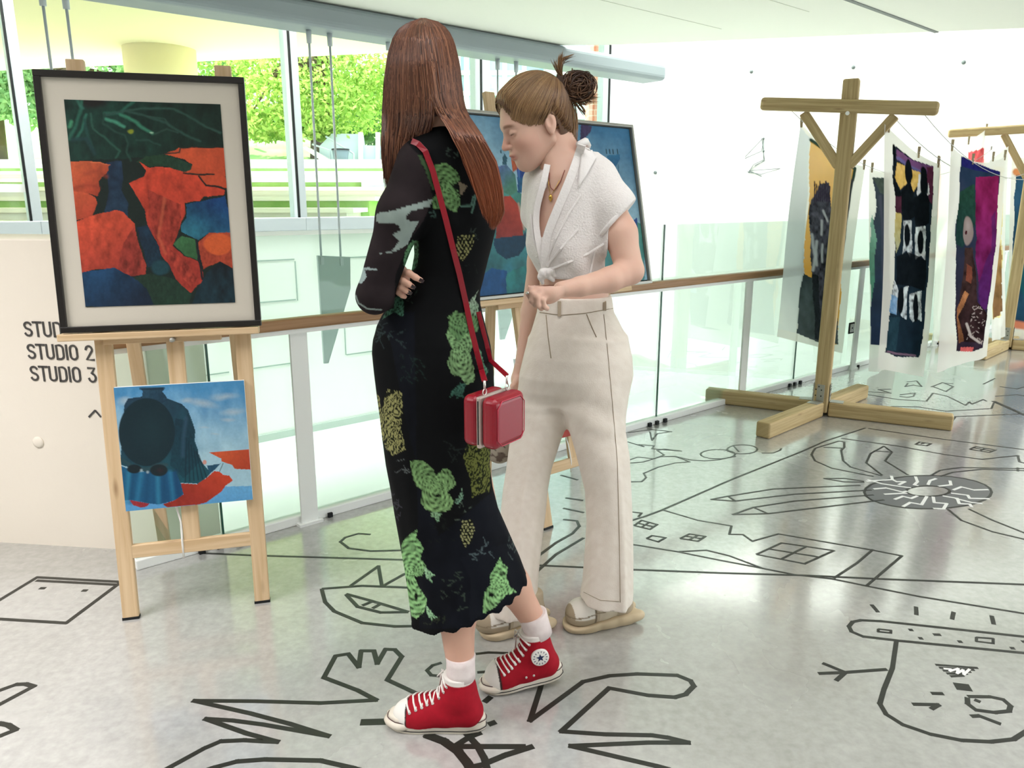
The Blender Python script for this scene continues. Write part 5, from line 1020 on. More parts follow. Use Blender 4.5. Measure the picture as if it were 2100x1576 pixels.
add_fast('dress', DV, DF, M_dress, w1, cols=DC); DB = bvh(DV, DF)
# body: one continuous skin with head, hands and legs
SHOE1 = (fl(800, 1484), fl(993, 1492), .001); SHOE2 = (fl(992, 1416), fl(1150, 1398), .026)
def shoept(sh_, x, z):
    t_, h_, zh = sh_; f_ = nrm(np.array([t_[0]-h_[0], t_[1]-h_[1], -zh])); L_ = float(np.linalg.norm(np.array(t_[:2])-h_[:2])); la = nrm(np.cross(UP, f_)); return np.array([h_[0], h_[1], zh])+f_*x*L_+np.cross(f_, la)*z
an1, an2 = shoept(SHOE1, .235, .17), shoept(SHOE2, .235, .17); kn1 = g1(935, 1120, -.06); kn2 = g1(1000, 1080, .06)
S = SDF((-.55, Y1-.26, .02), (.25, Y1+.26, 1.56), .0046)
z, cx, cy, a, b = rows(R1[1:18], Y1); S.vloft(z, cx, cy, [v-.014 for v in a], [v-.014 for v in b], k=.01)
S.chain([g1(862, 800, -.02), g1(925, 1090, -.04), G(936, 1250, 1.805), an1], [.062, .050, .050, .034], .03); S.chain([g1(925, 800, .03), g1(990, 1080, .04), G(1050, 1200, 1.955), an2], [.062, .048, .046, .033], .03)
for q_ in (SHOE1, SHOE2): S.chain([shoept(q_, .235, .16), shoept(q_, .22, .07), shoept(q_, .45, .06), shoept(q_, .70, .052)], [.030, .026, .022, .016], .015)
S.chain([sh, mid, el], [.040, .039, .031], .02); S.chain([el, fo, fo2], [.031, .028, .022], .01); S.chain([shR, elR, g1(900, 560, .14)], [.038, .032, .025], .02)
S.chain([g1(905, 275, .0), g1(890, 205, .0)], [.052, .048], .03)
a1 = S.mesh()
S = SDF(g1(785, 615, -.20)-[0, 0, .0], g1(885, 535, -.02), .0026) if False else SDF((g1(775, 600)[0], Y1-.19, g1(800, 640)[2]), (g1(890, 600)[0], Y1+.02, g1(800, 520)[2]), .0026)
wr = g1(795, 570, -.045); palm = g1(812, 570, -.075); S.ell(palm, (.032, .02, .036), k=.012); S.cone(wr, palm, .024, .022, .015)
fing = [([(818, 556, -.082), (838, 560, -.106), (852, 569, -.112), (863, 575, -.108)], .0088), ([(816, 570, -.084), (828, 577, -.108), (838, 583, -.112), (846, 588, -.108)], .0086), ([(812, 582, -.082), (824, 590, -.104), (832, 596, -.106), (839, 600, -.102)], .0084), ([(808, 592, -.078), (818, 600, -.096), (825, 606, -.098), (830, 609, -.094)], .0078), ([(808, 556, -.07), (815, 546, -.085), (824, 541, -.094)], .009)]
tips = []
for L_, r_ in fing: pts = [g1(*q) for q in L_]; S.chain(pts, [r_*(1-.1*i) for i in range(len(pts))], .004); tips.append((pts[-1], pts[-1]-pts[-2]))
a2 = S.mesh(); hc = g1(864, 168, .008); HV1, _ = place(HV, hc, (-.75, .66), 8, 0, .93); BV, BF = join([a1, a2, (HV1, HF)])
BC = np.tile(lin('d3a892'), (len(BV), 1)); BC[len(a1[0])+len(a2[0]):] = head_cols('d3a892'); add_fast('body', BV, BF, M_skin, w1, cols=BC)
for t_, d_ in tips[:3]: nail(None, t_+np.array([0, -.0062, .001])+nrm(d_)*.003, d_, (0, -1, .1), M_nail, w1)
# hair
n = 3000; k_ = 26; xl = [(38, 866), (46, 838), (60, 818), (80, 806), (110, 797), (160, 790), (200, 787), (250, 785), (300, 783), (350, 786), (400, 789)]; xr = [(38, 868), (44, 895), (60, 917), (85, 930), (130, 941), (200, 948), (232, 956), (279, 988), (333, 1017), (390, 1030), (438, 1034), (470, 1018)]
xiL = [(38, 867), (200, 885), (250, 884), (320, 862), (400, 840)]; xiR = [(38, 867), (150, 880), (200, 887), (230, 899), (262, 924), (311, 949), (359, 969), (406, 984), (463, 999), (480, 1004)]
u = rng.uniform(0, 1, n); left = u < .46; f = np.where(left, u/.46, (u-.46)/.54); far = rng.uniform(0, 1, n) < .30
yend = np.where(left, 352+rng.normal(0, 26, n)-20*(f**2), 462-16*(f-.6)**2*4+rng.normal(0, 5, n)); yend = np.clip(yend, 250, 472)
P_ = np.zeros((n, k_, 3)); tpar = np.linspace(0, 1, k_)
ph = rng.uniform(0, 6.28, n); rj = rng.normal(0, 3.0, n)*np.clip(1-np.abs(u-.46)/.25, 0, 1); layer = rng.uniform(0, 1, n)
for i in range(n):
    y0 = 38.5; y = y0+(yend[i]-y0)*(tpar**1.25); 
    if left[i]: A = interp_rows(xl, y); B = interp_rows(xiL, y)
    else: A = interp_rows(xiR, y); B = interp_rows(xr, y)
    x = A+(B-A)*f[i]+rj[i]+1.6*np.sin(y/38+ph[i])*np.clip((y-60)/100, 0, 1)+.8*np.sin(y/17+ph[i]*2)
    L_ = interp_rows(xl, y); R_ = interp_rows(xr, y); fr = np.clip((x-L_)/(R_-L_+1e-6), 0.0, 1); w_ = np.sqrt(np.clip(1-(2*fr-1)**2, 0, 1))
    dep = np.interp(y, [38, 50, 80, 130, 200, 250, 300, 480], [.004, .045, .080, .098, .098, .09, .085, .09]); sgn = 1 if (far[i] and not (left[i] is False)) else -1
    Yo = sgn*dep*(w_*.9+.1)*(.92+.08*layer[i]); s_ = np.clip((y-235)/45, 0, 1)
    if sgn < 0: Yo = Yo*(1-s_)+s_*(np.where(left[i], -.045, -.122)-.012*layer[i])
    else: Yo = Yo*(1-s_)+s_*.09
    for j in range(k_): P_[i, j] = G(x[j], y[j], Y1+Yo[j])
base = rng.uniform(0, 1, (n, 1)); lo_, mi_, hi_ = lin('3c241b'), lin('68402e'), lin('92644a'); cs = np.where(base < .5, lo_+(mi_-lo_)*base*2, mi_+(hi_-mi_)*(base-.5)*2); cst = np.repeat(cs[:, None, :], k_, 1); low = np.clip((tpar-.55)/.3, 0, 1)[None, :, None]*np.where(left, 0, 1)[:, None, None]; cst = cst*(1-low*.55)+lin('8f3f14')*low*.55
strands('hair', P_, M_hair, w1, .0017, cst)
S = SDF((hc[0]-.14, Y1-.12, hc[2]-.24), (hc[0]+.14, Y1+.12, 1.78), .006)
ry = [52, 58, 62, 85, 120, 160, 200, 235, 250]; rw = [(y, interp_rows(xl, y)+9, interp_rows(xr, y)-8, 0, float(np.interp(y, [38, 50, 80, 130, 200, 250], [.003, .030, .062, .080, .080, .05]))) for y in ry]
z, cx, cy, a, b = rows(rw, Y1); S.vloft(z, cx, cy, a, b, k=.0); cv, cf = S.mesh(); add_fast('hair_underlayer', cv, cf, mat('auburn_base', '4a2618', .6), w1)
# shoes
def star(c, r, n3, up): 
    t = np.cross(up, n3); return [c+(t*math.sin(i*math.pi/5)+up*math.cos(i*math.pi/5))*(r if i % 2 == 0 else r*.42) for i in range(10)]
M_red = mat('red_canvas', '98101f', .7, .2, noise=(300, .3, '94101f')); M_rub = mat('worn_white_rubber', 'e0d8ca', .5, .3, noise=(22, .45, 'b8ab94')); M_toe = mat('white_toe_cap', 'e8e6e0', .3, .5); M_sock = mat('white_ribbed_sock', 'e6dbd8', .9, .1, noise=(60, .4, 'd2bcbc')); M_lace = mat('white_lace', 'ece8e2', .8); M_navy = mat('navy_print', '1c2850', .6); M_eye = mat('eyelet_metal', 'd6d2cc', .3, .6, metal=.5)
def hightop(toe, heel, zheel, name_parent, patch_side, topc, side=-1):
    """canvas high-top: toe and heel floor points; side = which local y faces the camera"""
    fwd = nrm(np.array([toe[0]-heel[0], toe[1]-heel[1], 0-zheel])); L = float(np.linalg.norm(np.array(toe[:2])-heel[:2])); lat = nrm(np.cross(UP, fwd)); up = np.cross(fwd, lat); o = np.array([heel[0], heel[1], zheel])
    W = lambda x, y, z: o+fwd*x*L+lat*y+up*z          # x 0 heel .. 1 toe
    Wv = lambda A: o+np.asarray(A)[:, 0:1]*fwd*L+np.asarray(A)[:, 1:2]*lat+np.asarray(A)[:, 2:3]*up
    sh_ = empty('high_top_shoe', W(.5, 0, 0), None, None) ; sh_.parent = None
    # upper in local metres
    S = SDF((-.02, -.06, .0), (L+.02, .06, .20), .0032)
    S.chain([(.042, 0, .045), (.10, 0, .042), (.17, .0, .034), (L-.048, 0, .030)], [.034, .036, .041, .039], .03); S.chain([(.045, 0, .05), (.062, 0, .10), (.066, 0, topc)], [.036, .038, .041], .03); S.cone((.075, 0, .09), (.165, 0, .045), .028, .028, .03)
    S.plane((0, 0, topc-.006), (0, 0, 1)); S.plane((0, 0, .018), (0, 0, -1))
    V, Fq = S.mesh(); cap_ = V[:, 0] > L*.80
    c = np.tile(lin('9c0f22'), (len(V), 1)); c *= (.85+.3*fbm(V[:, 0]*120, V[:, 2]*120, 4))[:, None]; c[cap_] = lin('e6e3dc'); bnd = np.abs(V[:, 0]-L*.80) < .0025; c[bnd] = lin('3a2a2a'); strip = (V[:, 2] > topc-.020); c[strip] = lin('e2dcd6')
    X = V.copy(); X[:, 0] /= L; up_ = add_fast('upper', Wv(X), Fq, M_dress2, name_parent, cols=np.clip(c, 0, 1)); up_.name = up_.name
    bt = bvh(V, Fq)
    # sole: outline swept
    out = []
    for i in range(40):
        t = i/40*2*math.pi; x = .5+.5*np.sign(math.cos(t))*abs(math.cos(t))**.62; wdt = np.interp(x, [0, .06, .2, .45, .7, .9, 1], [.020, .031, .036, .035, .044, .042, .030]); xx = np.interp(x, [0, 1], [-.006, L+.004]); yy = wdt*np.sign(math.sin(t))*abs(math.sin(t))**.55; out.append((xx, yy))
    lay = [(.0, .975, M_rub), (.002, .992, M_rub), (.032, .985, M_rub), (.038, .97, M_rub), (.040, .92, M_rub)]
    vs = []; 
    for z_, k, _ in lay:
        for x, y in out: vs.append(W(((x-L/2)*k+L/2)/L, y*k, z_))
    fs = [(i*40+j, i*40+(j+1) % 40, (i+1)*40+(j+1) % 40, (i+1)*40+j) for i in range(len(lay)-1) for j in range(40)]+[tuple(range(40))[::-1], tuple(range(160, 200))]
    so = MB().add(vs, fs, None, True).build('sole', M_rub, name_parent)
    for z_ in (.0085, .0300): MB().tube([W(((x-L/2)*1.004+L/2)/L, y*1.01, z_) for x, y in out], .0011, 5, closed=True).build('sole_stripe', M_dark if z_ < .01 else mat('dark_red_line', '3a1418', .6), name_parent)
    MB().tube([W(((x-L/2)*1.0+L/2)/L, y*.985, .019) for x, y in out if x > L*.78], .0105, 8).build('toe_bumper', M_rub, name_parent)
    # laces and eyelets
    def surf(x, yy, off=.0015):
        q = bt.ray_cast(Vector((x, yy, .3)), Vector((0, 0, -1))); 
        return None if q[0] is None else np.array(q[0])+np.array(q[1])*off
    ex = np.linspace(.205, .098, 8); rowsL = []
    for i, x in enumerate(ex*L/.285):
        yy = .016+.004*i/7; prs = []
        for sg in (-1, 1):
            z0 = np.interp(i, [0, 2, 4, 7], [.052, .066, .086, .136]); q = bt.find_nearest(Vector((x+.004, sg*(.024+.004*(i > 3)), z0))); p = np.array(q[0]); nn = np.array(q[1]); 
            if nn@(p-np.array([x-.02, 0, z0-.03])) < 0: nn = -nn
            pw = W((p[0])/L, p[1], p[2]); nw = fwd*nn[0]+lat*nn[1]+up*nn[2]; prs.append((p+nn*.003, pw, nw))
            MB().lathe([(.0042, 0), (.0042, .0016), (.0022, .0016)], pw, 10, ax=nw).build('eyelet', M_eye, name_parent)
        rowsL.append(prs)
    for i, prs in enumerate(rowsL):
        a_, b_ = prs[0][0], prs[1][0]; m_ = (a_+b_)/2; q = bt.find_nearest(Vector(m_+np.array([.01, 0, .012]))); m_ = np.array(q[0])+np.array([.003, 0, .0035])
        pts = [a_, (a_+m_)/2+np.array([.002, 0, .002]), m_, (b_+m_)/2+np.array([.002, 0, .002]), b_]; MB().tube([W(p[0]/L, p[1], p[2]) for p in pts], .0026, 6).build('lace', M_lace, name_parent)
        if i < 7: c_ = rowsL[i+1][0][0]; MB().tube([W(p[0]/L, p[1], p[2]) for p in (b_, (b_+c_)/2+np.array([.006, 0, .006]), c_)], .0024, 6).build('lace', M_lace, name_parent)
    t0_ = rowsL[-1][0][0]
    for sg, dz in ((-1, -.02), (1, .01), (-.3, -.045)): MB().tube([W(p[0]/L, p[1], p[2]) for p in (t0_+[.004, .01, 0], t0_+[.022, sg*.016, dz*.3+.006], t0_+[.030, sg*.018, dz-.01], t0_+[.012, sg*.01, dz+.006])], .0022, 6).build('lace', M_lace, name_parent)
    if patch_side:
        q = bt.find_nearest(Vector((.062, patch_side*.05, .098))); p = np.array(q[0]); nn = np.array([0.0, patch_side, 0]); pw = W(p[0]/L, p[1], p[2]); nw = lat*patch_side
        MB().lathe([(.0255, -.006), (.0255, .0022), (.0235, .003)], pw, 28, ax=nw).build('ankle_patch', M_toe, name_parent); MB().prism(star(pw+nw*.003, .0125, nw, up), nw*.0008).build('patch_star', M_navy, name_parent)
        for j in range(14):
            an = j/14*6.283; c_ = pw+nw*.0034+(fwd*math.cos(an)+up*math.sin(an))*.0185; MB().obox(c_, fwd*math.cos(an)+up*math.sin(an), -fwd*math.sin(an)+up*math.cos(an), nw, .0022, .0009, .0004).build('patch_print', M_navy, name_parent)
        for dx_ in (.085, .108): q = bt.find_nearest(Vector((dx_, patch_side*.05, .042))); p = np.array(q[0]); MB().lathe([(.0035, 0), (.0035, .0014), (.0016, .0014)], W(p[0]/L, p[1], p[2]), 10, ax=nw).build('vent_eyelet', M_eye, name_parent)
    bpy.data.objects.remove(sh_)
    return W, L
M_dress2 = mat('canvas_upper', 'ffffff', .75, .2, attr='Col')
W_, L_ = hightop(*SHOE1, w1, 0, .165)
MB().lathe([(.0385, 0), (.038, .02), (.0375, .045), (.039, .063), (.0355, .064)], W_(.235, 0, .148), 28).build('sock', M_sock, w1)
W_, L_ = hightop(*SHOE2, w1, 1, .165)
ax_s = nrm(nrm(G(1050, 1200, 1.955)-W_(.235, 0, .170))+nrm(W_(.235, 0, .2)-W_(.235, 0, .1))*1.3); MB().lathe([(.040, -.01), (.040, .02), (.0405, .04), (.042, .060), (.038, .061)], W_(.235, 0, .150), 28, ax=ax_s).build('sock', M_sock, w1)
# red box bag with strap
bag = empty('shoulder_bag', g1(1012, 900, -.19), 'small glossy red box bag with a pale clasp strip, hanging at the dark dress', 'bag')
bn_ = nrm(np.array([.83, -.56, 0])); bt_ = np.array([.56, .83, 0]); bc = g1(1013, 856, -.185)
M_bag = mat('red_patent_leather', '8a1022', .3, .5, noise=(200, .2, '8a0f20'))
for sg, nm in ((1, 'front_shell'), (-1, 'back_shell')): MB().obox(bc+bn_*sg*.026, bn_, bt_, UP, .0215, .060, .059).build(nm, M_bag, bag, bevel=.016, seg=5)
MB().obox(bc, bn_, bt_, UP, .006, .0605, .0595).build('clasp_frame', mat('pale_clasp_metal', 'b9aba2', .3, .5, metal=.4), bag, bevel=.004)
MB().obox(bc-bt_*.061, bn_, bt_, UP, .0012, .0008, .05).build('clasp_seam', M_dark, bag)
MB().tube([bc+bn_*.048+bt_*a*.052+UP*b*.051 for a, b in [(-1, -.7), (-.7, -1), (.7, -1), (1, -.7), (1, .7), (.7, 1), (-.7, 1), (-1, .7)]], .0012, 5, closed=True).build('piping', mat('dark_red_piping', 'b5384a', .4), bag)
ring1, ring2 = bc+UP*.066-bt_*.035, bc+UP*.066+bt_*.035+bn_*.012
for r_ in (ring1, ring2): MB().tube([r_+(UP*math.sin(a)+bt_*math.cos(a))*.007 for a in np.linspace(0, 6.283, 12, endpoint=False)], .0014, 6, closed=True).build('ring', M_eye, bag); MB().tube([r_+UP*.006, r_+UP*.026], .003, 8).build('swivel_clip', M_eye, bag)
path = [(872, 312), (888, 352), (902, 400), (915, 450), (929, 510), (941, 560), (953, 620), (963, 670), (975, 720), (985, 760)]
pts = [hit(DB, 846, 292, .003, Y1), hit(DB, 858, 298, .004, Y1)]+[hit(DB, x, y, .004, Y1-.1) for x, y in path]+[ring1+UP*.026]
def ribbon(pts, wd_, th, m, nm, parent, up_=None):
    mb = MB(); n_ = len(pts); vs = []
    for i in range(n_):
        t = nrm(np.array(pts[min(i+1, n_-1)])-pts[max(i-1, 0)]); v = np.array(pts[i])-np.array([0, 0, H]); nn = nrm(v-t*(v@t)) if up_ is None else nrm(up_-t*(up_@t)); s_ = np.cross(t, nn)
        for a_, b_ in ((-1, -1), (1, -1), (1, 1), (-1, 1)): vs.append(np.array(pts[i])+s_*a_*wd_/2+nn*b_*th/2)
    fs = [(i*4+j, i*4+(j+1) % 4, i*4+4+(j+1) % 4, i*4+4+j) for i in range(n_-1) for j in range(4)]+[(3, 2, 1, 0), tuple((n_-1)*4+j for j in range(4))]
    return mb.add(vs, fs).build(nm, m, parent, bevel=th*.3)
ribbon(pts, .013, .004, M_bag, 'strap', bag)
pts = [hit(DB, x, y, .004, Y1-.05) for x, y in [(978, 640), (988, 680), (997, 715), (1003, 740)]]+[ring2+UP*.026]
ribbon(pts, .011, .004, M_bag, 'strap', bag)
# ================================================================ WOMAN IN WHITE BLOUSE AND CREAM TROUSERS
Y2 = 2.30
g2 = lambda x, y, d=0.0: G(x, y, Y2+d)
w2 = empty('person', (fl(1150, 1290)[0], 2.25, 0), 'woman with a brown bun in white knotted blouse and cream flared trousers, looking down', 'person')
def sm(pts, n=28):
    P3 = np.array(pts, float); t = np.linspace(0, 1, len(P3)); u = np.linspace(0, 1, n); Q = np.stack([np.interp(u, t, P3[:, k]) for k in range(P3.shape[1])], 1)
    for _ in range(6): Q[1:-1] = (Q[:-2]+2*Q[1:-1]+Q[2:])/4
    return Q
def lint(c1, c2, V, sc=30): n_ = fbm(V[:, 0]*sc, V[:, 2]*sc+V[:, 1]*sc, 3)[:, None]; return lin(c1)*(1-n_)+lin(c2)*n_
# ---- trousers
S = SDF((g2(985, 1260)[0]-.03, Y2-.22, .015), (g2(1310, 900)[0]+.03, Y2+.2, 1.12), .0046)
def fT(th, Z):
    return .010*np.sin(th*3+Z*18)*np.clip((Z-.72)/.1, 0, 1)*np.clip((1.02-Z)/.1, 0, 1)
RP = [(606, 1105, 1254, 0, .092), (640, 1101, 1259, 0, .100), (686, 1088, 1283, 0, .114), (728, 1078, 1291, 0, .119), (770, 1069, 1292, 0, .108), (800, 1072, 1284, 0, .085), (822, 1085, 1265, 0, .05)]
S.vloft(*rows(RP, Y2), k=.012, fold=fT)
def fL(ph, am):
    def f(th, Z):
        k = np.clip((.95-Z)/.8, 0, 1); cre = .13*np.exp(-((np.mod(th+math.pi*.5+ph+math.pi, 2*math.pi)-math.pi)/.16)**2)
        return k*(cre+am*1.5*np.sin(th*5+Z*5+ph)+am*.6*np.sin(th*9-Z*8))+.020*np.sin(th*2+Z*60+ph)*np.exp(-((Z-.76)/.10)**2)*(1+.6*np.sin(th*3))+.01*np.sin(Z*60+th*2)*np.exp(-((Z-.05)/.06)**2)
    return f
RL2 = [(700, 1130, 1280, -.02, .080), (735, 1138, 1289, -.025, .088), (770, 1148, 1292, -.03, .091), (838, 1155, 1285, -.035, .088), (885, 1168, 1282, -.04, .086), (933, 1181, 1290, -.045, .088), (1004, 1198, 1293, -.045, .086), (1076, 1202, 1296, -.045, .086), (1147, 1198, 1298, -.045, .09), (1199, 1195, 1299, -.045, .094), (1226, 1191, 1299, -.045, .096)]
S.vloft(*rows(RL2, Y2), k=.04, fold=fL(-.45, .022))
RL1 = [(700, 1092, 1190, .035, .075), (735, 1079, 1186, .04, .084), (770, 1068, 1180, .045, .088), (830, 1056, 1170, .04, .088), (866, 1050, 1163, .035, .086), (904, 1045, 1149, .03, .084), (960, 1038, 1130, .02, .082), (1004, 1031, 1122, .01, .082), (1052, 1026, 1117, 0, .084), (1100, 1019, 1111, -.01, .086), (1150, 1012, 1106, -.02, .088), (1200, 1004, 1102, -.03, .090), (1246, 999, 1100, -.035, .092)]
S.vloft(*rows(RL1, Y2), k=.04, fold=fL(.1, .03))
h0 = g2(1188, 1243, -.12); h1 = g2(1298, 1262, -.05)
S.plane(g2(1240, 1262, -.10), (-.10, .32, -1)) if False else None
TV, TF = S.mesh(); TV = smoothv(TV, TF, 1, .4)
tc_ = lint('ece4d9', 'ded3c6', TV, 60); M_linen = mat('cream_linen', 'ffffff', .9, .1, attr='Col', bump=(260, .12))
add_fast('trousers', TV, TF, M_linen, w2, cols=tc_); TB = bvh(TV, TF)
M_seam = mat('cream_seam', '94866f', .9, .1); M_belt = mat('cream_belt_loop', 'a89a86', .9, .1)
def seamline(b, pts, r, m, nm, parent, Yd, off=.0005, sub=6):
    P2 = [];
    for (x0, y0), (x1, y1) in zip(pts[:-1], pts[1:]):
        for i in range(sub): P2.append((x0+(x1-x0)*i/sub, y0+(y1-y0)*i/sub))
    P2.append(pts[-1]); MB().tube([hit(b, x, y, off, Yd) for x, y in P2], r, 5).build(nm, m, parent)
seamline(TB, [(1107, 641), (1150, 647), (1200, 643), (1256, 633)], .0011, M_seam, 'waistband_seam', w2, Y2-.1)
seamline(TB, [(1203, 645), (1213, 670), (1223, 692)], .0014, M_seam, 'pocket_edge', w2, Y2-.1)
seamline(TB, [(1120, 646), (1124, 690), (1130, 735)], .0013, M_seam, 'fly_seam', w2, Y2-.1)
seamline(TB, [(1238, 645), (1246, 720), (1256, 830), (1266, 950), (1270, 1100), (1272, 1236)], .0010, M_seam, 'side_seam', w2, Y2-.1)
seamline(TB, [(1197, 1215), (1232, 1232), (1270, 1234)], .0008, M_seam, 'hem_stitch', w2, Y2-.1)
for x, y0, y1 in ((1148, 618, 650), (1238, 606, 638)): ribbon([hit(TB, x, y0+(y1-y0)*t, .004, Y2-.1) for t in (0, .5, 1)], .010, .003, M_belt, 'belt_loop', w2)
# ---- skin: torso, arms, hands, neck
S = SDF((g2(1040, 800)[0]-.03, Y2-.34, .70), (g2(1340, 600)[0]+.02, Y2+.26, 1.60), .0042)
RS = [(318, 1142, 1222, 0, .045), (340, 1118, 1240, 0, .062), (360, 1102, 1250, 0, .076), (385, 1096, 1254, 0, .084), (420, 1094, 1250, 0, .088), (460, 1093, 1246, 0, .090), (500, 1093, 1242, 0, .092), (545, 1106, 1240, 0, .088), (575, 1106, 1244, 0, .086), (612, 1110, 1249, 0, .088), (640, 1112, 1250, 0, .09)]
S.vloft(*rows(RS, Y2), k=.01)
s2, e2, wr2 = g2(1238, 388, -.04), g2(1292, 556, -.115), g2(1150, 594, -.225)
S.chain([s2, g2(1272, 480, -.085), e2], [.038, .0455, .038], .02); S.cone(e2, g2(1250, 574, -.16), .038, .035, .012); S.cone(g2(1250, 574, -.16), g2(1190, 588, -.20), .035, .0265, .01); S.cone(g2(1190, 588, -.20), wr2, .0265, .0215, .01)
S.chain([g2(1108, 380, .06), g2(1105, 540, .10), g2(1087, 640, .10), g2(1067, 752, .09)], [.042, .034, .027, .018], .015)
ear = G(1129, 250, Y2-.075); fw2 = nrm(np.array([-.958, -.287, 0])); HV2, M2 = place(HV, (0, 0, 0), fw2, 21, 0, .98); eo = (np.array([-.022, .075, 0])*.98)@M2; hc2 = ear-eo; HV2 = HV2+hc2
L2W = lambda A: np.asarray(A)@M2*.98+hc2
nb_ = L2W([[-.030, 0, -.03]])[0]; S.cone(g2(1166, 352, .0), nb_, .054, .044, .02); S.cone(g2(1178, 340, .01), L2W([[-.055, 0, -.02]])[0], .038, .036, .02); S.cone(g2(1150, 360, -.03), L2W([[.0, 0, -.055]])[0], .036, .026, .03)
a1 = S.mesh()
# left hand in front of the waistband
hb = g2(1118, 604, -.24)
S = SDF((g2(1072, 600)[0], Y2-.30, g2(1100, 645)[2]), (g2(1165, 600)[0], Y2-.16, g2(1100, 570)[2]), .0026)
S.cone(wr2, g2(1132, 600, -.235), .0215, .0225, .01); S.cone(g2(1132, 600, -.235), g2(1108, 602, -.245), .0215, .019, .015); S.ell(g2(1120, 606, -.24), (.030, .018, .024), k=.012); S.ell(g2(1104, 594, -.242), (.014, .014, .012), k=.010)
for L_, r_ in [([(1100, 589, -.243), (1088, 592, -.250), (1084, 603, -.252), (1088, 612, -.246)], .0092), ([(1104, 595, -.252), (1092, 602, -.262), (1091, 617, -.262), (1098, 626, -.252)], .0092), ([(1110, 602, -.256), (1101, 610, -.268), (1103, 626, -.266), (1110, 633, -.254)], .0092), ([(1120, 608, -.254), (1113, 616, -.264), (1116, 629, -.262), (1122, 633, -.252)], .0084), ([(1120, 590, -.230), (1106, 586, -.234), (1096, 583, -.236), (1088, 585, -.236)], .0098)]:
    S.chain([g2(*q) for q in L_], [r_*(1-.07*i) for i in range(4)], .0035)
a2 = S.mesh()
# right hand, hanging and holding a pouch
S = SDF((g2(1035, 800)[0], Y2+.02, g2(1060, 850)[2]), (g2(1090, 800)[0], Y2+.17, g2(1060, 735)[2]), .003)
w_ = g2(1067, 748, .09); S.cone(w_, g2(1062, 775, .09), .018, .02, .01); S.ell(g2(1060, 786, .09), (.018, .03, .032), k=.012)
for i in range(4): yy = .065+.018*i; S.chain([g2(1060, 795, yy), g2(1055, 815, yy), g2(1062, 827, yy), g2(1069, 822, yy)], [.0092, .0088, .008, .0072], .0035)
S.chain([g2(1063, 775, .075), g2(1052, 792, .06), g2(1052, 808, .062)], [.010, .009, .008], .004)
a3 = S.mesh(); BV, BF = join([a1, a2, a3, (HV2, HF)]); BC = np.tile(lin('dcb7a3'), (len(BV), 1)); BC[-len(HV2):] = head_cols('dab4a0'); kk = np.linalg.norm(BV-e2, axis=1); BC = BC*(1-.18*np.exp(-(kk/.05)**2))[:, None]+lin('d08a74')*(.18*np.exp(-(kk/.05)**2))[:, None]
add_fast('body', BV, BF, M_skin, w2, cols=BC); BB = bvh(BV, BF)
M_gold = mat('gold', 'd9b25a', .25, .6, metal=.9); M_silver = mat('silver_ring', 'd8d6d0', .25, .6, metal=.9)
c = g2(1086, 600, -.251); MB().tube([c+np.array([math.cos(a)*.0098, math.sin(a)*.0098, .0015*math.cos(a)]) for a in np.linspace(0, 6.28, 16, endpoint=False)], .0016, 6, closed=True).build('finger_ring', M_silver, w2)
MB().lathe([(.003, 0), (.0045, .003), (.002, .006)], c+[-.004, -.0095, 0], 10, ax=(-.3, -1, 0)).build('ring_stone', M_silver, w2)
# ---- blouse
S = SDF((g2(1060, 500)[0]-.02, Y2-.22, 1.06), (g2(1310, 420)[0]+.02, Y2+.2, 1.50), .0042)
def fB(th, Z): return .034*np.sin(th*7+Z*26)*np.clip((1.32-Z)/.18, 0, 1)+.014*np.sin(th*12-Z*22)+.02*np.sin(th*5-Z*40)*np.exp(-((Z-1.14)/.05)**2)
RB = [(296, 1180, 1208, .02, .042), (308, 1150, 1222, .01, .058), (322, 1134, 1234, 0, .072), (340, 1113, 1246, 0, .085), (360, 1096, 1257, 0, .096), (385, 1087, 1262, 0, .103), (420, 1083, 1260, 0, .108), (460, 1081, 1256, 0, .112), (500, 1078, 1252, 0, .115), (522, 1082, 1248, 0, .112), (542, 1094, 1246, 0, .106), (556, 1104, 1246, 0, .101), (568, 1112, 1247, 0, .098)]
S.vloft(*rows(RB, Y2), k=.006, fold=fB)
S.chain([g2(1232, 362, -.03), g2(1262, 425, -.065), g2(1280, 500, -.09)], [.046, .053, .060], .035)
S.chain([g2(1106, 372, .05), g2(1104, 440, .08)], [.050, .055], .03)
c0 = g2(1291, 424, -.09); c1 = g2(1235, 484, -.13); ax2 = nrm(g2(1290, 540, -.12)-g2(1240, 380, -.04)); hv = c1-c0; nn = nrm(ax2-hv*(ax2@hv)/(hv@hv)); S2 = S.f.copy()
X_, Y_, Z_ = S.ax[0][:, None, None], S.ax[1][None, :, None], S.ax[2][None, None, :]; dpl = (X_-c0[0])*nn[0]+(Y_-c0[1])*nn[1]+(Z_-c0[2])*nn[2]; xarm = g2(1240, 500)[0]
S.f = np.where(X_ > xarm-.004, np.maximum(S.f, dpl), S.f).astype(np.float32)
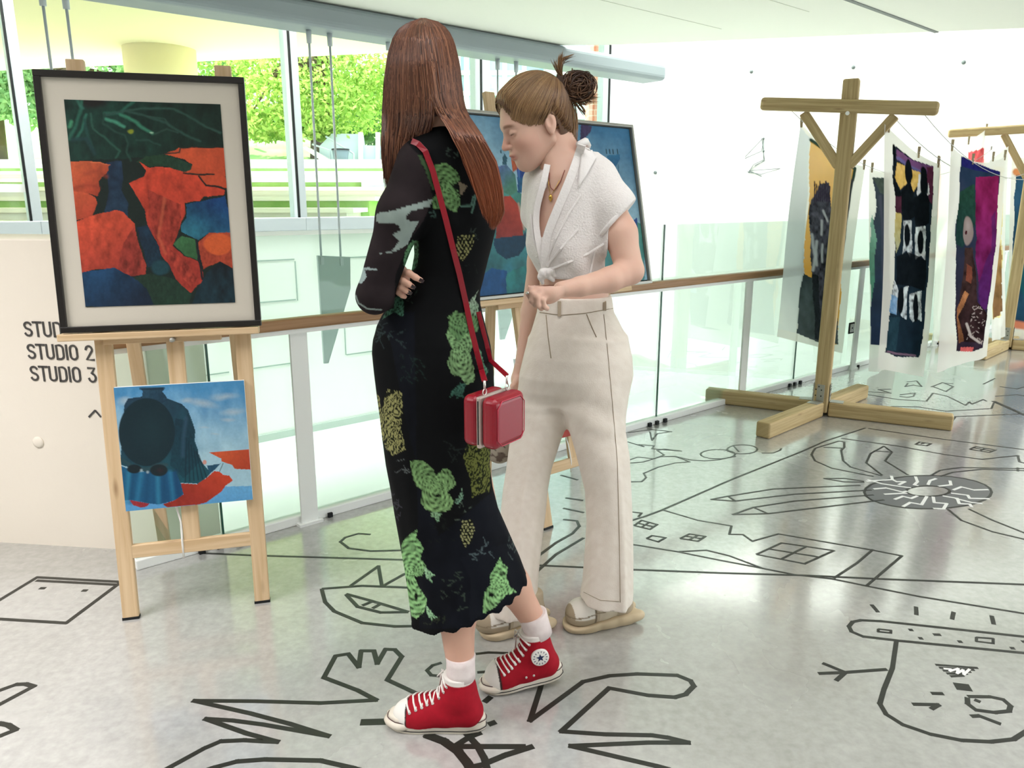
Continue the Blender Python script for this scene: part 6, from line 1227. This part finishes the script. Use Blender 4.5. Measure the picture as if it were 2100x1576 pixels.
# neckline opening: a wedge cut down to the knot on the front
def wedge(X, Y, Z):
    A, B_, C_ = g2(1124, 336, -.09), g2(1186, 298, -.07), g2(1111, 492, -.115)
    return None
vpoly = [(1126, 334), (1122, 380), (1106, 415), (1102, 450), (1110, 492), (1123, 470), (1138, 430), (1162, 372), (1178, 332), (1190, 296), (1175, 270), (1130, 300)]
Xg, Yg, Zg = np.meshgrid(*[a for a in S.ax], indexing='ij'); pxg, pyg = toph(np.stack([Xg, Yg, Zg], -1)); PP = Paint(pxg, pyg, '000000'); m = PP.mask_poly(vpoly).reshape(Xg.shape) & (Yg < Y2+.015); S.f[m] = np.maximum(S.f[m], .004)
V, Fq = S.mesh(); V = smoothv(V, Fq, 2, .5); zlow = g2(1180, 566)[2]
bx, by = toph(V); lace = (fbm(bx/4.5, by/4.5, 5)*.6+.4*fbm(bx/2.2, by/2.2, 8))[:, None]; bc_ = lin('efebe8')*(1-lace*.35)+lin('cfc6c0')*lace*.35
M_blouse = mat('white_broderie_cotton', 'ffffff', .9, .1, attr='Col', bump=(190, .35)); M_bl2 = mat('white_cotton', 'efebe8', .9, .1, bump=(160, .2))
add_fast('blouse', V, Fq, M_blouse, w2, cols=bc_); LB = bvh(V, Fq)
def patch(b, quad, nu, nv, off, m, nm, parent, Yd, bulge=.0, thick=.0025, curve=None):
    """cloth flap laid on a surface: quad in measured points, thickened"""
    q = np.array(quad, float); V = []
    for j in range(nv):
        for i in range(nu):
            u, v = i/(nu-1), j/(nv-1); p = q[0]*(1-u)*(1-v)+q[1]*u*(1-v)+q[2]*u*v+q[3]*(1-u)*v
            V.append(hit(b, p[0], p[1], off+bulge*math.sin(math.pi*u), Yd))
    V = np.array(V); dv = np.linalg.norm(V-np.median(V, 0), axis=1); o = add_fast(nm, V, gridfaces(nu, nv), m, parent); md = o.modifiers.new('s', 'SOLIDIFY'); md.thickness = thick; md.offset = 0; return o
JV, JF = join([(V, Fq), (BV, BF)]); JB = bvh(JV, JF)
# lapels and collar as rolled strips beside the opening
ribbon(sm([hit(JB, x, y, .004, Y2-.1) for x, y in sm([(1193, 297), (1184, 330), (1170, 368), (1152, 410), (1136, 448), (1120, 486), (1117, 520), (1119, 548)])]), .024, .004, M_bl2, 'lapel', w2)
ribbon(sm([hit(JB, x, y, .004, Y2-.1) for x, y in sm([(1124, 338), (1116, 380), (1103, 414), (1098, 450), (1105, 490), (1112, 525), (1118, 550)])]), .018, .004, M_bl2, 'lapel', w2)
patch(JB, [(1194, 300), (1208, 304), (1222, 326), (1184, 388)], 8, 14, .005, M_bl2, 'collar', w2, Y2-.06, .002)
MB().tube([g2(1186, 296, -.05), g2(1200, 291, .0), g2(1204, 298, .05), g2(1180, 312, .085), g2(1150, 322, .075), g2(1132, 335, .03)], [.008, .012, .013, .012, .010, .007], 8).build('collar_roll', M_bl2, w2)
sc_ = [];   # rolled sleeve hem
for a in np.linspace(0, 2*math.pi, 28, endpoint=False):
    cc_ = (c0+c1)/2; 
    sc_.append(None)
ctr = (c0+c1)/2+np.array([0, .035, 0]); uu = nrm(hv); vv = np.cross(nn, uu); rr_ = np.linalg.norm(hv)/2
MB().tube([ctr+uu*math.cos(a)*rr_*.98+vv*math.sin(a)*.052 for a in np.linspace(0, 2*math.pi, 28, endpoint=False)], .0062, 8, closed=True).build('sleeve_cuff', M_bl2, w2)
kn = hit(JB, 1121, 556, .008, Y2-.12)
S = SDF(kn-[.06, .05, .05], kn+[.10, .05, .05], .003); S.ell(kn, (.019, .017, .016), k=.006); S.chain([kn, kn+[.020, -.004, .008], kn+[.03, -.002, -.008]], [.010, .009, .007], .006); S.chain([kn, kn+[-.012, .0, -.012], kn+[-.006, .0, -.030]], [.011, .009, .005], .006); S.chain([kn+[.005, 0, -.006], kn+[.024, .0, -.022]], [.009, .006], .006); S.cone(kn+[0, -.014, .010], kn+[.004, -.014, -.012], .003, .003, .004, sub=True)
kv, kf = S.mesh(); add_fast('knot', kv, kf, M_bl2, w2)
for pts_ in ([(1128, 552), (1165, 538), (1205, 520), (1240, 500)], [(1118, 540), (1140, 490), (1165, 440), (1190, 400)], [(1122, 545), (1150, 510), (1185, 470)], [(1110, 530), (1095, 490), (1090, 440)], [(1208, 566), (1214, 540), (1221, 512)]):
    ribbon([hit(LB, x, y, .003, Y2-.1) for x, y in [(pts_[0][0]+(pts_[-1][0]-pts_[0][0])*0+p[0]-pts_[0][0]+0, p[1]) for p in pts_]], .006, .004, M_bl2, 'gathered_fold', w2)
# necklace
MB().tube([hit(BB, x, y, .003, Y2-.09) for x, y in [(1128, 355), (1127, 372), (1130, 385), (1136, 391), (1142, 386), (1150, 372), (1158, 350)]], .0012, 5).build('bead_necklace', mat('dark_red_beads', '8c4a3c', .4), w2)
MB().tube([hit(BB, x, y, .0035, Y2-.09) for x, y in [(1126, 365), (1127, 385), (1130, 402), (1137, 392), (1148, 370)]], .0009, 5).build('gold_chain', M_gold, w2)
MB().lathe([(.001, -.012), (.0055, -.005), (.0055, .003), (.001, .008)], hit(BB, 1131, 405, .006, Y2-.09), 12).build('pendant', M_gold, w2)
# ---- hair
S = SDF((-.16, -.12, -.12), (.13, .12, .17), .004); S.ell((-.014, 0, .053), (.104, .083, .092), k=.02); S.ell((-.045, 0, .0), (.060, .060, .070), k=.03); S.ell((-.055, 0, -.050), (.034, .040, .045), k=.03); S.ell((.056, 0, .082), (.036, .052, .030), k=.03)
CV, CF = S.mesh(); mir = CV.copy(); mir[:, 1] = np.abs(mir[:, 1]); cx_, cy_ = toph(L2W(mir)); PP = Paint(cx_, cy_, '000000')
face = [(985, 214), (1021, 211), (1036, 226), (1058, 243), (1085, 253), (1108, 248), (1115, 236), (1128, 229), (1140, 236), (1146, 258), (1152, 278), (1164, 300), (1164, 380), (985, 380)]
mk = PP.mask_poly(face); keep = ~mk[CF].any(1); bd = np.unique(CF[(mk[CF].any(1)) & (~mk[CF].all(1))]); used = np.unique(CF[keep]); mp_ = -np.ones(len(CV), int); mp_[used] = np.arange(len(used)); cap_c = CV*.965
add_fast('hair_underlayer', L2W(cap_c[used]), mp_[CF[keep]], mat('light_brown_base', '5f4430', .65), w2)
cb = bvh(CV, CF); hb_ = bvh(HV, HF); K = np.array([-.085, .012, .098]); cen = np.array([-.02, 0, .03]); n = 2600
starts = CV[bd[rng.integers(0, len(bd), n)]]; starts = starts-np.array([0, 0, 1])*rng.uniform(0, .010, n)[:, None]*(starts[:, :1] > .0); dK = nrm(K-cen); kk_ = 16; P_ = np.zeros((n, kk_, 3)); cst = np.zeros((n, kk_, 3)); b_ = rng.uniform(0, 1, n); lo_, mi_, hi_ = lin('563b28'), lin('8a6442'), lin('b8966a')
for i in range(n):
    d0 = nrm(starts[i]-cen+rng.normal(0, .002, 3)); om = math.acos(np.clip(d0@dK, -1, 1)); so = math.sin(om)+1e-6; wv = rng.normal(0, .03); ax3 = nrm(np.cross(d0, dK)+1e-6); tend = rng.uniform(.90, 1.0); lift = rng.uniform(.0, .0045)
    sag = .0+.20*np.clip(d0[0], 0, 1)*np.clip(1-abs(d0[2]-.3)*1.2, 0, 1)
    for j in range(kk_):
        t = tend*j/(kk_-1); d = (math.sin((1-t)*om)*d0+math.sin(t*om)*dK)/so; d = nrm(d+ax3*wv*math.sin(math.pi*t)+np.array([0, 0, -1])*sag*math.sin(math.pi*t)); q = cb.ray_cast(Vector(cen+d*.3), Vector(-d)); r_ = (np.linalg.norm(np.array(q[0])-cen) if q[0] is not None else .1)+lift+.0005; q2 = hb_.ray_cast(Vector(cen+d*.3), Vector(-d)) if t < .2 else (None,); r_ = r_ if q2[0] is None else min(r_, (np.linalg.norm(np.array(q2[0])-cen)+.0015)*(1-min(1, t/.2))+r_*min(1, t/.2)); P_[i, j] = cen+d*r_
    c = lo_+(mi_-lo_)*b_[i]*2 if b_[i] < .5 else mi_+(hi_-mi_)*(b_[i]-.5)*2; fr = np.clip(d0[0]*1.2-.1, 0, .6); cst[i] = c*(1-fr*.5)+hi_*fr*.5; cst[i] *= np.linspace(1, .8, kk_)[:, None]
strands('hair', L2W(P_.reshape(-1, 3)).reshape(n, kk_, 3), M_hair, w2, .0013, cst)
# bun and wisps
bcx = g2(1183, 178, .0); n = 620; P_ = np.zeros((n, 16, 3)); e1, e3 = nrm(g2(1212, 170, 0)-g2(1158, 184, 0)), np.array([0, 0, 1.0])
for i in range(n):
    R_ = np.array(Matrix.Rotation(rng.normal(0, .5), 3, 'X')@Matrix.Rotation(rng.normal(.2, .5), 3, 'Z')); a0 = rng.uniform(0, 6.28); al = rng.uniform(1.6, 4.2); rr_ = rng.uniform(.014, .042); off = rng.normal(0, .006, 3)
    for j in range(16): a = a0+al*j/15; P_[i, j] = bcx+R_@np.array([math.cos(a)*rr_*1.05, rng.normal(0, .0004)+.02*math.sin(a0*3), math.sin(a)*rr_*.78])+off
bb = rng.uniform(0, 1, (n, 1)); strands('hair_bun', P_, M_hair, w2, .0017, lin('3f2a1e')*(1-bb)+lin('75543a')*bb)
S = SDF(bcx-.06, bcx+.06, .005); S.ell(bcx, (.036, .030, .028), k=.01); S.cone(bcx-e1*.02, L2W([K])[0], .02, .026, .015); v_, f_ = S.mesh(); add_fast('bun_core', v_, f_, mat('dark_brown_core', '3a281c', .7), w2)
W_ = []
def wisp(pts, n, sp, d=0.0):
    for _ in range(n):
        o_ = rng.normal(0, sp, 3); e_ = rng.normal(0, sp*1.6, 3); ctrl = [g2(x, y, d) for x, y in pts]; k = len(ctrl); P3 = []
        for j in range(10):
            t = j/9*(k-1); a = min(int(t), k-2); u_ = t-a; P3.append(ctrl[a]*(1-u_)+ctrl[a+1]*u_+o_+e_*(j/9))
        P3 = np.array(P3)
        for _k in range(2): P3[1:-1] = (P3[:-2]+P3[1:-1]*2+P3[2:])/4
        W_.append(P3)
wisp([(1158, 180), (1148, 150), (1148, 132), (1153, 112)], 46, .0028); wisp([(1156, 170), (1147, 140), (1155, 120), (1177, 113)], 16, .0022); wisp([(1160, 175), (1142, 145), (1137, 124)], 12, .0028)
wisp([(1170, 195), (1195, 203), (1226, 203)], 30, .0028); wisp([(1178, 190), (1190, 205), (1206, 201)], 60, .005); wisp([(1176, 205), (1188, 222), (1201, 237)], 10, .0012); wisp([(1182, 207), (1195, 220), (1199, 234)], 10, .0014); wisp([(1166, 200), (1172, 225), (1174, 262), (1168, 290)], 60, .005, .01); wisp([(1168, 262), (1180, 290), (1182, 310)], 20, .003, .02)
wisp([(1030, 196), (1019, 203), (1018, 210)], 16, .002, -.02); wisp([(1182, 168), (1200, 158), (1209, 170)], 60, .004)
W_ = np.array(W_); bb = rng.uniform(0, 1, (len(W_), 1)); strands('hair_wisps', W_, M_hair, w2, .0011, lin('5a3e2a')*(1-bb)+lin('a07a50')*bb)
# ---- shoes
M_cream_r = mat('cream_rubber', 'cdbb9c', .6, .3, noise=(16, .4, 'b59f7e')); M_sh = mat('sneaker_upper', 'ffffff', .75, .2, attr='Col')
def chunky(toe, heel, parent):
    f = nrm(np.array([toe[0]-heel[0], toe[1]-heel[1], 0])); L = float(np.linalg.norm((np.array(toe)-np.array(heel))[:2])); l = np.cross(UP, f); W = lambda A: np.array([heel[0], heel[1], 0])+np.asarray(A)[:, 0:1]*f+np.asarray(A)[:, 1:2]*l+np.asarray(A)[:, 2:3]*UP
    S = SDF((-.03, -.075, -.005), (L+.03, .075, .16), .0034)
    S.chain([(.045, 0, .060), (.12, 0, .058), (.19, 0, .052), (L-.055, 0, .044)], [.034, .038, .042, .040], .03); S.cone((.045, 0, .06), (.05, 0, .12), .036, .040, .03); S.cone((.07, 0, .095), (.17, 0, .062), .03, .03, .03); S.plane((0, 0, .13), (-.2, 0, 1)); S.plane((0, 0, .030), (0, 0, -1))
    V, Fq = S.mesh(); x, y, z = V.T; c = np.tile(lin('b3a48c'), (len(V), 1)); t = x/L
    c[(t > .62) & (z > .052) & (t < .90)] = lin('ddd8cd'); c[(t >= .90) | ((t > .6) & (z < .050))] = lin('a3947c'); c[(t > .30) & (t < .56) & (z < .085)] = lin('c9bca6'); c[(t > .36) & (t < .64) & (np.abs(y) < .022)] = lin('d9d2c4'); c[np.abs(t-.62) < .012] = lin('6f6352'); c[np.abs(z-(.085-.03*t)) < .0022] = lin('8a7c66')
    add_fast('sneaker_upper', W(V), Fq, M_sh, parent, cols=c)
    S = SDF((-.04, -.075, -.002), (L+.04, .075, .075), .0034)
    S.chain([(.035, 0, .024), (.10, 0, .022), (.17, 0, .024), (L-.042, 0, .028)], [.046, .042, .047, .045], .02)
    for xx, r in ((-.0, .020), (.05, .022), (.105, .020), (.16, .022), (L-.05, .020)): 
        for sg in (-1, 1): S.ell((xx+.005, sg*.032, .028), (.034, .020, .020), k=.012)
    S.plane((0, 0, .048), (.10, 0, 1), .008); S.plane((0, 0, .001), (0, 0, -1))
    V, Fq = S.mesh(); add_fast('chunky_sole', W(V), Fq, M_cream_r, parent)
    for i in range(4): q = np.array([[L*(.60-.055*i), -.026, .082+.010*i], [L*(.60-.055*i)+.004, 0, .092+.011*i], [L*(.60-.055*i), .026, .082+.010*i]]); MB().tube(list(W(q)), .003, 6).build('lace', M_lace, parent)
    MB().tube(list(W(np.array([[L*.60, -.02, .078], [L*.56, .0, .095], [L*.60, .02, .078]]))), .004, 6).build('tongue_edge', mat('dark_olive_trim', '4c4538', .7), parent)
chunky(fl(1156, 1294), fl(1296, 1268), w2); chunky(fl(986, 1306), fl(1118, 1284), w2)
# patterned pouch in her right hand
bagp = empty('cloth_pouch', g2(1024, 955, .10), 'brown and cream patterned soft pouch held low beside the cream trousers', 'bag')
bc0 = g2(1024, 908, .10); S = SDF(bc0-[.09, .06, .11], bc0+[.09, .06, .11], .005); S.ell(bc0-[0, 0, .012], (.052, .028, .060), k=.02); S.ell(bc0+[.006, 0, .03], (.040, .024, .045), k=.02)
V, Fq = S.mesh(); t = fbm(V[:, 0]*48, V[:, 2]*48, 3, 3); u_ = fbm(V[:, 0]*90+7, V[:, 2]*90, 9, 2); c = np.where((t > .50)[:, None], lin('6d6058'), lin('a89f90')); c = np.where((u_ > .60)[:, None], lin('463c38'), c)
add_fast('pouch', V, Fq, mat('patterned_cloth', 'ffffff', .9, .1, attr='Col'), bagp, cols=c)
MB().tube([bc0+[.0, -.01, .06], g2(1052, 850, .085), g2(1061, 822, .085), g2(1064, 850, .10), bc0+[.02, .01, .06]], .005, 8).build('handle', mat('brown_cord', '6a584a', .8), bagp)
# ================================================================ TAPE DRAWINGS ON THE FLOOR
M_tape = mat('black_floor_tape', '22231e', .38, .5); M_gtape = mat('grey_floor_vinyl', '6f7072', .4, .4); M_wtape = mat('white_floor_tape', 'f0f0ee', .4, .4)
vA = lambda x, y: (x/2.1, 1100+y/2.1); vB = lambda x, y: (1200+x/2.333, 800+y/2.333); vC = lambda x, y: (1200+x/2.333, 1200+y/2.333); vD = lambda x, y: (750+x/3.5, 1150+y/3.5); vE = lambda x, y: (1400+x/3, 650+y/3); vP = lambda x, y: (x, y)
tz = [0.0004]
def strip(pts, wdt, m, parent, nm='tape_strip'):
    """a flat tape run with mitred corners, about half a millimetre thick"""
    tz[0] += .000006; z0 = tz[0]; P2 = [np.array(p[:2]) for p in pts]; n_ = len(P2)
    P2 = [p for i, p in enumerate(P2) if i == 0 or np.linalg.norm(p-P2[i-1]) > .004]; n_ = len(P2)
    if n_ < 2: return
    mb = MB()
    for i in range(n_-1):
        a, b = P2[i], P2[i+1]; t = (b-a)/np.linalg.norm(b-a); nn = np.array([-t[1], t[0]])*wdt/2; e0 = t*(wdt*.35 if i > 0 else 0); e1 = t*(wdt*.35 if i < n_-2 else 0); zz = z0+.00002*(i % 2)
        q = [a-e0+nn, b+e1+nn, b+e1-nn, a-e0-nn]; vs = [(p[0], p[1], zz) for p in q]+[(p[0], p[1], 0.0001) for p in q]
        mb.add(vs, [(3, 2, 1, 0), (0, 1, 5, 4), (1, 2, 6, 5), (2, 3, 7, 6), (3, 0, 4, 7)])
    mb.build(nm, m, parent)
def drawing(label, runs, view, wdt=.017, m=None, grp='tape drawings on the floor'):
    P_ = [[fl(*view(x, y)) for x, y in r] for r in runs]; c = np.mean(np.concatenate(P_), 0); e = empty('floor_drawing', (c[0], c[1], 0), label, 'drawing', grp)
    for r in P_: strip(r, wdt, m or M_tape, e)
    return e
def oval(cx, cy, rx, ry, n=26, a0=0, a1=360): return [(cx+rx*math.cos(math.radians(a0+(a1-a0)*i/n)), cy+ry*math.sin(math.radians(a0+(a1-a0)*i/n))) for i in range(n+1)]
drawing('black tape outline of a box with two small dashes, at the far left', [[(-40, 300), (0, 275), (160, 178), (522, 198), (285, 375), (0, 358), (-60, 356)], [(155, 192), (505, 210)], [(170, 225), (197, 225)], [(353, 235), (377, 235)]], vA)
drawing('two pointed tape leaf tips cut off by the left edge', [[(-30, 676), (0, 665), (70, 640), (110, 638), (145, 648), (0, 725), (-30, 742)], [(-30, 806), (0, 808), (35, 815), (68, 835), (0, 862), (-30, 872)]], vA)
drawing('large jagged tape figure with a raised hand, left of the red shoes', [[(700, 1014), (725, 1000), (880, 915), (950, 885), (1050, 880), (1140, 885), (1195, 887), (1060, 850), (885, 788), (1000, 795), (1130, 812), (1415, 862), (1250, 810), (1080, 765), (835, 710), (1100, 712), (1380, 720), (1620, 707), (1540, 665), (1395, 610), (1445, 517), (1500, 508), (1545, 565), (1555, 495), (1610, 495), (1625, 550), (1660, 488), (1700, 490), (1730, 520), (1668, 620), (1850, 705)], [(880, 1012), (915, 1000), (1020, 972), (1140, 963), (1380, 968), (1520, 1000), (1560, 1012)]], vA, .016)
e = drawing('heavy crossed tape strokes under the nearer red shoe', [[(420, 1250), (540, 1290), (640, 1350), (710, 1430), (745, 1510)], [(720, 1240), (800, 1330), (850, 1420), (875, 1510)], [(640, 1335), (750, 1265), (830, 1235)], [(655, 1337), (1150, 1338)], [(1205, 1335), (1000, 1400), (880, 1450)], [(780, 1482), (880, 1460)], [(850, 1020), (900, 978)], [(880, 1180), (935, 1160)]], vD, .019)
strip([fl(*vD(430, 1252)), fl(*vD(560, 1300)), fl(*vD(660, 1370)), fl(*vD(725, 1450)), fl(*vD(765, 1510))], .026, M_tape, e)
strip([fl(*vA(1552, 803)), fl(*vA(1665, 800))], .026, M_tape, e)
drawing('tape loop partly covered by the two red shoes', [[(545, 735), (480, 755), (440, 790), (470, 825), (545, 832)], [(790, 672), (880, 662), (1060, 668)], [(800, 805), (975, 792)]], vD, .012)
drawing('tape outline of a bent arm with rounded end, right of the red shoes', [[(1107, 1416), (1087, 1479), (1196, 1399), (1250, 1387), (1307, 1383), (1389, 1386), (1416, 1397), (1423, 1408), (1406, 1425), (1384, 1431), (1329, 1427), (1249, 1412), (1151, 1501), (1240, 1507), (1337, 1509), (1371, 1514), (1412, 1524), (1329, 1524), (1170, 1531), (1350, 1573), (1375, 1580)], [(1112, 1398), (1107, 1416)]], vP, .016)
e = drawing('tape face wearing a long flat hat, upside down near the right edge', [[(1490, 265), (1470, 400), (1430, 500), (1410, 570), (1440, 620), (1520, 670), (1650, 715), (1800, 745), (1940, 752), (2050, 740), (2130, 690)], [(2130, 330), (1500, 268), (1330, 248), (1275, 225), (1262, 200), (1280, 178), (1320, 170), (1420, 175), (1700, 205), (2130, 252)], [(1370, 95), (1402, 132)], [(1583, 105), (1585, 145)], [(1763, 130), (1755, 166)], [(1945, 148), (1955, 190)],
    [(1548, 216), (1569, 217)], [(1665, 238), (1702, 240)], [(1595, 256), (1616, 257)], [(1783, 272), (1804, 273)], [(2033, 303), (2056, 305)], [(2088, 272), (2110, 273)], [(1445, 405), (1245, 420), (1135, 375)], [(1245, 420), (1115, 425)], [(1245, 420), (1200, 460)], [(1655, 520), (1715, 522)], [(1565, 572), (1690, 575), (1655, 596)], [(1830, 535), (1940, 537), (2000, 550), (2035, 580), (2028, 605), (1960, 612), (1870, 600), (1830, 570), (1828, 540)], [(1862, 550), (1892, 562)], [(1845, 630), (1885, 628), (1990, 668)]], vC, .014)
for r in ([(1402, 212), (1463, 219), (1462, 231), (1402, 225), (1402, 212)], [(1872, 252), (1952, 258), (1952, 281), (1872, 271), (1872, 252)]): strip([fl(*vC(x, y)) for x, y in r], .009, M_tape, e)
strip([fl(*vC(1768, 485)), fl(*vC(1845, 494))], .034, M_tape, e)
for k in range(5): a_ = (1675+18*k, 381+14*k+2); b_ = (1880-17*k, 397+9*k+2); strip([fl(*vC(*a_)), fl(*vC(*b_))], .010, M_tape, e)
strip([fl(*vC(x, y)) for x, y in [(1715, 402), (1750, 405), (1745, 414), (1785, 402), (1780, 425), (1808, 408), (1812, 430), (1840, 404)]], .008, M_wtape, e)
drawing('tape town skyline with gabled house and windows, right of the cream trousers', [[(370, 575), (540, 625), (700, 652), (690, 692), (755, 693), (800, 725), (925, 690), (1360, 765), (1515, 795), (1345, 940)], [(1378, 764), (1300, 830), (1190, 902)], [(820, 788), (940, 733), (1190, 770), (1050, 833), (820, 788)], [(940, 810), (1055, 752)], [(880, 762), (1115, 800)], [(225, 740), (440, 775), (640, 815), (850, 855), (1000, 885), (1180, 905), (1350, 940), (1600, 990), (2130, 1076)], [(450, 775), (580, 768), (690, 795), (850, 855)],
    [(455, 712), (500, 690), (575, 702), (540, 725), (455, 712)], [(478, 700), (558, 713)], [(500, 717), (540, 697)], [(235, 650), (270, 625), (345, 645), (310, 668), (235, 650)], [(250, 638), (328, 656)], [(270, 658), (305, 636)], [(295, 712), (320, 698), (385, 708), (350, 728), (295, 712)], [(225, 585), (270, 590), (255, 608)]], vB, .011)
drawing('long thin tape line crossing the floor from the left easel to the right edge', [[(408, 1135), (524, 1140), (829, 1149), (1100, 1160), (1296, 1169), (1479, 1176), (1654, 1181), (1800, 1188), (2110, 1200)]], vP, .013)
drawing('straight tape line running from the near post towards the cream trousers', [[(1340, 183), (1150, 245), (1050, 290), (700, 430), (370, 575), (290, 605), (225, 625)]], vB, .013)
e = drawing('tape wheel of pencil shaped arms round a grey ring, right of centre', [oval(1640, 490, 305, 80), oval(1640, 485, 105, 25, 18), [(1380, 415), (1180, 375), (1100, 340), (1083, 310), (1100, 280), (1150, 265), (1215, 245), (1240, 250), (1240, 275), (1225, 290), (1235, 340), (1270, 370), (1420, 412)], [(1140, 275), (1240, 280)], [(1420, 408), (1345, 350), (1365, 305), (1430, 270), (1468, 298), (1435, 340), (1545, 408)], [(1385, 293), (1465, 298)], [(1335, 442), (1240, 441), (1145, 425), (1240, 424), (1335, 438)],
    [(1315, 457), (900, 475), (680, 510), (605, 525), (715, 533), (1000, 500), (1370, 480)], [(680, 508), (715, 530)], [(1380, 503), (1000, 533), (805, 563), (708, 597), (875, 593), (1430, 527)], [(805, 563), (875, 593)], [(1655, 410), (1700, 385), (1800, 372), (2130, 378)], [(1700, 415), (1760, 395), (1900, 380), (2130, 388)], [(2070, 372), (2070, 390)], [(1735, 572), (1800, 625), (1950, 680), (2130, 722)], [(1835, 570), (1950, 625), (2130, 696)]], vB, .012)
O = [fl(*vB(x, y)) for x, y in oval(1640, 490, 303, 79, 40)][:-1]; I_ = [fl(*vB(x, y)) for x, y in oval(1640, 485, 108, 26, 40)][:-1]
MB().add([(p[0], p[1], .0003) for p in O]+[(p[0], p[1], .0003) for p in I_], [(i, (i+1) % 40, 40+(i+1) % 40, 40+i)[::-1] if True else 0 for i in range(40)]).build('grey_ring', M_gtape, e)
zz_ = [[(1345, 438), (1470, 430), (1465, 412)], [(1350, 430), (1420, 450), (1500, 462), (1560, 470)], [(1470, 430), (1490, 440), (1530, 440), (1500, 455)], [(1380, 475), (1440, 470), (1520, 490), (1540, 485)], [(1430, 500), (1540, 495)], [(1480, 525), (1520, 510), (1560, 520), (1590, 508)], [(1520, 560), (1555, 540), (1610, 550), (1635, 510)], [(1665, 512), (1670, 540), (1730, 545), (1715, 570), (1665, 568)], [(1710, 508), (1780, 520), (1790, 545), (1840, 548), (1850, 562)], [(1750, 495), (1830, 505), (1840, 520), (1935, 522)], [(1770, 520), (1850, 540), (1900, 545)], [(1760, 480), (1800, 465), (1860, 480), (1930, 478)], [(1690, 462), (1750, 455), (1745, 435)], [(1640, 455), (1650, 435), (1680, 425)], [(1580, 415), (1590, 440), (1575, 455), (1595, 460)]]
for r in zz_: strip([fl(*vB(x, y)) for x, y in r], .014, M_wtape, e)
drawing('tape outline with two small windows above the pencil wheel', [[(1225, 232), (1500, 270), (1720, 310), (1900, 333), (2070, 315), (2078, 345), (2110, 352)], [(1355, 185), (1700, 235), (2130, 290)], [(1580, 262), (1600, 250), (1655, 258), (1635, 268), (1580, 262)], [(1840, 285), (1870, 272), (1965, 288), (1935, 300), (1840, 285)], [(1860, 278), (1945, 293)], [(1890, 292), (1915, 280)], [(1605, 260), (1628, 254)]], vB, .012)
drawing('curly tape snake with two loops near the balustrade', [[(200, 440), (270, 440), (292, 420), (280, 400), (350, 370), (430, 350), (500, 345), (430, 318), (360, 320), (280, 345), (200, 352)], oval(635, 308, 83, 22, 18), oval(752, 285, 72, 22, 18), [(430, 318), (500, 335), (570, 340), (640, 335), (720, 318)], [(845, 303), (900, 302), (932, 290), (938, 280)], [(710, 268), (735, 296)], [(205, 205), (320, 190), (412, 200), (345, 210), (320, 242), (310, 200)], [(200, 248), (280, 272), (260, 262), (330, 268), (320, 282), (460, 293), (380, 283), (345, 290), (378, 312), (330, 330), (250, 322), (205, 338)]], vB, .010)
drawing('tape outline of a boat or fish left of the dark dress hem', [[(1385, 228), (1560, 215), (1800, 224)], [(1385, 228), (1400, 285), (1440, 325), (1560, 375), (1700, 390), (1830, 388)], [(1510, 215), (1630, 130), (1645, 218), (1740, 165), (1780, 150)], [(1490, 250), (1600, 280), (1760, 328)], [(1490, 252), (1540, 305), (1640, 330), (1760, 328)], [(1560, 300), (1605, 282)], [(1605, 312), (1645, 290)]], vA, .014)
drawing('faint tape curve behind the dark dress near a white post', [[(760, 1097), (735, 1095), (708, 1103), (698, 1112), (715, 1125), (760, 1131), (835, 1129)]], vP, .012)
drawing('tape strokes seen between the cream trouser legs', [[(1155, 1066), (1183, 1069), (1188, 1080), (1174, 1095), (1140, 1114), (1100, 1144)], [(1197, 1104), (1140, 1138), (1098, 1176)], [(1160, 1022), (1196, 1027)], [(1155, 1043), (1198, 1052)], [(1150, 975), (1185, 985)]], vP, .013)
e = drawing('tape creatures on the far floor beyond the near post', [[(1320, 618), (1225, 580), (1290, 552), (1450, 555), (1620, 582), (1900, 565), (1915, 530)], [(1600, 655), (1660, 640), (1680, 615), (2100, 598)], [(965, 462), (1040, 455), (1280, 470), (1240, 458), (1205, 448), (1280, 445)], [(1130, 478), (1330, 510), (1500, 520), (1540, 470), (1630, 490), (1740, 545), (1765, 525), (1780, 538), (1850, 510), (1870, 520)], [(1380, 400), (1440, 395), (1470, 430), (1420, 420), (1370, 430), (1385, 410)], [(1335, 490), (1380, 496), (1420, 490), (1430, 470), (1340, 480)], [(1530, 432), (1600, 405), (1665, 430), (1620, 460), (1540, 430)], [(1615, 408), (1665, 412)], [(1850, 415), (1922, 380)], [(1925, 490), (2060, 480), (2110, 490)], [(1950, 430), (2060, 445), (2110, 430)]], vE, .012)
strip([fl(*vE(1912, 520)), fl(*vE(2110, 608))], .03, M_tape, e); strip([fl(*vE(x, y)) for x, y in [(1475, 592), (1530, 600), (1568, 598), (1565, 586), (1520, 583)]], .012, M_wtape, e)
